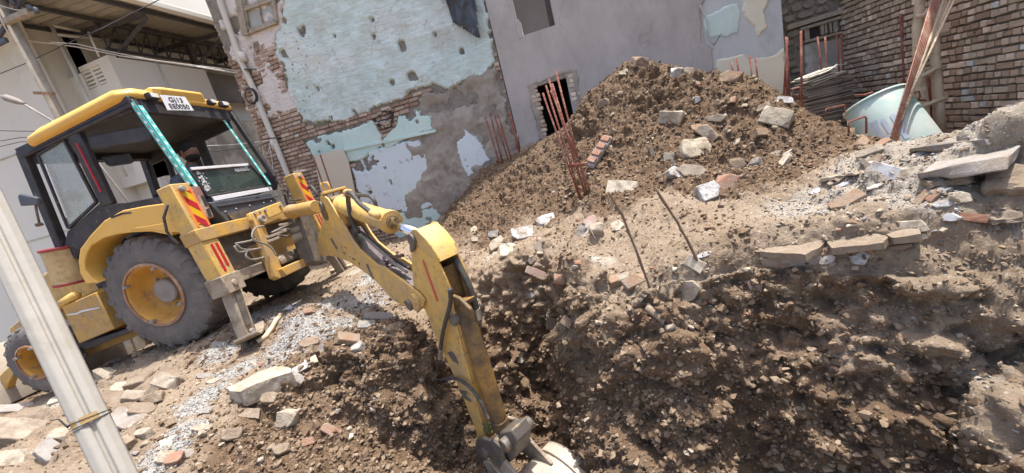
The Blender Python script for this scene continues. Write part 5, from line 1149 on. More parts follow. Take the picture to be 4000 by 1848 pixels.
g = MB(); g.bar((XC+.06, Y0c, zg+.03), (XC+.06, Y1c, zg+.03), .16, .13); P_(g.build('gutter', WM['white'], None, .02), cn)
for k, x in enumerate((XC-.15, XC-1.2, XC-2.3, XC-3.4, XC-4.5)):
    g = MB(); z = zg+.55*(XC-x)/6.5-.06; g.bar((x, Y0c, z), (x, Y1c, z), .06, .08); P_(g.build('purlin', WM['steel_dark']), cn)
for y in (5.6, 7.4, 9.2, 11, 12.8, 14.6):
    g = MB(); g.bar((XC-.1, y, zg-.14), (XC-6.4, y, zg+.38), .06, .1); g.bar((XC-.1, y+.02, zg-.2), (XC-1.7, y+.02, zg-.75), .05, .05); P_(g.build('rafter', WM['steel_dark']), cn)
xt_ = XB-.35; zt0, zt1 = 4.08, 4.62
g = MB(); g.bar((xt_, 7.3, zt0), (xt_, 17, zt0), .05, .05); g.bar((xt_, 7.3, zt1), (xt_, 17, zt1), .05, .05)
for i in range(30):
    y = 7.35+i*.32; g.bar((xt_, y, zt0), (xt_, y, zt1), .022, .03); g.bar((xt_+.02, y, zt0), (xt_+.02, y+.32, zt1), .022, .022)
P_(g.build('truss', WM['steel_dark']), cn)
for y in (9.3, 13):
    g = MB(); g.bar((xt_, y, 2.2), (xt_, y, zg), .12, .12, up=(1, 0, 0)); P_(g.build('post', WM['steel_dark']), cn)
# black ribbed water tank
tc = pt(500, 200, 9.6); prof = [(0, -1.1), (.62, -1.1)]
for i in range(10): prof += [(.66, -1.08+i*.11), (.70, -1.04+i*.11), (.66, -1.0+i*.11)]
prof += [(.62, .06), (.5, .14), (.25, .18), (.22, .24), (0, .25)]
g = MB(); g.lathe(prof, (tc[0], tc[1], tc[2]), (0, 0, 1), 40); tag(g.build('water_tank', simple('black_tank', (.035, .034, .036), (.05, .05, .052), 4, .5, .1), None, 0, True), 'black ribbed water tank in the shade under the canopy', 'water tank')
# far beige building beyond the gutter
g = MB(); a = pt(700, 70, 26); g.box((a[0]-10, 26, 0), (a[0]+6, 30, a[2]-.9)); o = g.build('far_house', WM['beige'])
tag(o, 'distant beige house showing beyond the canopy gutter', 'house')
# utility pole, street lamp
p0 = pt(30, 60, 5.6); pz = pt(205, 420, 5.6)
up = empty('utility_pole', (p0[0], 5.6, -1.8)); tag(up, 'weathered brown utility pole with a cross arm at the top left', 'pole')
g = MB(); g.tube([(p0[0], 5.6, -2.0), (p0[0], 5.6, p0[2]+1.2)], [.085, .07], 12); P_(g.build('shaft', WM['wood_old'], None, 0, True), up)
a, b = pt(15, 88, 5.5), pt(118, 45, 5.5); g = MB(); g.bar(a, b, .09, .09); P_(g.build('cross_arm', WM['wood_old'], None, .01), up)
for x, y in ((55, 20), (120, 42), (145, 52)):
    c = pt(x, y, 5.45); g = MB(); g.lathe([(0, 0), (.03, .0), (.045, .03), (.03, .05), (.04, .08), (0, .1)], c, (0, 0, 1), 14); P_(g.build('insulator', MM['plastic'], None, 0, True), up)
a, b = pt(135, 363, 5.5), pt(210, 366, 5.5); g = MB(); g.bar(a, b, .05, .05); P_(g.build('bracket', MM['rust'], None, .004), up)
c = pt(8, 152, 5.4); g = MB(); g.box((c[0]-.25, c[1], c[2]-.06), (c[0]+.05, c[1]+.05, c[2]+.02)); P_(g.build('clamp', MM['plastic'], None, .01), up)
sl_ = empty('street_lamp', pt(90, 405, 4.9)); tag(sl_, 'grey street lamp head on a thin arm behind the digger roof', 'street lamp')
h0, h1, h2 = Vector(pt(6, 376, 4.9)), Vector(pt(86, 402, 4.9)), Vector(pt(200, 470, 4.9))
g = MB(); d = (h1-h0); g.tube([h0, h0+d*.25, h0+d*.75, h1, h1+d*.15], [.02, .055, .05, .03, .02], 12); P_(g.build('lamp_head', MM['hub'], None, 0, True), sl_)
g = MB(); g.tube([h1, h2, h2+(h2-h1)*1.2+Vector((0, 0, -.3)), Vector((h2.x+1.0, h2.y+.3, -1.8))], .018, 8); P_(g.build('arm', MM['hub'], None, 0, True), sl_)
# white pipe frame and thin conduit
def tubes(name, paths, r, mat, label, cat, group=None):
    g = MB()
    for p in paths: g.tube(p, r, 10)
    return tag(g.build(name, mat, None, 0, True), label, cat, group)
Yp = 6.85
c1, c2, c3, c4 = pt(202, 102, Yp), pt(250, 205, Yp), pt(328, 385, Yp), pt(340, 410, Yp)
c4 = (c1[0]+.02, Yp, 1.3)
pf = empty('pipe_frame', c1); tag(pf, 'white water pipes bent at the top beside the vent box room', 'pipes')
g = MB(); g.tube([c1, (c1[0], Yp, 1.4)], .035, 10); P_(g.build('riser', WM['wire_white'], None, 0, True), pf)
for q in (((202, 100), (312, 121)), ((222, 135), (425, 156))):
    a = atY(*q[0], Yp); X2 = a[0]+.02; a = (a[0], a[1], a[2]); b = atX(q[1][0], q[1][1], a[0]+.05); g = MB(); g.tube([a, tuple(b)], .032, 10); P_(g.build('branch', WM['wire_white'], None, 0, True), pf)
tubes('conduit', [[pt(345, 125, 7.0), pt(388, 222, 7.0)]], .02, WM['wire_white'], 'thin white conduit standing above the vent box room', 'conduit')
tubes('conduit', [[tuple(atX(612, 240, XB+.03)), tuple(atX(655, 335, XB+.03)), tuple(atX(665, 360, XB+.03))]], .022, WM['wire_white'], 'thin white conduit running down the long side of the box room', 'conduit')
# cables
def cable(px, Ys, r, mat, label, group=None):
    n = len(px); P = [Vector(pt(x, y, Ys[0]+(Ys[1]-Ys[0])*i/(n-1))) for i, (x, y) in enumerate(px)]; g = MB(); g.tube(P, r, 6)
    return tag(g.build('cable', mat, None, 0, True), label, 'cable', group)
cable([(-40,20),(60,40),(74,145),(128,161),(289,181),(471,218),(700,250),(860,275),(941,289)], (5.4, 7.85), .014, WM['wire_white'], 'thick pale cable sagging from the pole to the aqua building')
cable([(200,165),(300,172),(420,200),(600,235),(780,258),(941,278)], (5.6, 7.85), .008, WM['wire_white'], 'thin pale cable just above the thick sagging one')
cable([(262,170),(400,110),(500,60),(620,0),(700,-40)], (5.6, 7.0), .008, WM['wire_dark'], 'dark cable rising across the canopy to the top edge')
cable([(-30,-20),(10,90),(45,150),(62,175)], (5.3, 5.5), .009, WM['wire_white'], 'pale cable looping down beside the utility pole top')
cable([(-60,28),(0,22),(60,38),(118,45)], (5.3, 5.5), .008, WM['wire_white'], 'short pale cable reaching the cross arm from the left edge')
cable([(-60,305),(0,288),(100,248),(190,205),(262,170)], (6.3, 6.5), .007, WM['wire_dark'], 'dark cable climbing across the white wall left of the pole')
for i, (a, b) in enumerate((((-60, 508), (110, 513)), ((-60, 560), (82, 537)), ((-60, 585), (80, 554)))):
    cable([a, ((a[0]+b[0])/2, (a[1]+b[1])/2+1), b, (b[0]+170, b[1]+4)], (5.2, 5.9), .006, WM['wire_dark'], ('uppermost', 'middle', 'lowest')[i]+' of three thin cables left of the cab roof corner')
cable([(740,565),(800,570),(900,566),(980,558),(1045,549),(1062,545)], (7.5, 7.85), .009, WM['wire_white'], 'pale cable tied to the drainpipe, seen through the rear window')
cable([(745,582),(850,592),(920,582),(1000,575),(1040,560),(1062,545)], (7.5, 7.85), .007, WM['wire_dark'], 'dark cable tied to the drainpipe below the pale one')
cable([(941,278),(950,330),(975,390),(1000,450),(1015,540),(1025,620)], (7.8, 7.8), .008, MM['rust'], 'rust coloured cable hanging down the left edge of the aqua building')
cable([(1050,560),(1062,620),(1070,690),(1072,735)], (7.8, 7.8), .009, WM['wire_white'], 'white conduit hanging below the tied cables beside the drainpipe')
cable([(1055,575),(1035,620),(1015,665),(1010,680)], (7.75, 7.8), .006, WM['wire_white'], 'thin white wire slanting down from the tied cables to the cab')
g = MB()
for k in range(4):
    c = Vector(pt(978, 375, 7.8)); rr = .13+.012*k; g.tube([c+Vector((rr*math.cos(t), .01*k, rr*1.1*math.sin(t))) for t in np.linspace(0, 6.283, 22)], .008, 6)
tag(g.build('cable_coil', WM['wire_dark'], None, 0, True), 'coil of black cable hung on the corner by the drainpipe', 'cable coil')

# black tarp hanging over the aqua wall
tp = [(1735,-120),(1743,0),(1754,45),(1772,92),(1783,104),(1807,113),(1840,140),(1883,166),(1886,140),(1880,110),(1872,50),(1862,0),(1850,-120)]
poly = yplane(tp, YW-.1); P = np.array(poly); x0, z0 = P.min(0); x1, z1 = P.max(0); res = .03; nx = int((x1-x0)/res)+2; nz = int((z1-z0)/res)+2
X, Z = np.meshgrid(x0+np.arange(nx)*res, z0+np.arange(nz)*res); ins = inside(X.ravel(), Z.ravel(), poly).reshape(nz, nx); cell = ins[:-1, :-1] & ins[1:, :-1] & ins[:-1, 1:] & ins[1:, 1:]
Q3 = np.stack([X.ravel(), 0*X.ravel(), Z.ravel()], 1); y = YW-.14-.13*np.abs(fbm(Q3*np.array([1.8, 1, .6]), .35, 4, 5))-.05*np.sin(X.ravel()*9+Z.ravel()*2)
o = grid_mesh('tarp', np.stack([X.ravel(), y, Z.ravel()], 1), nx, nz, WM['tarp'], None, None, cell); s_ = o.modifiers.new('thickness', 'SOLIDIFY'); s_.thickness = .006
tag(o, 'torn black tarp hanging from the top of the aqua wall', 'tarp')

# ================================================================== REBAR
def bar_obj(a, b, r, label, group, name='rebar', mat=None, mid=None):
    g = MB(); a, b = Vector(a), Vector(b); path = [a, b] if mid is None else [a, Vector(mid), b]; g.tube(path, r, 8)
    d = (b-a); n = int(d.length/.05)
    if n < 90:
        for i in range(1, n): g.lathe([(r*.9, -.004), (r*1.22, 0), (r*.9, .004)], a+d*i/n, d, 6)
    return tag(g.build(name, mat or WM['rebar'], None, 0, True), label, 'rebar', group)
Yc = 4.95; rnd = random.Random(4)
base = [(2290,742),(2278,735),(2270,775),(2262,768),(2286,756),(2296,722)]; tops = [(2171,277),(2143,308),(2132,333),(2120,363),(2157,326),(2152,352)]
labs = ['tallest rusty rod of the tied bunch standing on the mound slope','rusty rod with a flat end, second tallest of the tied bunch','rod with a blackened top in the tied bunch on the mound','shortest rod of the tied bunch, leaning farthest left','paired rod in the middle of the tied bunch','rod just behind the pair in the tied bunch']
for i in range(6):
    a = Vector(pt(*tops[i], Yc+rnd.uniform(-.05, .05))); b = Vector(pt(*base[i], Yc)); b = b+(b-a).normalized()*.25; bar_obj(a, b, .0115, labs[i], 'tied bunch of rebar on the mound')
c = Vector(pt(2256, 649, Yc)); g = MB()
for k in range(2): g.tube([c+Vector((.13*math.cos(t), .07*math.sin(t), .03*k-.015*math.cos(t))) for t in np.linspace(0, 6.283, 18)], .008, 6)
tag(g.build('tie_wire', WM['rebar'], None, 0, True), 'wire loop tying the bunch of rods together near its foot', 'wire')
def bars(L, Y, r, labf, group, ext=.3):
    for i, (a, b) in enumerate(L):
        A, B = Vector(pt(*a, Y)), Vector(pt(*b, Y)); B = B+(B-A).normalized()*ext; bar_obj(A, B, r, labf[i] if isinstance(labf, list) else labf, group)
bars([((1896,458),(1940,604)),((1911,431),(1953,596)),((1933,455),(1972,582)),((1945,445),(1983,576)),((1987,434),(2022,574)),((1993,440),(2026,574))], 7.5, .016,
     ['leftmost and thickest rod rising from the soil against the grey cement patch','second rod from the left against the grey cement patch','third rod from the left against the grey cement patch','fourth rod from the left against the grey cement patch','left rod of the close pair at the edge of the grey building','right rod of the close pair at the edge of the grey building'], 'rebar against the old wall')
bars([((1223,610),(1272,750)),((1250,602),(1310,780))], 7.6, .016, ['short dark rod left of the beige board','longer dark rod in front of the beige board'], 'rods by the beige board', .9)
bars([((2856,242),(2863,277)),((2877,229),(2887,289)),((2928,217),(2939,316)),((2950,222),(2963,336))], 7.3, .014, ['shortest rod behind the mound before the cream wall','second rod behind the mound before the cream wall','third rod from the left before the cream wall','rightmost of four rods before the cream wall'], 'rebar before the cream wall')
bars([((3070,143),(3083,356)),((3076,146),(3063,350)),((3072,235),(3073,353))], 7.4, .016, ['upright thick rod at the end of the cream wall','rod crossing behind the upright one at the cream wall end','short rod between the two at the cream wall end'], 'rebar at the cream wall end')
bars([((3129,121),(3132,428))], 6.9, .016, 'tall rod standing alone before the stone wall opening', None)
bars([((3193,143),(3209,276)),((3223,143),(3231,274)),((3266,124),(3278,277)),((3286,136),(3294,282))], 7.5, .014, ['first of four rods before the plastered panel','second of four rods before the plastered panel','third of four rods before the plastered panel','last of four rods before the plastered panel'], 'rebar before the plastered panel')
bars([((3518,54),(3534,343)),((3544,30),(3554,296)),((3570,0),(3581,192))], 7.0, .016, ['leftmost tall rod before the right brick wall','middle tall rod before the right brick wall','rightmost tall rod, close to the first ladder pole'], 'tall rebar before the brick wall')
bars([((3626,296),(3632,400)),((3513,312),(3515,346))], 6.2, .018, ['rod between the two ladder poles','stub of rod just above the tank rim'], 'rebar near the tank')
bars([((1974,50),(2004,148)),((1988,44),(2015,148))], 8.12, .012, ['left red rod standing in the square window','right red rod standing in the square window'], 'rods in the window', .05)
# leaning bundle
bark = simple('pale_bark', (.62, .50, .36), (.52, .41, .29), 4, .85, .5, 40, c3=(.36, .27, .18), s3=5)
RD = simple('dusty_rebar', (.40, .20, .145), (.30, .14, .10), 20, .85, .4, 150, c3=(.46, .30, .22), s3=7)
for i in range(6):
    A = Vector(pt(3658+i*6, -60, 5.8)); B = Vector(pt(3474+i*6, 556, 4.9+.03*i)); bar_obj(A, B+(B-A).normalized()*.12, .0078, ['leftmost', 'second', 'third', 'fourth', 'fifth', 'rightmost'][i]+' long rod of the leaning bundle across the tank', 'leaning bundle of long rods', mat=RD)
for i, (a, b) in enumerate((((3700, -40), (3540, 420)), ((3712, -40), (3500, 540)), ((3728, -40), (3520, 470)), ((3745, -40), (3560, 360)))):
    A = Vector(pt(*a, 5.85)); B = Vector(pt(*b, 5.1)); bar_obj(A, B, .012, ('thin cane hugging the leaning rods, ending halfway', 'longest thin cane beside the leaning rods', 'thin cane spread slightly right of the leaning rods', 'outermost thin cane fanning right of the leaning rods')[i], None, 'cane', bark)
# ladder of rough poles
ld = empty('pole_ladder', pt(3640, 500, 6.5)); tag(ld, 'rough wooden pole ladder with crooked rungs against the brick wall', 'ladder')
for L in ([(3600,-60),(3596,0),(3584,100),(3586,200),(3592,300),(3605,400),(3617,520)], [(3650,-60),(3652,100),(3653,235),(3660,320),(3667,420),(3674,520)]):
    g = MB(); g.tube([pt(x, y, 6.0) for x, y in L], [.045, .046, .048, .05, .052, .053, .055][:len(L)], 12); P_(g.build('pole', bark, None, 0, True), ld)
for L in ([(3582,64),(3606,62),(3625,45),(3645,25)], [(3579,183),(3610,180),(3630,165),(3650,145)], [(3600,299),(3625,285),(3655,268),(3690,258)], [(3590,420),(3615,412),(3650,397),(3700,382)], [(3640,140),(3670,128),(3705,120)]):
    g = MB(); g.tube([pt(x, y, 5.95) for x, y in L], [.022, .026, .026, .02][:len(L)], 8); P_(g.build('rung', bark, None, 0, True), ld)

# tank, tile stack, stirrups
tkm = N('faded_tank')
col = tkm.mix(tkm.ramp(tkm.noise(2.2, 8, .65), [(.35, 0), (.6, 1)]), (.30, .46, .41), (.48, .52, .48)); col = tkm.mix(tkm.ramp(tkm.noise(5, 9, .7), [(.52, 0), (.62, 1)]), col, (.52, .50, .44))
tkm = tkm.done(col, .6, tkm.bump(tkm.noise(30, 5, .6), .15, .004), 0, .35)
rc = Vector(pt(3416, 400, 5.6)); _v = rc.normalized(); axd = (V(RT)*104+V(DN)*164); axd = (axd-_v*axd.dot(_v)).normalized(); axd = (axd-_v*.28).normalized()
g = MB(); g.lathe([(.285, .0), (.295, .02), (.33, .80), (.32, .83), (0, .84), (0, .81), (.31, .79), (.275, .0)], rc, axd, 48, closed=False)
tk = tag(g.build('tank', tkm, None, 0, True), 'faded green plastic tank lying tilted behind the rubble ridge', 'tank')
g = MB(); g.lathe([(.275, -.012), (.308, -.012), (.312, .012), (.295, .02), (.275, .012)], rc, axd, 48, closed=True); o = g.build('rim', tkm, tk, 0, True)
prp = simple('faded_print', (.36, .40, .50), (.42, .47, .50), 8, .7, .1)
xx = axd.cross(Vector((0, 0, 1))).normalized(); yy2 = axd.cross(xx)
def cyl_patch(t0, t1, h0, h1, n=8):
    g = MB(); vs = []; 
    for i in range(n+1):
        t = t0+(t1-t0)*i/n; d = xx*math.cos(t)+yy2*math.sin(t)
        for h in (h0, h1): vs.append(rc+axd*h+d*(.299+.035*h/.80))
    g.add(vs, [(2*i, 2*i+2, 2*i+3, 2*i+1) for i in range(n)]); return g
camdir = (-rc).normalized(); tcam = math.atan2(camdir.dot(yy2), camdir.dot(xx))
for t0, t1, h0, h1 in ((.25, .4, .30, .62), (.0, .12, .30, .58), (.0, .25, .50, .62), (-.28, -.14, .30, .62), (-.4, -.28, .34, .46), (.2, .45, .28, .34)):
    cyl_patch(tcam+t0, tcam+t1, h0, h1).build('faded_lettering', prp, tk)
tl0, tl1 = pt(3135, 338, 7.3), pt(3332, 302, 7.3); rnd = random.Random(9); slate = simple('slate_tile', (.34, .29, .23), (.24, .20, .16), 6, .9, .4, 40, c3=(.17, .14, .12), s3=5); slate2 = simple('dusty_tile', (.56, .52, .44), (.46, .42, .35), 6, .9, .4, 40)
prot = {}
for mt, key in ((slate, 0), (slate2, 1)):
    g = MB(); g.box((-.5, -.25, -.0105), (.5, .25, .0105)); o = g.build('stone_tile', mt, None, .003); prot[key] = o
w_ = tl1[0]-tl0[0]; ztop = tl0[2]; n = 30
def put(o, first):
    if first: return o
    c = o.copy(); COL.objects.link(c); return c
cnt = {0: 0, 1: 0}
for i in range(n):
    key = 0; c = put(prot[key], cnt[key] == 0); cnt[key] += 1
    c.location = (tl0[0]+w_/2+rnd.uniform(-.04, .04), 7.3+.22+rnd.uniform(-.03, .03), ztop-.012-i*.026); c.scale = (w_*rnd.uniform(.93, 1.02), 1, 1); c.rotation_euler = (rnd.uniform(-.01, .01), rnd.uniform(-.01, .012), rnd.uniform(-.06, .06))
    tag(c, 'flat stone tile in the stack before the stone wall', 'tile', 'stacked stone tiles')
for i in range(9):
    c = put(prot[1], cnt[1] == 0); cnt[1] += 1
    c.location = (tl0[0]+w_*.42+rnd.uniform(-.07, .07), 7.45+rnd.uniform(-.05, .05), ztop+.02+i*.017); c.scale = (w_*rnd.uniform(.55, .75)*(1-i*.03), .8, 1); c.rotation_euler = (rnd.uniform(-.03, .03), -.12+rnd.uniform(-.04, .04), rnd.uniform(-.3, .3))
    tag(c, 'dusty pale broken tile heaped loosely on top of the tile stack', 'tile', 'loose tiles on the stack')
g = MB(); P = [Vector(pt(3200, 292, 7.2)), Vector(pt(3236, 276, 7.2)), Vector(pt(3270, 252, 7.2)), Vector(pt(3303, 252, 7.2))]
for i in range(3): g.bar(P[i], P[i+1], .05, .006)
tag(g.build('bent_strip', WM['wire_white']), 'bent white metal strip sticking out of the tile stack', 'strip')
for i, (L, Y, lb_) in enumerate((([(3316,520),(3313,478),(3378,455),(3384,462),(3384,520)], 4.9, 'square bent stirrup standing before the tank'), ([(3225,455),(3228,425),(3298,410),(3302,440)], 5.6, 'bent stirrup left of the tank, nearer the tile stack'),
     ([(3560,365),(3590,357),(3594,378),(3580,400)], 5.9, 'small bent stirrup right of the leaning rods'), ([(3562,390),(3618,393)], 5.9, 'straight rod end right of the leaning rods'), ([(3562,420),(3612,430),(3585,460)], 5.9, 'bent rod end beside the lower ladder rung'), ([(3095,350),(3120,342),(3128,345),(3110,420)], 6.8, 'bent rod foot left of the tile stack'), ([(3340,372),(3375,372),(3410,360)],6.1,'bent rod lying behind the tank rim'))):
    g = MB(); g.tube([pt(x, y, Y) for x, y in L], .011, 8); tag(g.build('stirrup', WM['rebar'], None, 0, True), lb_, 'bent rod')
# loose wires on the cream wall
g = MB(); g.tube([pt(x, y, YW-.06) for x, y in ((2734,18),(2740,38),(2755,60),(2766,90),(2768,140),(2775,160),(2790,178))], .012, 6); tag(g.build('wire', WM['wire_white'], None, 0, True), 'pale wire hanging down the edge of the cream wall', 'wire')
g = MB(); g.tube([pt(2790, 176, YW-.06), pt(2816, 132, YW-.2)], .006, 6); tag(g.build('wire', WM['wire_dark'], None, 0, True), 'short dark wire sticking up at the cream wall edge', 'wire')

# ================================================================== FOREGROUND POLE
A0 = Vector(ray(455, 1848))*1.54; A1 = Vector(ray(-51, 800))*1.70; d = (A0-A1).normalized()
fpo = empty('white_post', A0); 
tag(fpo, 'white plastic post with a groove leaning in the near left foreground', 'post')
top = A1-d*1.2; t_ = (-1.75-A0.z)/d.z; bot_ = A0+d*t_
cam_n = (-A0).normalized(); sd = d.cross(cam_n).normalized(); fwd = sd.cross(d).normalized()
if fwd.dot(A0) > 0: fwd = -fwd
sec = [(a*.60, b*.60) for a, b in [(-.058, 0), (-.054, .035), (-.030, .052), (-.008, .052), (-.004, .040), (.006, .040), (.010, .052), (.034, .050), (.055, .030), (.058, -.02), (.03, -.05), (-.03, -.05)]]
g = MB(); g.prism([bot_+sd*a+fwd*b for a, b in sec], top-bot_); P_(g.build('shaft', simple('dusty_post', (.43, .405, .355), (.38, .355, .31), 3, .6, .15, 30, c3=(.33, .29, .23), s3=4, t3=(.52, .72)), None, .003, False, 3), fpo)
c = Vector(ray(353, 1635))*1.56
rr = lambda t, k: sd*(.038*math.cos(t))+fwd*(.034*math.sin(t))
ctr = A0+d*((c-A0).dot(d))
g = MB(); tape = simple('brown_tape', (.40, .27, .11), (.33, .22, .09), 20, .6, .1)
g.add([ctr+rr(t, 0)*1.01+d*h for h in (-.009, .009) for t in np.linspace(.5, 3.4, 14)], [(i, i+1, 15+i, 14+i) for i in range(13)])
for k in range(3): g.tube([ctr+rr(t, k)*1.02+d*(.009*k-.007+.008*math.sin(t*.5+k)) for t in np.linspace(0, 6.283, 30)], .0012, 6, 1)
g.tube([ctr+rr(0, 0)*1.0, ctr+rr(0, 0)*1.2-d*.03, ctr+rr(0, 0)*1.5-d*.035], .002, 6, 1)
P_(g.build('wire_tie', [tape, MM['hose']]), fpo)
# ================================================================== RUBBLE
def rubble_materials():
    m = {}
    def rk(name, a, b, c, bump=0.9):
        g = N(name); w = g.pos
        col = g.mix(g.ramp(g.noise(9, 8, .65, w), [(.35, 0), (.65, 1)]), a, b); col = g.mix(g.ramp(g.noise(14, 9, .7, w), [(.5, 0), (.62, 1)]), col, c)
        col = g.mix(g.ramp(g.noise(7, 9, .75, w), [(.44, 0), (.60, .85)]), col, (.29, .235, .18))       # settled dust
        return g.done(col, .95, g.bump(g.noise(45, 7, .75, w), bump, .015), 0, .12)
    m['lime'] = rk('limestone', (.52, .46, .36), (.44, .38, .29), (.36, .30, .23))
    m['cream'] = rk('cream_tile', (.66, .60, .46), (.58, .52, .40), (.42, .36, .28), .3)
    m['white'] = rk('white_tile', (.62, .62, .62), (.56, .55, .55), (.46, .43, .40), .15)
    m['marble'] = rk('white_marble', (.60, .59, .58), (.48, .47, .47), (.34, .33, .33))
    m['brown'] = rk('brown_stone', (.25, .185, .13), (.19, .14, .10), (.31, .25, .19))
    m['grey'] = rk('grey_stone', (.30, .29, .275), (.22, .21, .20), (.36, .33, .29))
    m['brick'] = rk('rubble_brick', (.36, .19, .125), (.30, .165, .115), (.33, .26, .20))
    m['brickb'] = rk('brown_brick', (.34, .22, .14), (.28, .185, .125), (.36, .29, .22))
    m['pink'] = rk('pinkish_tile', (.44, .30, .26), (.38, .26, .23), (.46, .40, .35), .3)
    m['conc'] = rk('concrete_bit', (.38, .355, .33), (.30, .28, .26), (.46, .44, .41))
    m['dusty'] = rk('dusty_slab', (.42, .36, .285), (.36, .31, .245), (.30, .25, .20))
    m['soilstone'] = rk('soil_covered_stone', (.27, .21, .155), (.23, .175, .125), (.33, .27, .20))
    return m
RM = rubble_materials()
def hull_rock(seed, ang=0.55, n=22):
    rnd = random.Random(seed); bm = bmesh.new()
    for i in range(n):
        p = [rnd.uniform(-1, 1) for _ in range(3)]; m_ = max(abs(q) for q in p); L = math.sqrt(sum(q*q for q in p))
        k = (1-ang)/L+ang/m_; bm.verts.new([q*k*.5*rnd.uniform(.85, 1) for q in p])
    r = bmesh.ops.convex_hull(bm, input=bm.verts); junk = [v for v in bm.verts if not v.link_faces]
    bmesh.ops.delete(bm, geom=junk, context='VERTS')
    bmesh.ops.bevel(bm, geom=list(bm.edges), offset=.035, segments=1, affect='EDGES')
    return bm
def rough_block(seed, dims, amp=.012, cuts=3, cutn=4):
    """squarish broken block with chipped, uneven faces"""
    rnd = random.Random(seed); bm = bmesh.new(); bmesh.ops.create_cube(bm, size=1)
    for v in bm.verts: v.co = Vector((v.co.x*dims[0]*rnd.uniform(.86, 1.05), v.co.y*dims[1]*rnd.uniform(.86, 1.05), v.co.z*dims[2]*rnd.uniform(.85, 1.03)))
    for k in range(cutn):
        n = Vector((rnd.choice((-1, 1))*rnd.uniform(.3, 1), rnd.choice((-1, 1))*rnd.uniform(.3, 1), rnd.uniform(-.5, 1))).normalized()
        ext = abs(n.x)*dims[0]/2+abs(n.y)*dims[1]/2+abs(n.z)*dims[2]/2
        r = bmesh.ops.bisect_plane(bm, geom=bm.verts[:]+bm.edges[:]+bm.faces[:], plane_co=n*ext*rnd.uniform(.58, .86), plane_no=n, clear_outer=True)
        bmesh.ops.holes_fill(bm, edges=[e for e in bm.edges if e.is_boundary])
    bmesh.ops.bevel(bm, geom=list(bm.edges), offset=min(dims)*.05, segments=1, affect='EDGES')
    bmesh.ops.triangulate(bm, faces=[f for f in bm.faces if len(f.verts) > 4])
    bmesh.ops.subdivide_edges(bm, edges=[e for e in bm.edges if e.calc_length() > min(dims)*.4], cuts=cuts, use_grid_fill=True)
    P = np.array([v.co[:] for v in bm.verts]).reshape(-1, 3)
    if not len(P): return hull_rock(seed)
    nz_ = fbm(P+seed*3.1, max(dims)*.35, 4, seed)*amp
    bm.normal_update()
    for v, a in zip(bm.verts, nz_): v.co += v.normal*a
    return bm
def rough_slab(seed, w, l, t, amp=.004):
    rnd = random.Random(seed); n = rnd.randint(5, 7); pts = []
    for k in range(n):
        a = 2*math.pi*(k+rnd.uniform(-.28, .28))/n; q = rnd.uniform(.85, 1.1); pts.append((math.cos(a)*w/2*q*1.12, math.sin(a)*l/2*q*1.12))
    out = []
    for i in range(n):
        a, b = pts[i], pts[(i+1) % n]
        for t_ in (0, .33, .66): out.append((a[0]+(b[0]-a[0])*t_+rnd.uniform(-1, 1)*w*.018, a[1]+(b[1]-a[1])*t_+rnd.uniform(-1, 1)*w*.018))
    bm = bmesh.new(); lo = [bm.verts.new((x, y, -t/2)) for x, y in out]; hi = [bm.verts.new((x+rnd.uniform(-1, 1)*t*.12, y+rnd.uniform(-1, 1)*t*.12, t/2)) for x, y in out]
    bm.faces.new(lo[::-1]); bm.faces.new(hi)
    for i in range(len(out)): bm.faces.new((lo[i], lo[(i+1) % len(out)], hi[(i+1) % len(out)], hi[i]))
    return bm
def rect_tile(seed, w, l, t):
    rnd = random.Random(seed); bm = bmesh.new(); c = [(-w/2, -l/2), (w/2, -l/2), (w/2, l/2), (-w/2, l/2)]
    c = [(x*rnd.uniform(.9, 1.03), y*rnd.uniform(.9, 1.03)) for x, y in c]; out = []
    for i in range(4):
        a, b = c[i], c[(i+1) % 4]
        for t_ in (0, .5): out.append((a[0]+(b[0]-a[0])*t_, a[1]+(b[1]-a[1])*t_+(rnd.uniform(-.01, .01) if t_ else 0)))
    lo = [bm.verts.new((x, y, -t/2)) for x, y in out]; hi = [bm.verts.new((x, y, t/2)) for x, y in out]
    bm.faces.new(lo[::-1]); bm.faces.new(hi)
    for i in range(8): bm.faces.new((lo[i], lo[(i+1) % 8], hi[(i+1) % 8], hi[i]))
    return bm
def from_bm(bm, name, mat, bevel=0):
    me = bpy.data.meshes.new(name); bmesh.ops.recalc_face_normals(bm, faces=bm.faces); bm.to_mesh(me); bm.free(); me.materials.append(mat)
    o = bpy.data.objects.new(name, me); COL.objects.link(o)
    if bevel: b = o.modifiers.new('bevel', 'BEVEL'); b.width = bevel; b.segments = 2; b.limit_method = 'ANGLE'
    return o
SEED = [100]
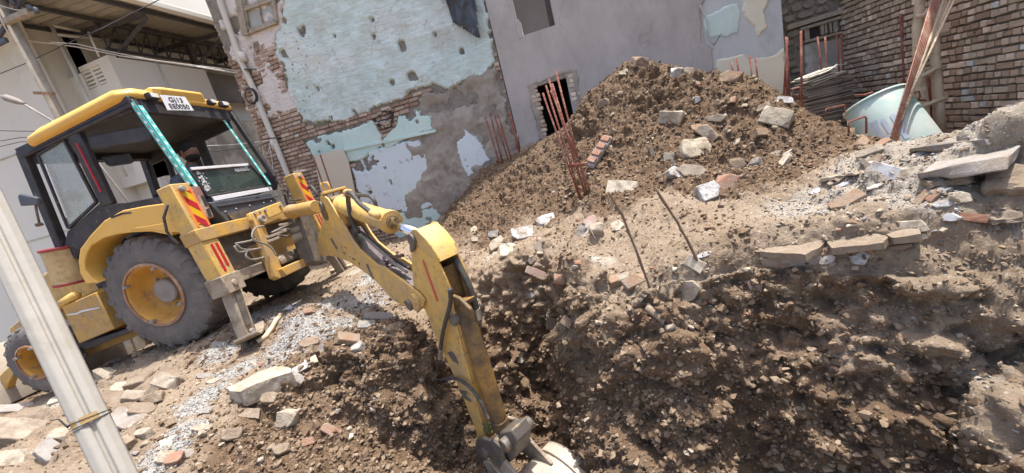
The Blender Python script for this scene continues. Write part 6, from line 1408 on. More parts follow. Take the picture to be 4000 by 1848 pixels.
def piece(kind, x, y, w, mat, label, name, cat, asp=.6, th=.5, ang=0, tilt=None, sink=.38, lift=0, face=.0, group=None):
    """one named piece: w = its width in photo pixels where the ray meets the ground; ang = turn on the slope; face = how far it is turned up towards the camera"""
    SEED[0] += 1; p, n = hit(x, y); dep = float(np.dot(np.array(p), FW)); W_ = w/F_PX*dep
    cdir = (-p).normalized(); nrm = (n*(1-face)+cdir*face).normalized()
    if tilt: nrm = (nrm+Vector(tilt)).normalized()
    xr = V(RT); xr = (xr-nrm*xr.dot(nrm)).normalized(); yr = nrm.cross(xr)
    a = math.radians(ang); xa = xr*math.cos(a)+yr*math.sin(a); ya = nrm.cross(xa)
    if kind == 'rock': bm = hull_rock(SEED[0]); [setattr(v, 'co', Vector((v.co.x*W_, v.co.y*W_*asp, v.co.z*W_*th))) for v in bm.verts]; H = W_*th
    elif kind == 'block': bm = rough_block(SEED[0], (W_, W_*asp, W_*th), W_*.035); H = W_*th
    elif kind == 'slab': bm = rough_slab(SEED[0], W_, W_*asp, W_*th); H = W_*th
    elif kind == 'tile': bm = rect_tile(SEED[0], W_, W_*asp, W_*th); H = W_*th
    elif kind == 'brick': bm = rough_block(SEED[0], (W_, W_*asp, W_*th), W_*.02, 3, 2); H = W_*th
    o = from_bm(bm, name, RM[mat] if isinstance(mat, str) else mat, .004 if kind in ('slab', 'tile') else 0)
    c = p+nrm*(H*(.5-sink)+lift)
    o.matrix_world = Matrix(((xa.x, ya.x, nrm.x, c.x), (xa.y, ya.y, nrm.y, c.y), (xa.z, ya.z, nrm.z, c.z), (0, 0, 0, 1)))
    return tag(o, label, cat, group)
PZ_ = [
 # kind, x, y, w, mat, label, name, cat, asp, th, ang, face
 ('block',2460,232,42,'lime','pale broken block standing on the very top of the mound','stone_block','stone',.7,1.0,10,.1),
 ('block',2494,252,58,'brown','brown angular rock just right of the topmost block','rock','rock',.8,.8,-10,.1),
 ('block',2625,460,88,'lime','square pale stone block in the middle of the mound face','stone_block','stone',.6,.7,0,.35),
 ('slab',2798,466,66,'lime','pale flat stone right of the square block on the mound','flat_stone','stone',.6,.3,0,.4),
 ('block',2762,522,84,'dusty','dusty wedge shaped block above the large pale slab','stone_block','stone',.55,.6,-38,.3),
 ('brick',2719,505,40,'brickb','small reddish brick piece left of the wedge shaped block','brick_piece','brick',.7,.7,10,.3),
 ('block',2706,590,140,'lime','largest pale broken slab on the mound face','broken_slab','stone',.6,.35,18,.4),
 ('tile',2616,626,48,'cream','small upright cream tile left of the largest pale slab','tile','tile',1.3,.3,0,.6),
 ('slab',2646,682,112,'marble','pale slab with a grey broken edge under the upright cream tile','broken_slab','stone',.45,.25,-12,.4),
 ('slab',2700,680,110,'dusty','dusty slab lying right of the grey edged slab','broken_slab','stone',.6,.3,-12,.3),
 ('tile',2428,738,118,'cream','large cream tile chunk lying below the tied rods','tile','tile',.52,.2,-8,.55),
 ('slab',2549,604,66,'dusty','narrow grey slab leaning in the soil right of the masonry lump','broken_slab','stone',.25,.2,-62,.3),
 ('brick',2826,735,100,'brick','red brick with grey mortar stuck on it, on the lower mound','brick','brick',.7,.65,65,.4),
 ('block',2765,755,84,'marble','white and red lump of plaster beside the mortared brick','plaster_lump','rubble',.8,.5,20,.4),
 ('block',3040,462,112,'lime','big pale block on the right shoulder of the mound','stone_block','stone',.6,.55,-28,.4),
 ('brick',2969,522,54,'brickb','orange brown stone below the big block on the right shoulder','stone','stone',.6,.55,5,.3),
 ('block',2851,312,84,'brickb','reddish angular slab on the right crest of the mound','broken_slab','stone',.6,.5,-20,.3),
 ('block',2642,284,44,'marble','white lump left of a brown one near the mound top','stone','stone',.8,.7,0,.2),
 ('block',2682,288,44,'dusty','dusty brown lump near the mound top beside the white lump','rock','rock',.8,.7,0,.2),
 ('slab',2717,390,32,'white','small white chip high on the mound face','chip','stone',.7,.3,0,.4),
 ('slab',2440,285,52,'cream','flat cream stone just under the mound peak','flat_stone','stone',.5,.25,0,.3),
 ('block',2360,402,46,'brown','rough brown stone left of centre on the mound face','rock','rock',.7,.6,20,.3),
 ('block',3065,395,60,'marble','white flaked piece on the right end of the mound','stone','stone',.5,.3,-15,.3),
 ('block',2985,425,50,'brown','brown rock behind the big pale block on the shoulder','rock','rock',.6,.6,0,.2),
 ('slab',2880,560,40,'cream','small pale flake right of the large slabs','chip','stone',.6,.25,20,.4),
 ('slab',3080,600,42,'white','pale flake on the lower right of the mound','chip','stone',.5,.25,10,.4),
 ('slab',3030,600,50,'cream','long pale flake left of its neighbour on the lower right mound','chip','stone',.35,.2,0,.4),
 ('rock',2880,645,70,'brown','dark brown rock in the hollow right of the largest slab','rock','rock',.8,.7,0,.3),
 ('rock',2950,640,60,'grey','dark grey rock at the lower edge of the mound','rock','rock',.8,.7,0,.3),
 ('slab',3060,640,85,'cream','pale worn plank-like stone at the lower right mound foot','flat_stone','stone',.35,.2,10,.3),
 ('tile',2091,1065,84,'pink','pinkish oblong tile piece on the pale slope behind the arm','tile','tile',.34,.16,-20,.5),
 ('rock',2188,1090,56,'brick','crumbled red brick lump right of the pinkish tile','brick_lump','brick',.9,.7,0,.4),
 ('rock',2158,1030,40,'brick','small red brick lump above the crumbled one','brick_lump','brick',.7,.6,30,.4),
 ('rock',2257,1030,34,'brick','small round red brown lump on the pale soil','brick_lump','brick',.8,.7,0,.4),
 ('block',2262,918,80,'grey','grey slab leaning on its edge at the mound foot','broken_slab','stone',.45,.3,65,.5),
 ('block',2290,905,78,'conc','lighter concrete shard leaning beside the grey slab','concrete_shard','concrete',.35,.25,58,.5),
 ('block',2305,868,58,'pink','pinkish grey stone above the leaning shards','stone','stone',.6,.5,30,.4),
 ('rock',2330,900,70,'dusty','rounded dusty boulder right of the leaning shards','boulder','rock',.9,.8,0,.4),
 ('slab',2108,963,44,'dusty','flat brown grey stone standing left of the shards','flat_stone','stone',1.1,.25,10,.5),
 ('slab',2413,884,74,'cream','curved pale shell of a broken pot beside the first hooked rod','pot_shard','pottery',.6,.2,-10,.3),
 ('tile',2713,1030,74,'cream','cream tile corner behind the second hooked rod','tile','tile',.7,.2,-32,.6),
 ('tile',2752,995,66,'white','long thin white splinter beside the second hooked rod','splinter','tile',.18,.1,18,.4),
 ('slab',2659,1128,172,'dusty','wide dusty slab with a pale edge sticking out over the pit','broken_slab','stone',.5,.15,8,.2),
 ('slab',2958,1112,76,'pink','flat beige pink slab piece standing alone above the cliff','broken_slab','stone',.9,.12,-10,.6),
 ('brick',2484,1105,96,'brickb','brown brick half buried at the foot of the first hooked rod','brick','brick',.55,.5,12,.3),
 ('brick',2402,1104,48,'brickb','brick end left of the half buried brown brick','brick','brick',.8,.9,10,.3),
 ('block',2440,1085,60,'dusty','dusty stone lying on the half buried bricks','stone','stone',.5,.4,0,.3),
 ('slab',2520,1060,80,'brown','thin brown roof tile piece over the buried bricks','roof_tile','tile',.5,.12,15,.2),
 ('block',2152,1250,38,'grey','narrow grey stone set upright in the cliff face','stone','stone',2.0,.6,0,.5),
 ('block',2213,1256,46,'brickb','brown square stone in the cliff right of the narrow grey one','stone','stone',.8,.5,-30,.5),
 ('slab',2030,1392,46,'cream','pale flake low in the cliff behind the arm','chip','stone',1.2,.2,-10,.5),
 ('slab',2329,1012,26,'white','tiny white flake on the smooth pale soil','chip','stone',.5,.3,20,.4),
 ('slab',2075,1015,24,'cream','small cream flake above the pinkish tile','chip','stone',1.3,.3,0,.4),
 ('block',1852,900,34,'cream','cream flake on dark soil right of the arm head','chip','stone',.8,.4,40,.4),
 ('block',1855,938,26,'dusty','small dusty stone under the cream flake by the arm head','stone','stone',.8,.5,0,.4),
 ('block',1930,920,44,'grey','brown grey stone right of the flakes by the arm head','stone','stone',.7,.6,0,.4),
 ('block',1945,965,70,'dusty','dusty angular block in the row behind the arm head','stone_block','stone',.7,.7,30,.4),
 ('block',1985,985,74,'cream','cream block in the row behind the arm head','stone_block','stone',.8,.6,-10,.4),
 ('block',2045,920,90,'marble','white crusted lump of concrete on the mound foot','concrete_lump','concrete',.6,.5,10,.4),
 ('block',2130,865,80,'marble','white plaster streaked lump higher on the mound foot','plaster_lump','rubble',.5,.4,20,.4),
 ('block',2115,930,34,'brick','small red stone between the lumps at the mound foot','brick_piece','brick',.8,.8,0,.4),
 ('tile',3481,692,155,'white','large white rectangular tile lying on the rubble at right','tile','tile',.55,.05,-28,.55),
 ('brick',3309,797,118,'brickb','whole brown brick lying left of the white tile','brick','brick',.5,.42,-4,.25),
 ('slab',3385,645,70,'dusty','grey shard leaning on edge above the white tile','broken_slab','stone',.35,.14,-60,.5),
 ('slab',3566,880,88,'cream','cream flagstone at the end of the brick ledge','flagstone','stone',.55,.2,-10,.35),
 ('slab',3572,928,72,'cream','smaller cream flagstone under the first at the ledge end','flagstone','stone',.5,.25,5,.35),
 ('slab',3355,1010,68,'marble','white grey flake below the brick ledge','chip','stone',.75,.15,0,.5),
 ('slab',3232,1015,54,'marble','thin grey flake left of the flake below the ledge','chip','stone',.5,.15,25,.5),
 ('brick',3610,775,74,'brickb','brown brick in the broken edge right of the whole brick','brick','brick',.4,.4,8,.2),
 ('brick',3655,768,56,'brick','red brick beside the brown one in the broken edge','brick','brick',.5,.5,8,.2),
 ('slab',3746,774,66,'cream','pale angular stone in front of the concrete block','stone','stone',.6,.4,-25,.4),
 ('slab',3561,672,104,'cream','cream board-like stone right of the white tile','flat_stone','stone',.4,.1,-5,.4),
 ('block',3452,568,66,'brick','orange brick at the foot of the leaning rods','brick','brick',.5,.5,15,.2),
 ('block',3365,565,62,'brickb','tilted brown brick left of the leaning rods','brick','brick',.6,.6,40,.2),
 ('block',3400,600,84,'dusty','long dusty stone under the tilted brick','stone','stone',.4,.4,-20,.3),
 ('block',3420,628,56,'brickb','brown slab in front of the leaning rods','broken_slab','stone',.6,.3,0,.3),
 ('block',3670,512,134,'lime','long pale rock on the ridge before the ladder','rock','rock',.4,.35,5,.1),
 ('block',3355,520,56,'grey','grey stone lying before the left side of the tank','stone','stone',.7,.6,0,.2),
 ('slab',3300,720,70,'white','white chip left of the large white tile','chip','stone',.3,.15,0,.4),
 ('slab',3420,730,60,'white','narrow white piece under the large white tile','chip','stone',.3,.15,0,.4),
 ('slab',3180,750,44,'white','pale chip on the flat rubble left of the brown brick','chip','stone',.6,.25,0,.4),
 ('slab',3587,608,48,'white','oval white stone on the grey crushed concrete','stone','stone',.5,.25,0,.4),
 ('slab',3680,800,60,'marble','white crust piece under the broken brick edge','plaster_lump','rubble',.5,.3,0,.4),
 ('slab',3720,850,56,'white','white lump lower right of the broken brick edge','plaster_lump','rubble',.5,.4,0,.4),
 ('brick',3800,850,80,'brick','crumbled red brick on the right slope','brick_lump','brick',.4,.35,-10,.3),
 # left bank
 ('block',1172,1442,56,'marble','white marble lump at the tip of the long pale slab','marble_lump','stone',.5,.45,38,.4),
 ('tile',1212,1412,54,'cream','cream tile corner behind the white marble lump','tile','tile',.6,.12,30,.5),
 ('block',1150,1484,64,'conc','grey stone under the white marble lump','stone','stone',.6,.6,0,.3),
 ('block',1133,1628,78,'dusty','dusty round stone on the loose soil below the long slab','stone','stone',.75,.7,0,.3),
 ('brick',1292,1683,80,'brick','red brick half buried in the left slope of the pit','brick','brick',.45,.42,-22,.35),
 ('brick',1198,1730,48,'brick','broken red brick end lower left in the pit slope','brick','brick',.6,.6,30,.3),
 ('block',1401,1364,48,'conc','round lump of grey concrete on the left edge of the pit','concrete_lump','concrete',.9,.85,0,.4),
 ('block',1265,1364,38,'grey','small dark grey stone left of the concrete lump','stone','stone',.9,.8,0,.4),
 ('brick',1362,1326,84,'brickb','pinkish brown brick above the concrete lump','brick','brick',.5,.4,12,.3),
 ('brick',1213,1347,74,'brown','brown earth covered brick left of the dark grey stone','brick','brick',.6,.5,25,.3),
 ('brick',1202,1219,30,'brick','small red brick half on the gravel','brick_piece','brick',.8,.8,30,.3),
 ('rock',1129,1207,30,'white','small whitish stone in the gravel near the machine','stone','stone',.8,.7,0,.3),
 ('rock',1150,1231,22,'brick','tiny red brick crumb in the gravel','brick_piece','brick',.8,.8,0,.3),
 ('block',1480,1250,116,'grey','long dark muddy stone on the pit edge under the arm','rock','rock',.4,.35,3,.3),
 ('block',1432,1275,72,'grey','smaller dark stone leaning on the long muddy one','rock','rock',.5,.4,0,.3),
 ('block',1540,1285,80,'brown','slanting brown stone right of the long muddy one','rock','rock',.35,.35,40,.3),
 ('block',506,1642,132,'conc','broad flat grey stone on the left bank','flat_stone','stone',.55,.3,-15,.35),
 ('block',667,1494,94,'dusty','dusty brown stone on the rubble ridge at left','stone','stone',.6,.6,-15,.3),
 ('block',520,1558,74,'dusty','pale brown stone left of the ridge above the broad flat one','stone','stone',.6,.6,25,.3),
 ('block',600,1560,70,'brown','brown stone in the hollow of the rubble ridge','stone','stone',.6,.6,25,.3),
 ('block',455,1560,80,'brown','brown clod near the post above the broad flat stone','stone','stone',.7,.6,0,.3),
 ('slab',787,1680,62,'dusty','small flat stone with a lit top beside the gravel strip','flat_stone','stone',.55,.35,30,.3),
 ('tile',662,1724,58,'cream','white flat piece lying in the gravel strip','tile','tile',.55,.12,38,.4),
 ('block',640,1795,54,'lime','squarish tan stone at the lower gravel strip','stone','stone',.9,.9,15,.4),
 ('brick',683,1800,52,'brick','orange brick piece at the bottom edge by the gravel strip','brick_piece','brick',.9,.8,20,.4),
 ('slab',722,1776,54,'conc','grey flat stone above the orange brick piece','flat_stone','stone',.6,.35,20,.4),
 ('block',985,1622,92,'brown','brown block of hard soil below the long slab','soil_block','soil',.45,.45,-5,.3),
 ('slab',820,1600,70,'conc','grey flake lying on the gravel left of the long slab','flat_stone','stone',.35,.2,20,.4),
 ('slab',800,1470,60,'conc','narrow grey flake behind the gravel strip','flat_stone','stone',.35,.25,10,.4),
 ('slab',835,1490,54,'lime','pale flake behind the gravel strip','flat_stone','stone',.35,.25,30,.4),
 ('rock',1035,1467,32,'brown','small brown stone above the long pale slab','stone','stone',.8,.8,0,.3),
 ('rock',1025,1422,34,'brick','reddish triangular stone on the gravel above the slab','stone','stone',.8,.5,20,.3),
 ('rock',876,1411,28,'grey','small grey stone on the rutted ground before the wheel','stone','stone',.8,.8,0,.3),
 ('block',60,1700,180,'dusty','large dusty boulder at the lower left behind the post','boulder','rock',.5,.4,15,.3),
 ('block',150,1640,150,'brown','flat brown stone above the large boulder at lower left','flat_stone','stone',.4,.3,20,.3),
 ('block',40,1795,150,'lime','pale slab at the very bottom left corner','broken_slab','stone',.4,.35,10,.3),
 ('block',250,1710,100,'dusty','dusty stone touching the post at the lower left','stone','stone',.6,.5,0,.3),
 ('block',60,1600,120,'conc','grey flat slab on the ground behind the boulder','broken_slab','stone',.35,.2,15,.25),
 ('slab',240,1560,110,'cream','pale flat patch of broken plaster near the front wheel','flat_stone','stone',.3,.1,15,.2),
 ('block',420,1470,90,'dusty','crusty lump of broken ground just right of the front wheel','rubble_lump','rubble',.5,.4,-20,.2),
 ('block',545,1500,84,'soilstone','soil covered lump between the wheel rut and the ridge','rubble_lump','rubble',.5,.5,20,.2),
 ('block',620,1520,70,'soilstone','soil covered lump touching the dusty ridge stone','rubble_lump','rubble',.7,.6,50,.2),
 ('slab',470,1520,90,'lime','thin pale crust plate by the crusty lump','crust_plate','rubble',.5,.15,-25,.2),
 ('block',560,1610,80,'soilstone','brown lump just above the broad flat grey stone','rubble_lump','rubble',.6,.6,10,.2),
 ('block',310,1660,80,'soilstone','soil covered lump left of the post, above its wire tie','rubble_lump','rubble',.6,.6,30,.2),
 ('block',200,1770,120,'conc','grey brown slab between the boulder and the post','broken_slab','stone',.5,.35,-20,.3),
 ('block',480,1740,84,'soilstone','brown lump right of the post near the bottom edge','rubble_lump','rubble',.6,.6,0,.2),
 ('block',560,1700,60,'dusty','dusty stone between the broad flat stone and the gravel','stone','stone',.6,.6,0,.2),
 ('block',905,1700,70,'soilstone','soil lump on the brown slope right of the gravel strip','soil_block','soil',.6,.6,20,.2),
 ('block',1060,1560,70,'soilstone','soil lump at the foot of the long pale slab','soil_block','soil',.6,.6,0,.2),
 ('block',1100,1760,64,'soilstone','soil lump low on the brown slope near the bottom edge','soil_block','soil',.6,.6,40,.2),
 ('slab',730,1655,50,'conc','grey flake just left of the small flat stone','flat_stone','stone',.4,.25,50,.4),
]
for t in PZ_:
    kind, x, y, w, mat, lab, nm, cat, asp, th, ang, face = t
    piece(kind, x, y, w, mat, lab, nm, cat, asp, th, ang, face=face)
# long pale slab on the left bank
def hitZ(x, y, dz=0): p, n = hit(x, y); return p+Vector((0, 0, dz))
sl = [hitZ(x, y) for x, y in ((885,1530),(1115,1435),(1150,1470),(905,1610))]
z_ = max(p.z for p in sl)+.02
tpz = z_+.03
T = [V(atZ(x, y, tpz)) for x, y in ((885,1515),(1010,1450),(1075,1432),(1138,1436),(1140,1452),(1080,1470),(1000,1500),(938,1530),(900,1528))]
g = MB(); bmx = bmesh.new(); lo = [bmx.verts.new(p+Vector((0, 0, -.16))) for p in T]; hi = [bmx.verts.new(p) for p in T]; bmx.faces.new(hi); bmx.faces.new(lo[::-1])
for i in range(len(T)): bmx.faces.new((lo[i], lo[(i+1) % len(T)], hi[(i+1) % len(T)], hi[i]))
bmesh.ops.subdivide_edges(bmx, edges=list(bmx.edges), cuts=6, use_grid_fill=True); bmesh.ops.triangulate(bmx, faces=bmx.faces)
bmesh.ops.subdivide_edges(bmx, edges=[e for e in bmx.edges if e.calc_length() > .04], cuts=1)
PP = np.array([v.co[:] for v in bmx.verts]); q = fbm(PP, .12, 4, 5)*.010; bmx.normal_update()
for v, a in zip(bmx.verts, q): v.co += v.normal*a
tag(from_bm(bmx, 'stone_slab', RM['lime']), 'long pale limestone slab on the left edge of the pit', 'stone')
# masonry lump of three bricks in mortar on the mound
ml = empty('masonry_lump', (0, 0, 0)); p0_, n0_ = hit(2305, 655); p1_, n1_ = hit(2385, 540)
p0_ = p0_+n0_*.05; p1_ = p1_+n1_*.05; ml.location = p0_; tag(ml, 'slanting lump of three red bricks in grey mortar beside the tied rods', 'masonry')
for k in range(4):
    t0 = k/4; a = p0_.lerp(p1_, t0+.02); b = p0_.lerp(p1_, t0+.2); g = MB(); g.bar(a, b, .12, .11, up=n0_); P_(g.build('brick', RM['brick'], None, .008), ml)
g = MB(); g.bar(p0_.lerp(p1_, -.03)-n0_*.02, p0_.lerp(p1_, 1.02)-n0_*.02, .135, .09, up=n0_); P_(g.build('mortar', RM['marble'], None, .015), ml)
# brick ledge with flagstones along the right flat
def ledge():
    lg = empty('brick_footing', (0, 0, 0)); pa, pb = hitZ(2990, 968), hitZ(3560, 905)
    lg.location = pa; tag(lg, 'buried brick footing under a dusty broken floor slab at the edge of the pit', 'footing')
    d = (pb-pa); d.z = 0; L = d.length; d.normalize(); out = Vector((d.y, -d.x, 0))
    if out.dot(-pa) < 0: out = -out
    rnd = random.Random(3); z0 = pa.z; z1 = pb.z
    def at(t): c = pa+d*(L*t); c.z = z0+(z1-z0)*t; return c
    bm = rough_block(77, (L*1.0, .16, .15), .03, 5, 1); o = from_bm(bm, 'mortar_bed', RM['brown']); c = at(.5)-out*.03-Vector((0, 0, .10)); sl_ = math.atan2(z1-z0, L)
    o.matrix_world = Matrix.Translation(c) @ Matrix(((d.x, -out.x, 0, 0), (d.y, -out.y, 0, 0), (0, 0, 1, 0), (0, 0, 0, 1))) @ Matrix.Rotation(-sl_, 4, 'Y'); o.parent = lg; o.matrix_parent_inverse = Matrix.Translation(-Vector(lg.location))
    for t, mt, w_ in ((.08, 'brickb', .16), (.30, 'conc', .26), (.55, 'brown', .2), (.72, 'brick', .12), (.86, 'brickb', .2)):
        bm = rough_block(80+int(t*100), (w_, .10, .075), .010, 3, 1); o = from_bm(bm, 'brick', RM[mt]); c = at(t)+out*rnd.uniform(.005, .02)-Vector((0, 0, .085+rnd.uniform(-.01, .01)))
        o.matrix_world = Matrix.Translation(c) @ Matrix(((d.x, -out.x, 0, 0), (d.y, -out.y, 0, 0), (0, 0, 1, 0), (0, 0, 0, 1))) @ Matrix.Rotation(-sl_+rnd.uniform(-.06, .06), 4, 'Y'); o.parent = lg; o.matrix_parent_inverse = Matrix.Translation(-Vector(lg.location))
    for k, (t, w_, l_) in enumerate(((.22, L*.60, .42), (.66, L*.46, .40), (.93, L*.24, .34))):
        bm = rough_slab(410+k, w_, l_*1.15, .04); bmesh.ops.triangulate(bm, faces=[f for f in bm.faces if len(f.verts) > 4]); bmesh.ops.subdivide_edges(bm, edges=bm.edges[:], cuts=3, use_grid_fill=True)
        P = np.array([v.co[:] for v in bm.verts]); q = fbm(P+k, .12, 4, 9)*.012
        for v, a_ in zip(bm.verts, q): v.co.z += a_
        o = from_bm(bm, 'floor_slab', RM['soilstone']); c = at(t)-out*.06+Vector((0, 0, -.022+.010*k))
        o.matrix_world = Matrix.Translation(c) @ Matrix(((d.x, -out.x, 0, 0), (d.y, -out.y, 0, 0), (0, 0, 1, 0), (0, 0, 0, 1))) @ Matrix.Rotation(-sl_, 4, 'Y'); o.parent = lg; o.matrix_parent_inverse = Matrix.Translation(-Vector(lg.location))
ledge()
# concrete slab edge, block and kerb strip on the far right
def beam(pa, pb, w, h, mat, name, label, cat, off=0.0, up=0.0, cut=3, seed=900):
    a, b = hitZ(*pa, up), hitZ(*pb, up); d = b-a; L = d.length; d.normalize(); sd = d.cross(Vector((0, 0, 1))).normalized(); n = sd.cross(d)
    bm = rough_block(seed+int(pa[0]), (L, w, h), .02, 6, cut); o = from_bm(bm, name, mat); c = (a+b)/2
    o.matrix_world = Matrix(((d.x, sd.x, n.x, c.x), (d.y, sd.y, n.y, c.y), (d.z, sd.z, n.z, c.z), (0, 0, 0, 1))); return tag(o, label, cat)
beam((3630, 672), (3995, 612), .55, .06, RM['conc'], 'concrete_slab', 'long broken grey concrete slab edge on the right', 'concrete', up=.035, cut=1)
beam((3600, 722), (3800, 700), .16, .04, RM['soilstone'], 'concrete_slab', 'shorter broken slab piece under the long one at right', 'concrete', up=.015, cut=2)
beam((3560, 592), (3900, 556), .06, .03, RM['grey'], 'concrete_slab', 'thin dark grey slab strip above the crushed concrete', 'concrete', up=.012, cut=0)
beam((3965, 760), (3995, 660), .22, .16, RM['soilstone'], 'concrete_block', 'square grey concrete block at the right edge of the picture', 'concrete', up=-.02, cut=0)
beam((3860, 875), (3995, 858), .09, .03, RM['soilstone'], 'concrete_slab', 'lower grey slab piece at the right edge below the block', 'concrete', up=.02)
beam((3205, 712), (3360, 684), .05, .02, WM['wood_old'], 'wooden_plank', 'narrow pale wooden plank half buried left of the white tile', 'plank', up=.02)
# wood and logs behind the arm
beam((1282, 1070), (1385, 1040), .10, .04, bark, 'plank', 'curved pale piece of wood on the ground behind the arm', 'wood', up=.03)
beam((1235, 1035), (1310, 1005), .16, .14, RM['grey'], 'log', 'dark weathered log between the far wheel and the arm', 'wood', up=.05)
# foot pad bar beside the stabiliser
g = MB(); P = [hitZ(x, y, .03) for x, y in ((1010,1345),(1040,1325),(1065,1290),(1080,1262),(1100,1238))]; g.tube(P, .03, 8)
tag(g.build('wooden_stick', bark, None, 0, True), 'pale curved stick lying beside the stabiliser foot', 'stick')
# pipes in the cliff
p, n = hit(2084, 1150); ax = (Vector((.25, -.75, -.35))).normalized(); g = MB(); g.lathe([(.038, -.15), (.038, .06), (.033, .06), (.033, -.15)], p, ax, 24, closed=True)
tag(g.build('plastic_pipe', simple('white_pvc', (.66, .64, .60), (.58, .56, .52), 6, .5, .1), None, .002), 'short white plastic pipe end sticking out of the bank', 'pipe')
p, n = hit(2592, 1258); ax = (Vector((.55, -.75, -.3))).normalized(); g = MB(); g.lathe([(.028, -.14), (.028, .0), (.036, .03), (.028, .033), (.023, .0), (.023, -.14)], p+Vector((0, 0, .02)), ax, 20, closed=True)
tag(g.build('clay_pipe', RM['soilstone'], None, .002), 'soil coloured clay pipe end sticking out of the cliff', 'pipe')
# hooked rods
for L, b_, lb_ in (([(2377,750),(2400,790),(2430,840),(2471,942),(2511,1050),(2536,1118)], (2540, 1125), 'rough rusty rod leaning out of the bank, left of two'), ([(2558,730),(2605,808),(2645,868),(2672,915),(2713,996),(2746,1070),(2767,1117)], (2770, 1120), 'rough rusty rod leaning out of the bank, right of two')):
    Y = hit(*b_)[0].y; P = [Vector(pt(x, y, Y-.0)) for x, y in L]; P = P+[P[-1]+Vector((0, .02, -.12))]; g = MB(); rnd = random.Random(6)
    P2_ = []
    for i in range(len(P)-1):
        for t in (0, .33, .66): P2_.append(P[i].lerp(P[i+1], t)+Vector((rnd.uniform(-1, 1), rnd.uniform(-1, 1), rnd.uniform(-1, 1)))*.003)
    P2_.append(P[-1]); g.tube(P2_, [.0095+rnd.uniform(-.002, .002) for _ in P2_], 7)
    tag(g.build('rusty_rod', simple('crusty_rod', (.22, .16, .11), (.15, .105, .075), 40, .95, .8, 120), None, 0, True), lb_, 'rod', 'two leaning rods')
# concrete plinth by the front wheel
g = MB(); a, b = Vector(pt(-120, 1340, 2.9)), Vector(pt(110, 1335, 3.6)); g.box((a.x-3, 3.6, -2.2), (m2w((2.9, 0, 0))[0]-.1, 5.6, -1.25)); tag(g.build('plinth', RM['conc'], None, .02), 'low grey concrete plinth in front of the digger at the left edge', 'plinth')

# ------------------------------------------------------------------ small countable stones, one object each
protos = []
for s in range(6):
    for mt in ('dusty', 'brown', 'lime', 'grey', 'brick', 'cream'):
        me = bpy.data.meshes.new('stone'); bm = hull_rock(700+s*7, .6, 18); bm.to_mesh(me); bm.free(); me.materials.append(RM[mt]); protos.append(me)
rnd = random.Random(21)
fields = [ # px box, count, size range m, label, group, weights(dusty, brown, lime, grey, brick, cream)
 ((2250, 300, 3050, 700), 70, (.025, .075), 'small stone poking out of the brown soil of the mound', 'stones on the mound', (5, 4, 3, 1, 1, 1)),
 ((1780, 560, 2300, 1000), 46, (.02, .06), 'small stone on the left flank of the mound', 'stones on the mound flank', (4, 5, 3, 1, .5, 1)),
 ((1850, 1000, 2950, 1330), 60, (.015, .05), 'small stone in the pale bank behind the arm', 'stones in the bank', (5, 3, 2, 1, 1.5, .5)),
 ((2950, 560, 3980, 900), 44, (.015, .05), 'small rubble stone on the right hand flat', 'stones on the right flat', (4, 1, 3, 3, .7, 2)),
 ((420, 1300, 1500, 1840), 66, (.02, .07), 'small stone on the left bank before the machine', 'stones on the left bank', (5, 3, 2, 3, .7, .5)),
 ((1350, 1450, 2700, 1840), 50, (.015, .05), 'small clod or stone down in the pit', 'stones in the pit', (5, 5, 1, .5, .4, .3))]
for (x0, y0, x1, y1), n, (sa, sb), lab, grp, wt in fields:
    k = 0
    while k < n:
        x, y = rnd.uniform(x0, x1), rnd.uniform(y0, y1); p, nr = hit(x, y)
        if p.length < 1.5: continue
        k += 1
        me = protos[6*rnd.randrange(6)+rnd.choices(range(6), wt)[0]]
        o = bpy.data.objects.new('stone', me); COL.objects.link(o); s = rnd.uniform(sa, sb)*rnd.choice((.8, 1, 1, 1.5)); o.location = p+nr*s*.15
        o.scale = (s*rnd.uniform(.8, 1.4), s*rnd.uniform(.6, 1.1), s*rnd.uniform(.35, .8)); o.rotation_euler = (rnd.uniform(-.5, .5), rnd.uniform(-.5, .5), rnd.uniform(0, 6.28)); tag(o, lab, 'stone', grp)

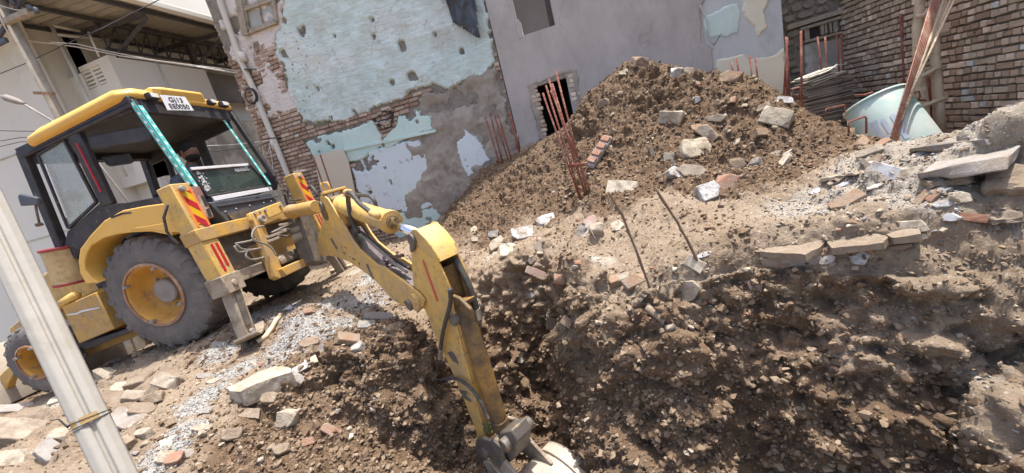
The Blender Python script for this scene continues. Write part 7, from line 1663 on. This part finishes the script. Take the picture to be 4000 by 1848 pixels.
# ------------------------------------------------------------------ crumbs and gravel: nobody could count them
def scatter(name, count, weight, size, mat, label, cat, seed, flat=.6, tones=(0, 1)):
    R = np.random.RandomState(seed); w = weight/weight.sum(); idx = R.choice(len(TP), count, p=w)
    base = [np.array([v.co[:] for v in (lambda b: (b.verts.ensure_lookup_table(), b.verts)[1])(b_)]) for b_ in []]
    shapes = []
    for s in range(7):
        bm = bmesh.new(); r_ = random.Random(seed+s)
        for i in range(9): p = [r_.uniform(-1, 1) for _ in range(3)]; L = math.sqrt(sum(q*q for q in p)); bm.verts.new([q/L*.5*r_.uniform(.8, 1) for q in p])
        bmesh.ops.convex_hull(bm, input=bm.verts); bmesh.ops.delete(bm, geom=[v for v in bm.verts if not v.link_faces], context='VERTS'); bm.verts.ensure_lookup_table(); bm.verts.index_update()
        shapes.append((np.array([v.co[:] for v in bm.verts]), [[v.index for v in f.verts] for f in bm.faces])); bm.free()
    VV = []; FF = []; TT = []; base_i = 0
    for j, i in enumerate(idx):
        v, f = shapes[j % 7]; s = size[0]*(size[1]/size[0])**(R.rand()**1.7); a, b, c = R.rand(3)*6.28
        ca, sa, cb, sb = math.cos(a), math.sin(a), math.cos(b*.15), math.sin(b*.15)
        M = np.array([[ca, -sa, 0], [sa, ca, 0], [0, 0, 1]]) @ np.array([[cb, 0, sb], [0, 1, 0], [-sb, 0, cb]]) @ np.diag([s*(.7+.6*R.rand()), s*(.6+.4*R.rand()), s*flat*(.6+.6*R.rand())])
        VV.append(v @ M.T+TP[i]+TN[i]*s*.12+(R.rand(3)-.5)*.006); FF += [[q+base_i for q in ff] for ff in f]; base_i += len(v); TT.append(np.full(len(v), tones[0]+(tones[1]-tones[0])*R.rand()))
    V_ = np.concatenate(VV); me = bpy.data.meshes.new(name); me.from_pydata(V_.tolist(), [], FF); me.materials.append(mat)
    at = me.attributes.new('tone', 'FLOAT', 'POINT'); at.data.foreach_set('value', np.concatenate(TT).astype(np.float32)); me.update()
    o = bpy.data.objects.new(name, me); COL.objects.link(o); return tag(o, label, cat, None, 'stuff')
def tone_mat(name, stops, bump=.5):
    g = N(name); c = g.mix(g.ramp(g.noise(30, 5, .7), [(.3, 0), (.7, 1)]), g.ramp(g.attr('tone'), stops), (.22, .165, .115), 'MIX')
    c = g.mix(.25, g.ramp(g.attr('tone'), stops), c); return g.done(c, .95, g.bump(g.noise(90, 5, .7), bump, .004), 0, .1)
cd = 1/np.maximum(.8, np.linalg.norm(TP, axis=1))**.6
area = cd*(TP[:, 1] < 8)*(TP[:, 0] > -7.5)*(TP[:, 0] < 4)
rough = 1-np.clip(TATT['gravel']*1.2, 0, .9)
CR = tone_mat('soil_crumb', [(0, (.13, .088, .056)), (.45, (.22, .16, .108)), (.85, (.29, .225, .16)), (1, (.38, .32, .25))])
CRD = tone_mat('dark_crumb', [(0, (.10, .064, .040)), (.55, (.185, .13, .086)), (.95, (.25, .188, .13)), (1, (.31, .245, .18))])
GR = tone_mat('gravel_chip', [(0, (.20, .20, .20)), (.4, (.31, .305, .295)), (.8, (.42, .41, .385)), (1, (.56, .55, .52))])
scatter('soil_crumbs', 30000, area*rough*(1+2.5*((TP[:, 0] > 1.3)*(TP[:, 2] < -1.1)*(TP[:, 1] < 3)))*(.25+1.2*np.clip(1-TATT['moist_shade'], 0, 1)), (.006, .045), CR, 'crumbs of dry soil and rubble strewn over the ground', 'soil', 1)
scatter('mound_clods', 70000, area*np.clip(TATT['moist_shade']-.15, 0, 1), (.008, .08), CRD, 'dark clods of dug soil covering the mound and cliff', 'soil', 2, .8)
scatter('gravel', 16000, area*np.clip(TATT['gravel'], 0, 1)**1.2, (.010, .034), GR, 'grey crushed gravel scattered before the machine', 'gravel', 3)
scatter('rubble_chips', 5000, area*np.clip(TATT['pale']-.3, 0, 1)*(TP[:, 0] > 1.2), (.008, .04), GR, 'crushed grey and white concrete chips on the right flat', 'rubble', 4, .5, (.1, .8))
# ================================================================== DRIVER (sits in the cab facing the rear, one continuous body)
def skin_person():
    root = empty('person', MP, MROT)
    skin = simple('skin', (.20, .105, .07), (.16, .085, .055), 12, .55, .1, 60); cloth = simple('dark_shirt', (.085, .10, .125), (.11, .125, .15), 6, .9, .4, 50, bdist=.01)
    # joints in the digger frame; the head centre sits where the photo shows it
    H = q1(738, 594, 1, .02)
    hx, hy, hz = H.x, H.y, H.z
    J = [(hx+.30, hy, hz-.80), (hx+.25, hy, hz-.62), (hx+.20, hy, hz-.42), (hx+.13, hy, hz-.27), (hx+.06, hy, hz-.17), (hx+.03, hy, hz-.08)]
    PSC = 1.2
    Rr = [(.16, .15), (.15, .13), (.17, .12), (.13, .10), (.058, .058), (.055, .055)]
    E_ = [(i, i+1) for i in range(5)]
    for s in (1, -1):
        b = len(J); J += [(hx+.16, hy+s*.19, hz-.28), (hx+.08, hy+s*.26, hz-.52), (hx-.16, hy+s*.20, hz-.56), (hx-.24, hy+s*.19, hz-.55)]
        Rr += [(.068, .068), (.052, .052), (.038, .038), (.030, .030)]; E_ += [(3, b), (b, b+1), (b+1, b+2), (b+2, b+3)]
        b = len(J); J += [(hx+.22, hy+s*.11, hz-.82), (hx-.16, hy+s*.16, hz-.80), (hx-.20, hy+s*.16, hz-1.18), (hx-.30, hy+s*.16, hz-1.22)]
        Rr += [(.10, .10), (.07, .07), (.05, .05), (.045, .035)]; E_ += [(0, b), (b, b+1), (b+1, b+2), (b+2, b+3)]
    J = [tuple(h_+(c_-h_)*PSC for c_, h_ in zip(j, (hx, hy, hz))) for j in J]; Rr = [(a*PSC, b*PSC) for a, b in Rr]
    me = bpy.data.meshes.new('body'); me.from_pydata(J, E_, []); o = bpy.data.objects.new('body', me); COL.objects.link(o)
    sk = o.modifiers.new('skin', 'SKIN'); o.modifiers.new('sub', 'SUBSURF').levels = 2; o.modifiers['sub'].render_levels = 2
    for i, v in enumerate(me.skin_vertices[0].data): v.radius = Rr[i]; v.use_root = (i == 0)
    bpy.context.view_layer.update(); ev = o.evaluated_get(bpy.context.evaluated_depsgraph_get()); bm = bmesh.new(); bm.from_mesh(ev.to_mesh())
    bpy.data.objects.remove(o)
    # head, face and hands grown as part of the same mesh
    def ellipsoid(c, r, seg=20, rings=14, fn=None):
        t = bmesh.ops.create_uvsphere(bm, u_segments=seg, v_segments=rings, radius=1)
        for v in t['verts']:
            p = Vector((v.co.x*r[0], v.co.y*r[1], v.co.z*r[2]))
            if fn: p = fn(v.co.copy(), p)
            q_ = p+Vector(c); h_ = Vector((hx, hy, hz)); v.co = h_+(q_-h_)*PSC
    def face(u, p):        # face looks along -x
        if u.x < 0:
            p.x *= 1.0+.10*math.exp(-((u.z+.05)/.16)**2-(u.y/.16)**2)*2.2           # nose
            p.x *= 1.0-.07*math.exp(-((u.z-.12)/.14)**2-((abs(u.y)-.38)/.16)**2)*1.6  # eye sockets
            p.x *= 1.0+.05*math.exp(-((u.z+.52)/.10)**2-(u.y/.3)**2)                  # lips
        if u.z < -.3: p.y *= 1-.28*(-u.z-.3); p.x *= 1-.06*(-u.z-.3)
        return p
    ellipsoid((hx, hy, hz), (.098, .076, .120), 28, 22, face)
    for s in (1, -1): ellipsoid((hx+.012, hy+s*.078, hz-.005), (.020, .010, .030), 10, 8)
    for s in (1, -1):
        hc = Vector((hx-.27, hy+s*.19, hz-.55)); ellipsoid(hc, (.042, .036, .020), 12, 8)
        for k, (ln, dy) in enumerate(((.052, .026), (.060, .009), (.056, -.009), (.044, -.025))):
            for q in range(4): ellipsoid(hc+Vector((-.038-ln*q/4*.7, dy, -.004-.012*q*q*.5)), (.013, .0085, .0085), 8, 6)
        for q in range(3): ellipsoid(hc+Vector((-.005-.012*q, -s*(.036+.006*q), -.006*q)), (.014, .0095, .0095), 8, 6)
    m2 = bpy.data.meshes.new('body'); bm.to_mesh(m2); bm.free(); m2.materials.append(skin); m2.materials.append(cloth)
    for p in m2.polygons:
        c = p.center; p.use_smooth = True
        hand = c.x < hx-.25 and abs(c.z-(hz-.66)) < .085
        p.material_index = 0 if (c.z > hz-.18 or hand) else 1
    b = bpy.data.objects.new('body', m2); COL.objects.link(b); b.parent = root
    # hair: cap of short black hair, and a beard
    hair = simple('black_hair', (.012, .011, .011), (.02, .018, .017), 40, .8, .8, 150)
    g = MB(); n = 24; vs = []; fs = []
    for i in range(9):
        a = math.pi/2*i/8*1.12
        for k in range(n):
            t = 2*math.pi*k/n; front = max(0, -math.cos(t)); r_ = math.sin(a)*(1-.0*front); zz = math.cos(a)
            lift = max(0, .35*front-0)*(i/8)
            vs.append((hx+.006+.106*math.cos(t)*r_, hy+.083*math.sin(t)*r_, hz+.006+.126*(zz+lift*.9)+random.uniform(-.003, .003)))
    for i in range(8):
        for k in range(n): fs.append((i*n+k, i*n+(k+1) % n, (i+1)*n+(k+1) % n, (i+1)*n+k))
    g.add(vs, fs); o = g.build('hair', hair, root, 0, True); S_ = Matrix.Translation((hx, hy, hz)) @ Matrix.Scale(PSC, 4) @ Matrix.Translation((-hx, -hy, -hz)); o.data.transform(S_); so_ = o.modifiers.new('t', 'SOLIDIFY'); so_.thickness = .006
    bm = bmesh.new(); t = bmesh.ops.create_uvsphere(bm, u_segments=20, v_segments=14, radius=1)
    for v in t['verts']: u = v.co.copy(); v.co = Vector((hx-.012+.082*u.x, hy+.070*u.y*(1-.2*max(0, -u.z)), hz-.068+.052*u.z))
    me = bpy.data.meshes.new('beard'); bm.to_mesh(me); bm.free(); me.transform(S_); me.materials.append(hair); o = bpy.data.objects.new('beard', me); COL.objects.link(o); o.parent = root
    for p in me.polygons: p.use_smooth = True
    eye = simple('eye_white', (.5, .48, .45), None, 4, .3, 0)
    for s in (1, -1):
        g = MB(); g.lathe([(0, -.009), (.008, -.006), (.011, 0), (.008, .006), (0, .009)], (hx-.082, hy+s*.029, hz+.012), (0, 1, 0), 12); e = g.build('eye', eye, root, 0, True); e.data.transform(S_)
        g = MB(); g.lathe([(0, 0), (.005, 0), (0, .001)], (hx-.0935, hy+s*.029, hz+.012), (-1, 0, 0), 10); g.build('pupil', hair, e).data.transform(S_)
    bpy.context.view_layer.update()
    for ch in root.children:
        if ch.name.startswith(('body', 'hair', 'beard', 'eye')):
            pass
    tag(root, 'bearded driver in a dark shirt seated in the cab, facing the rear arm', 'person')
    return root
skin_person()
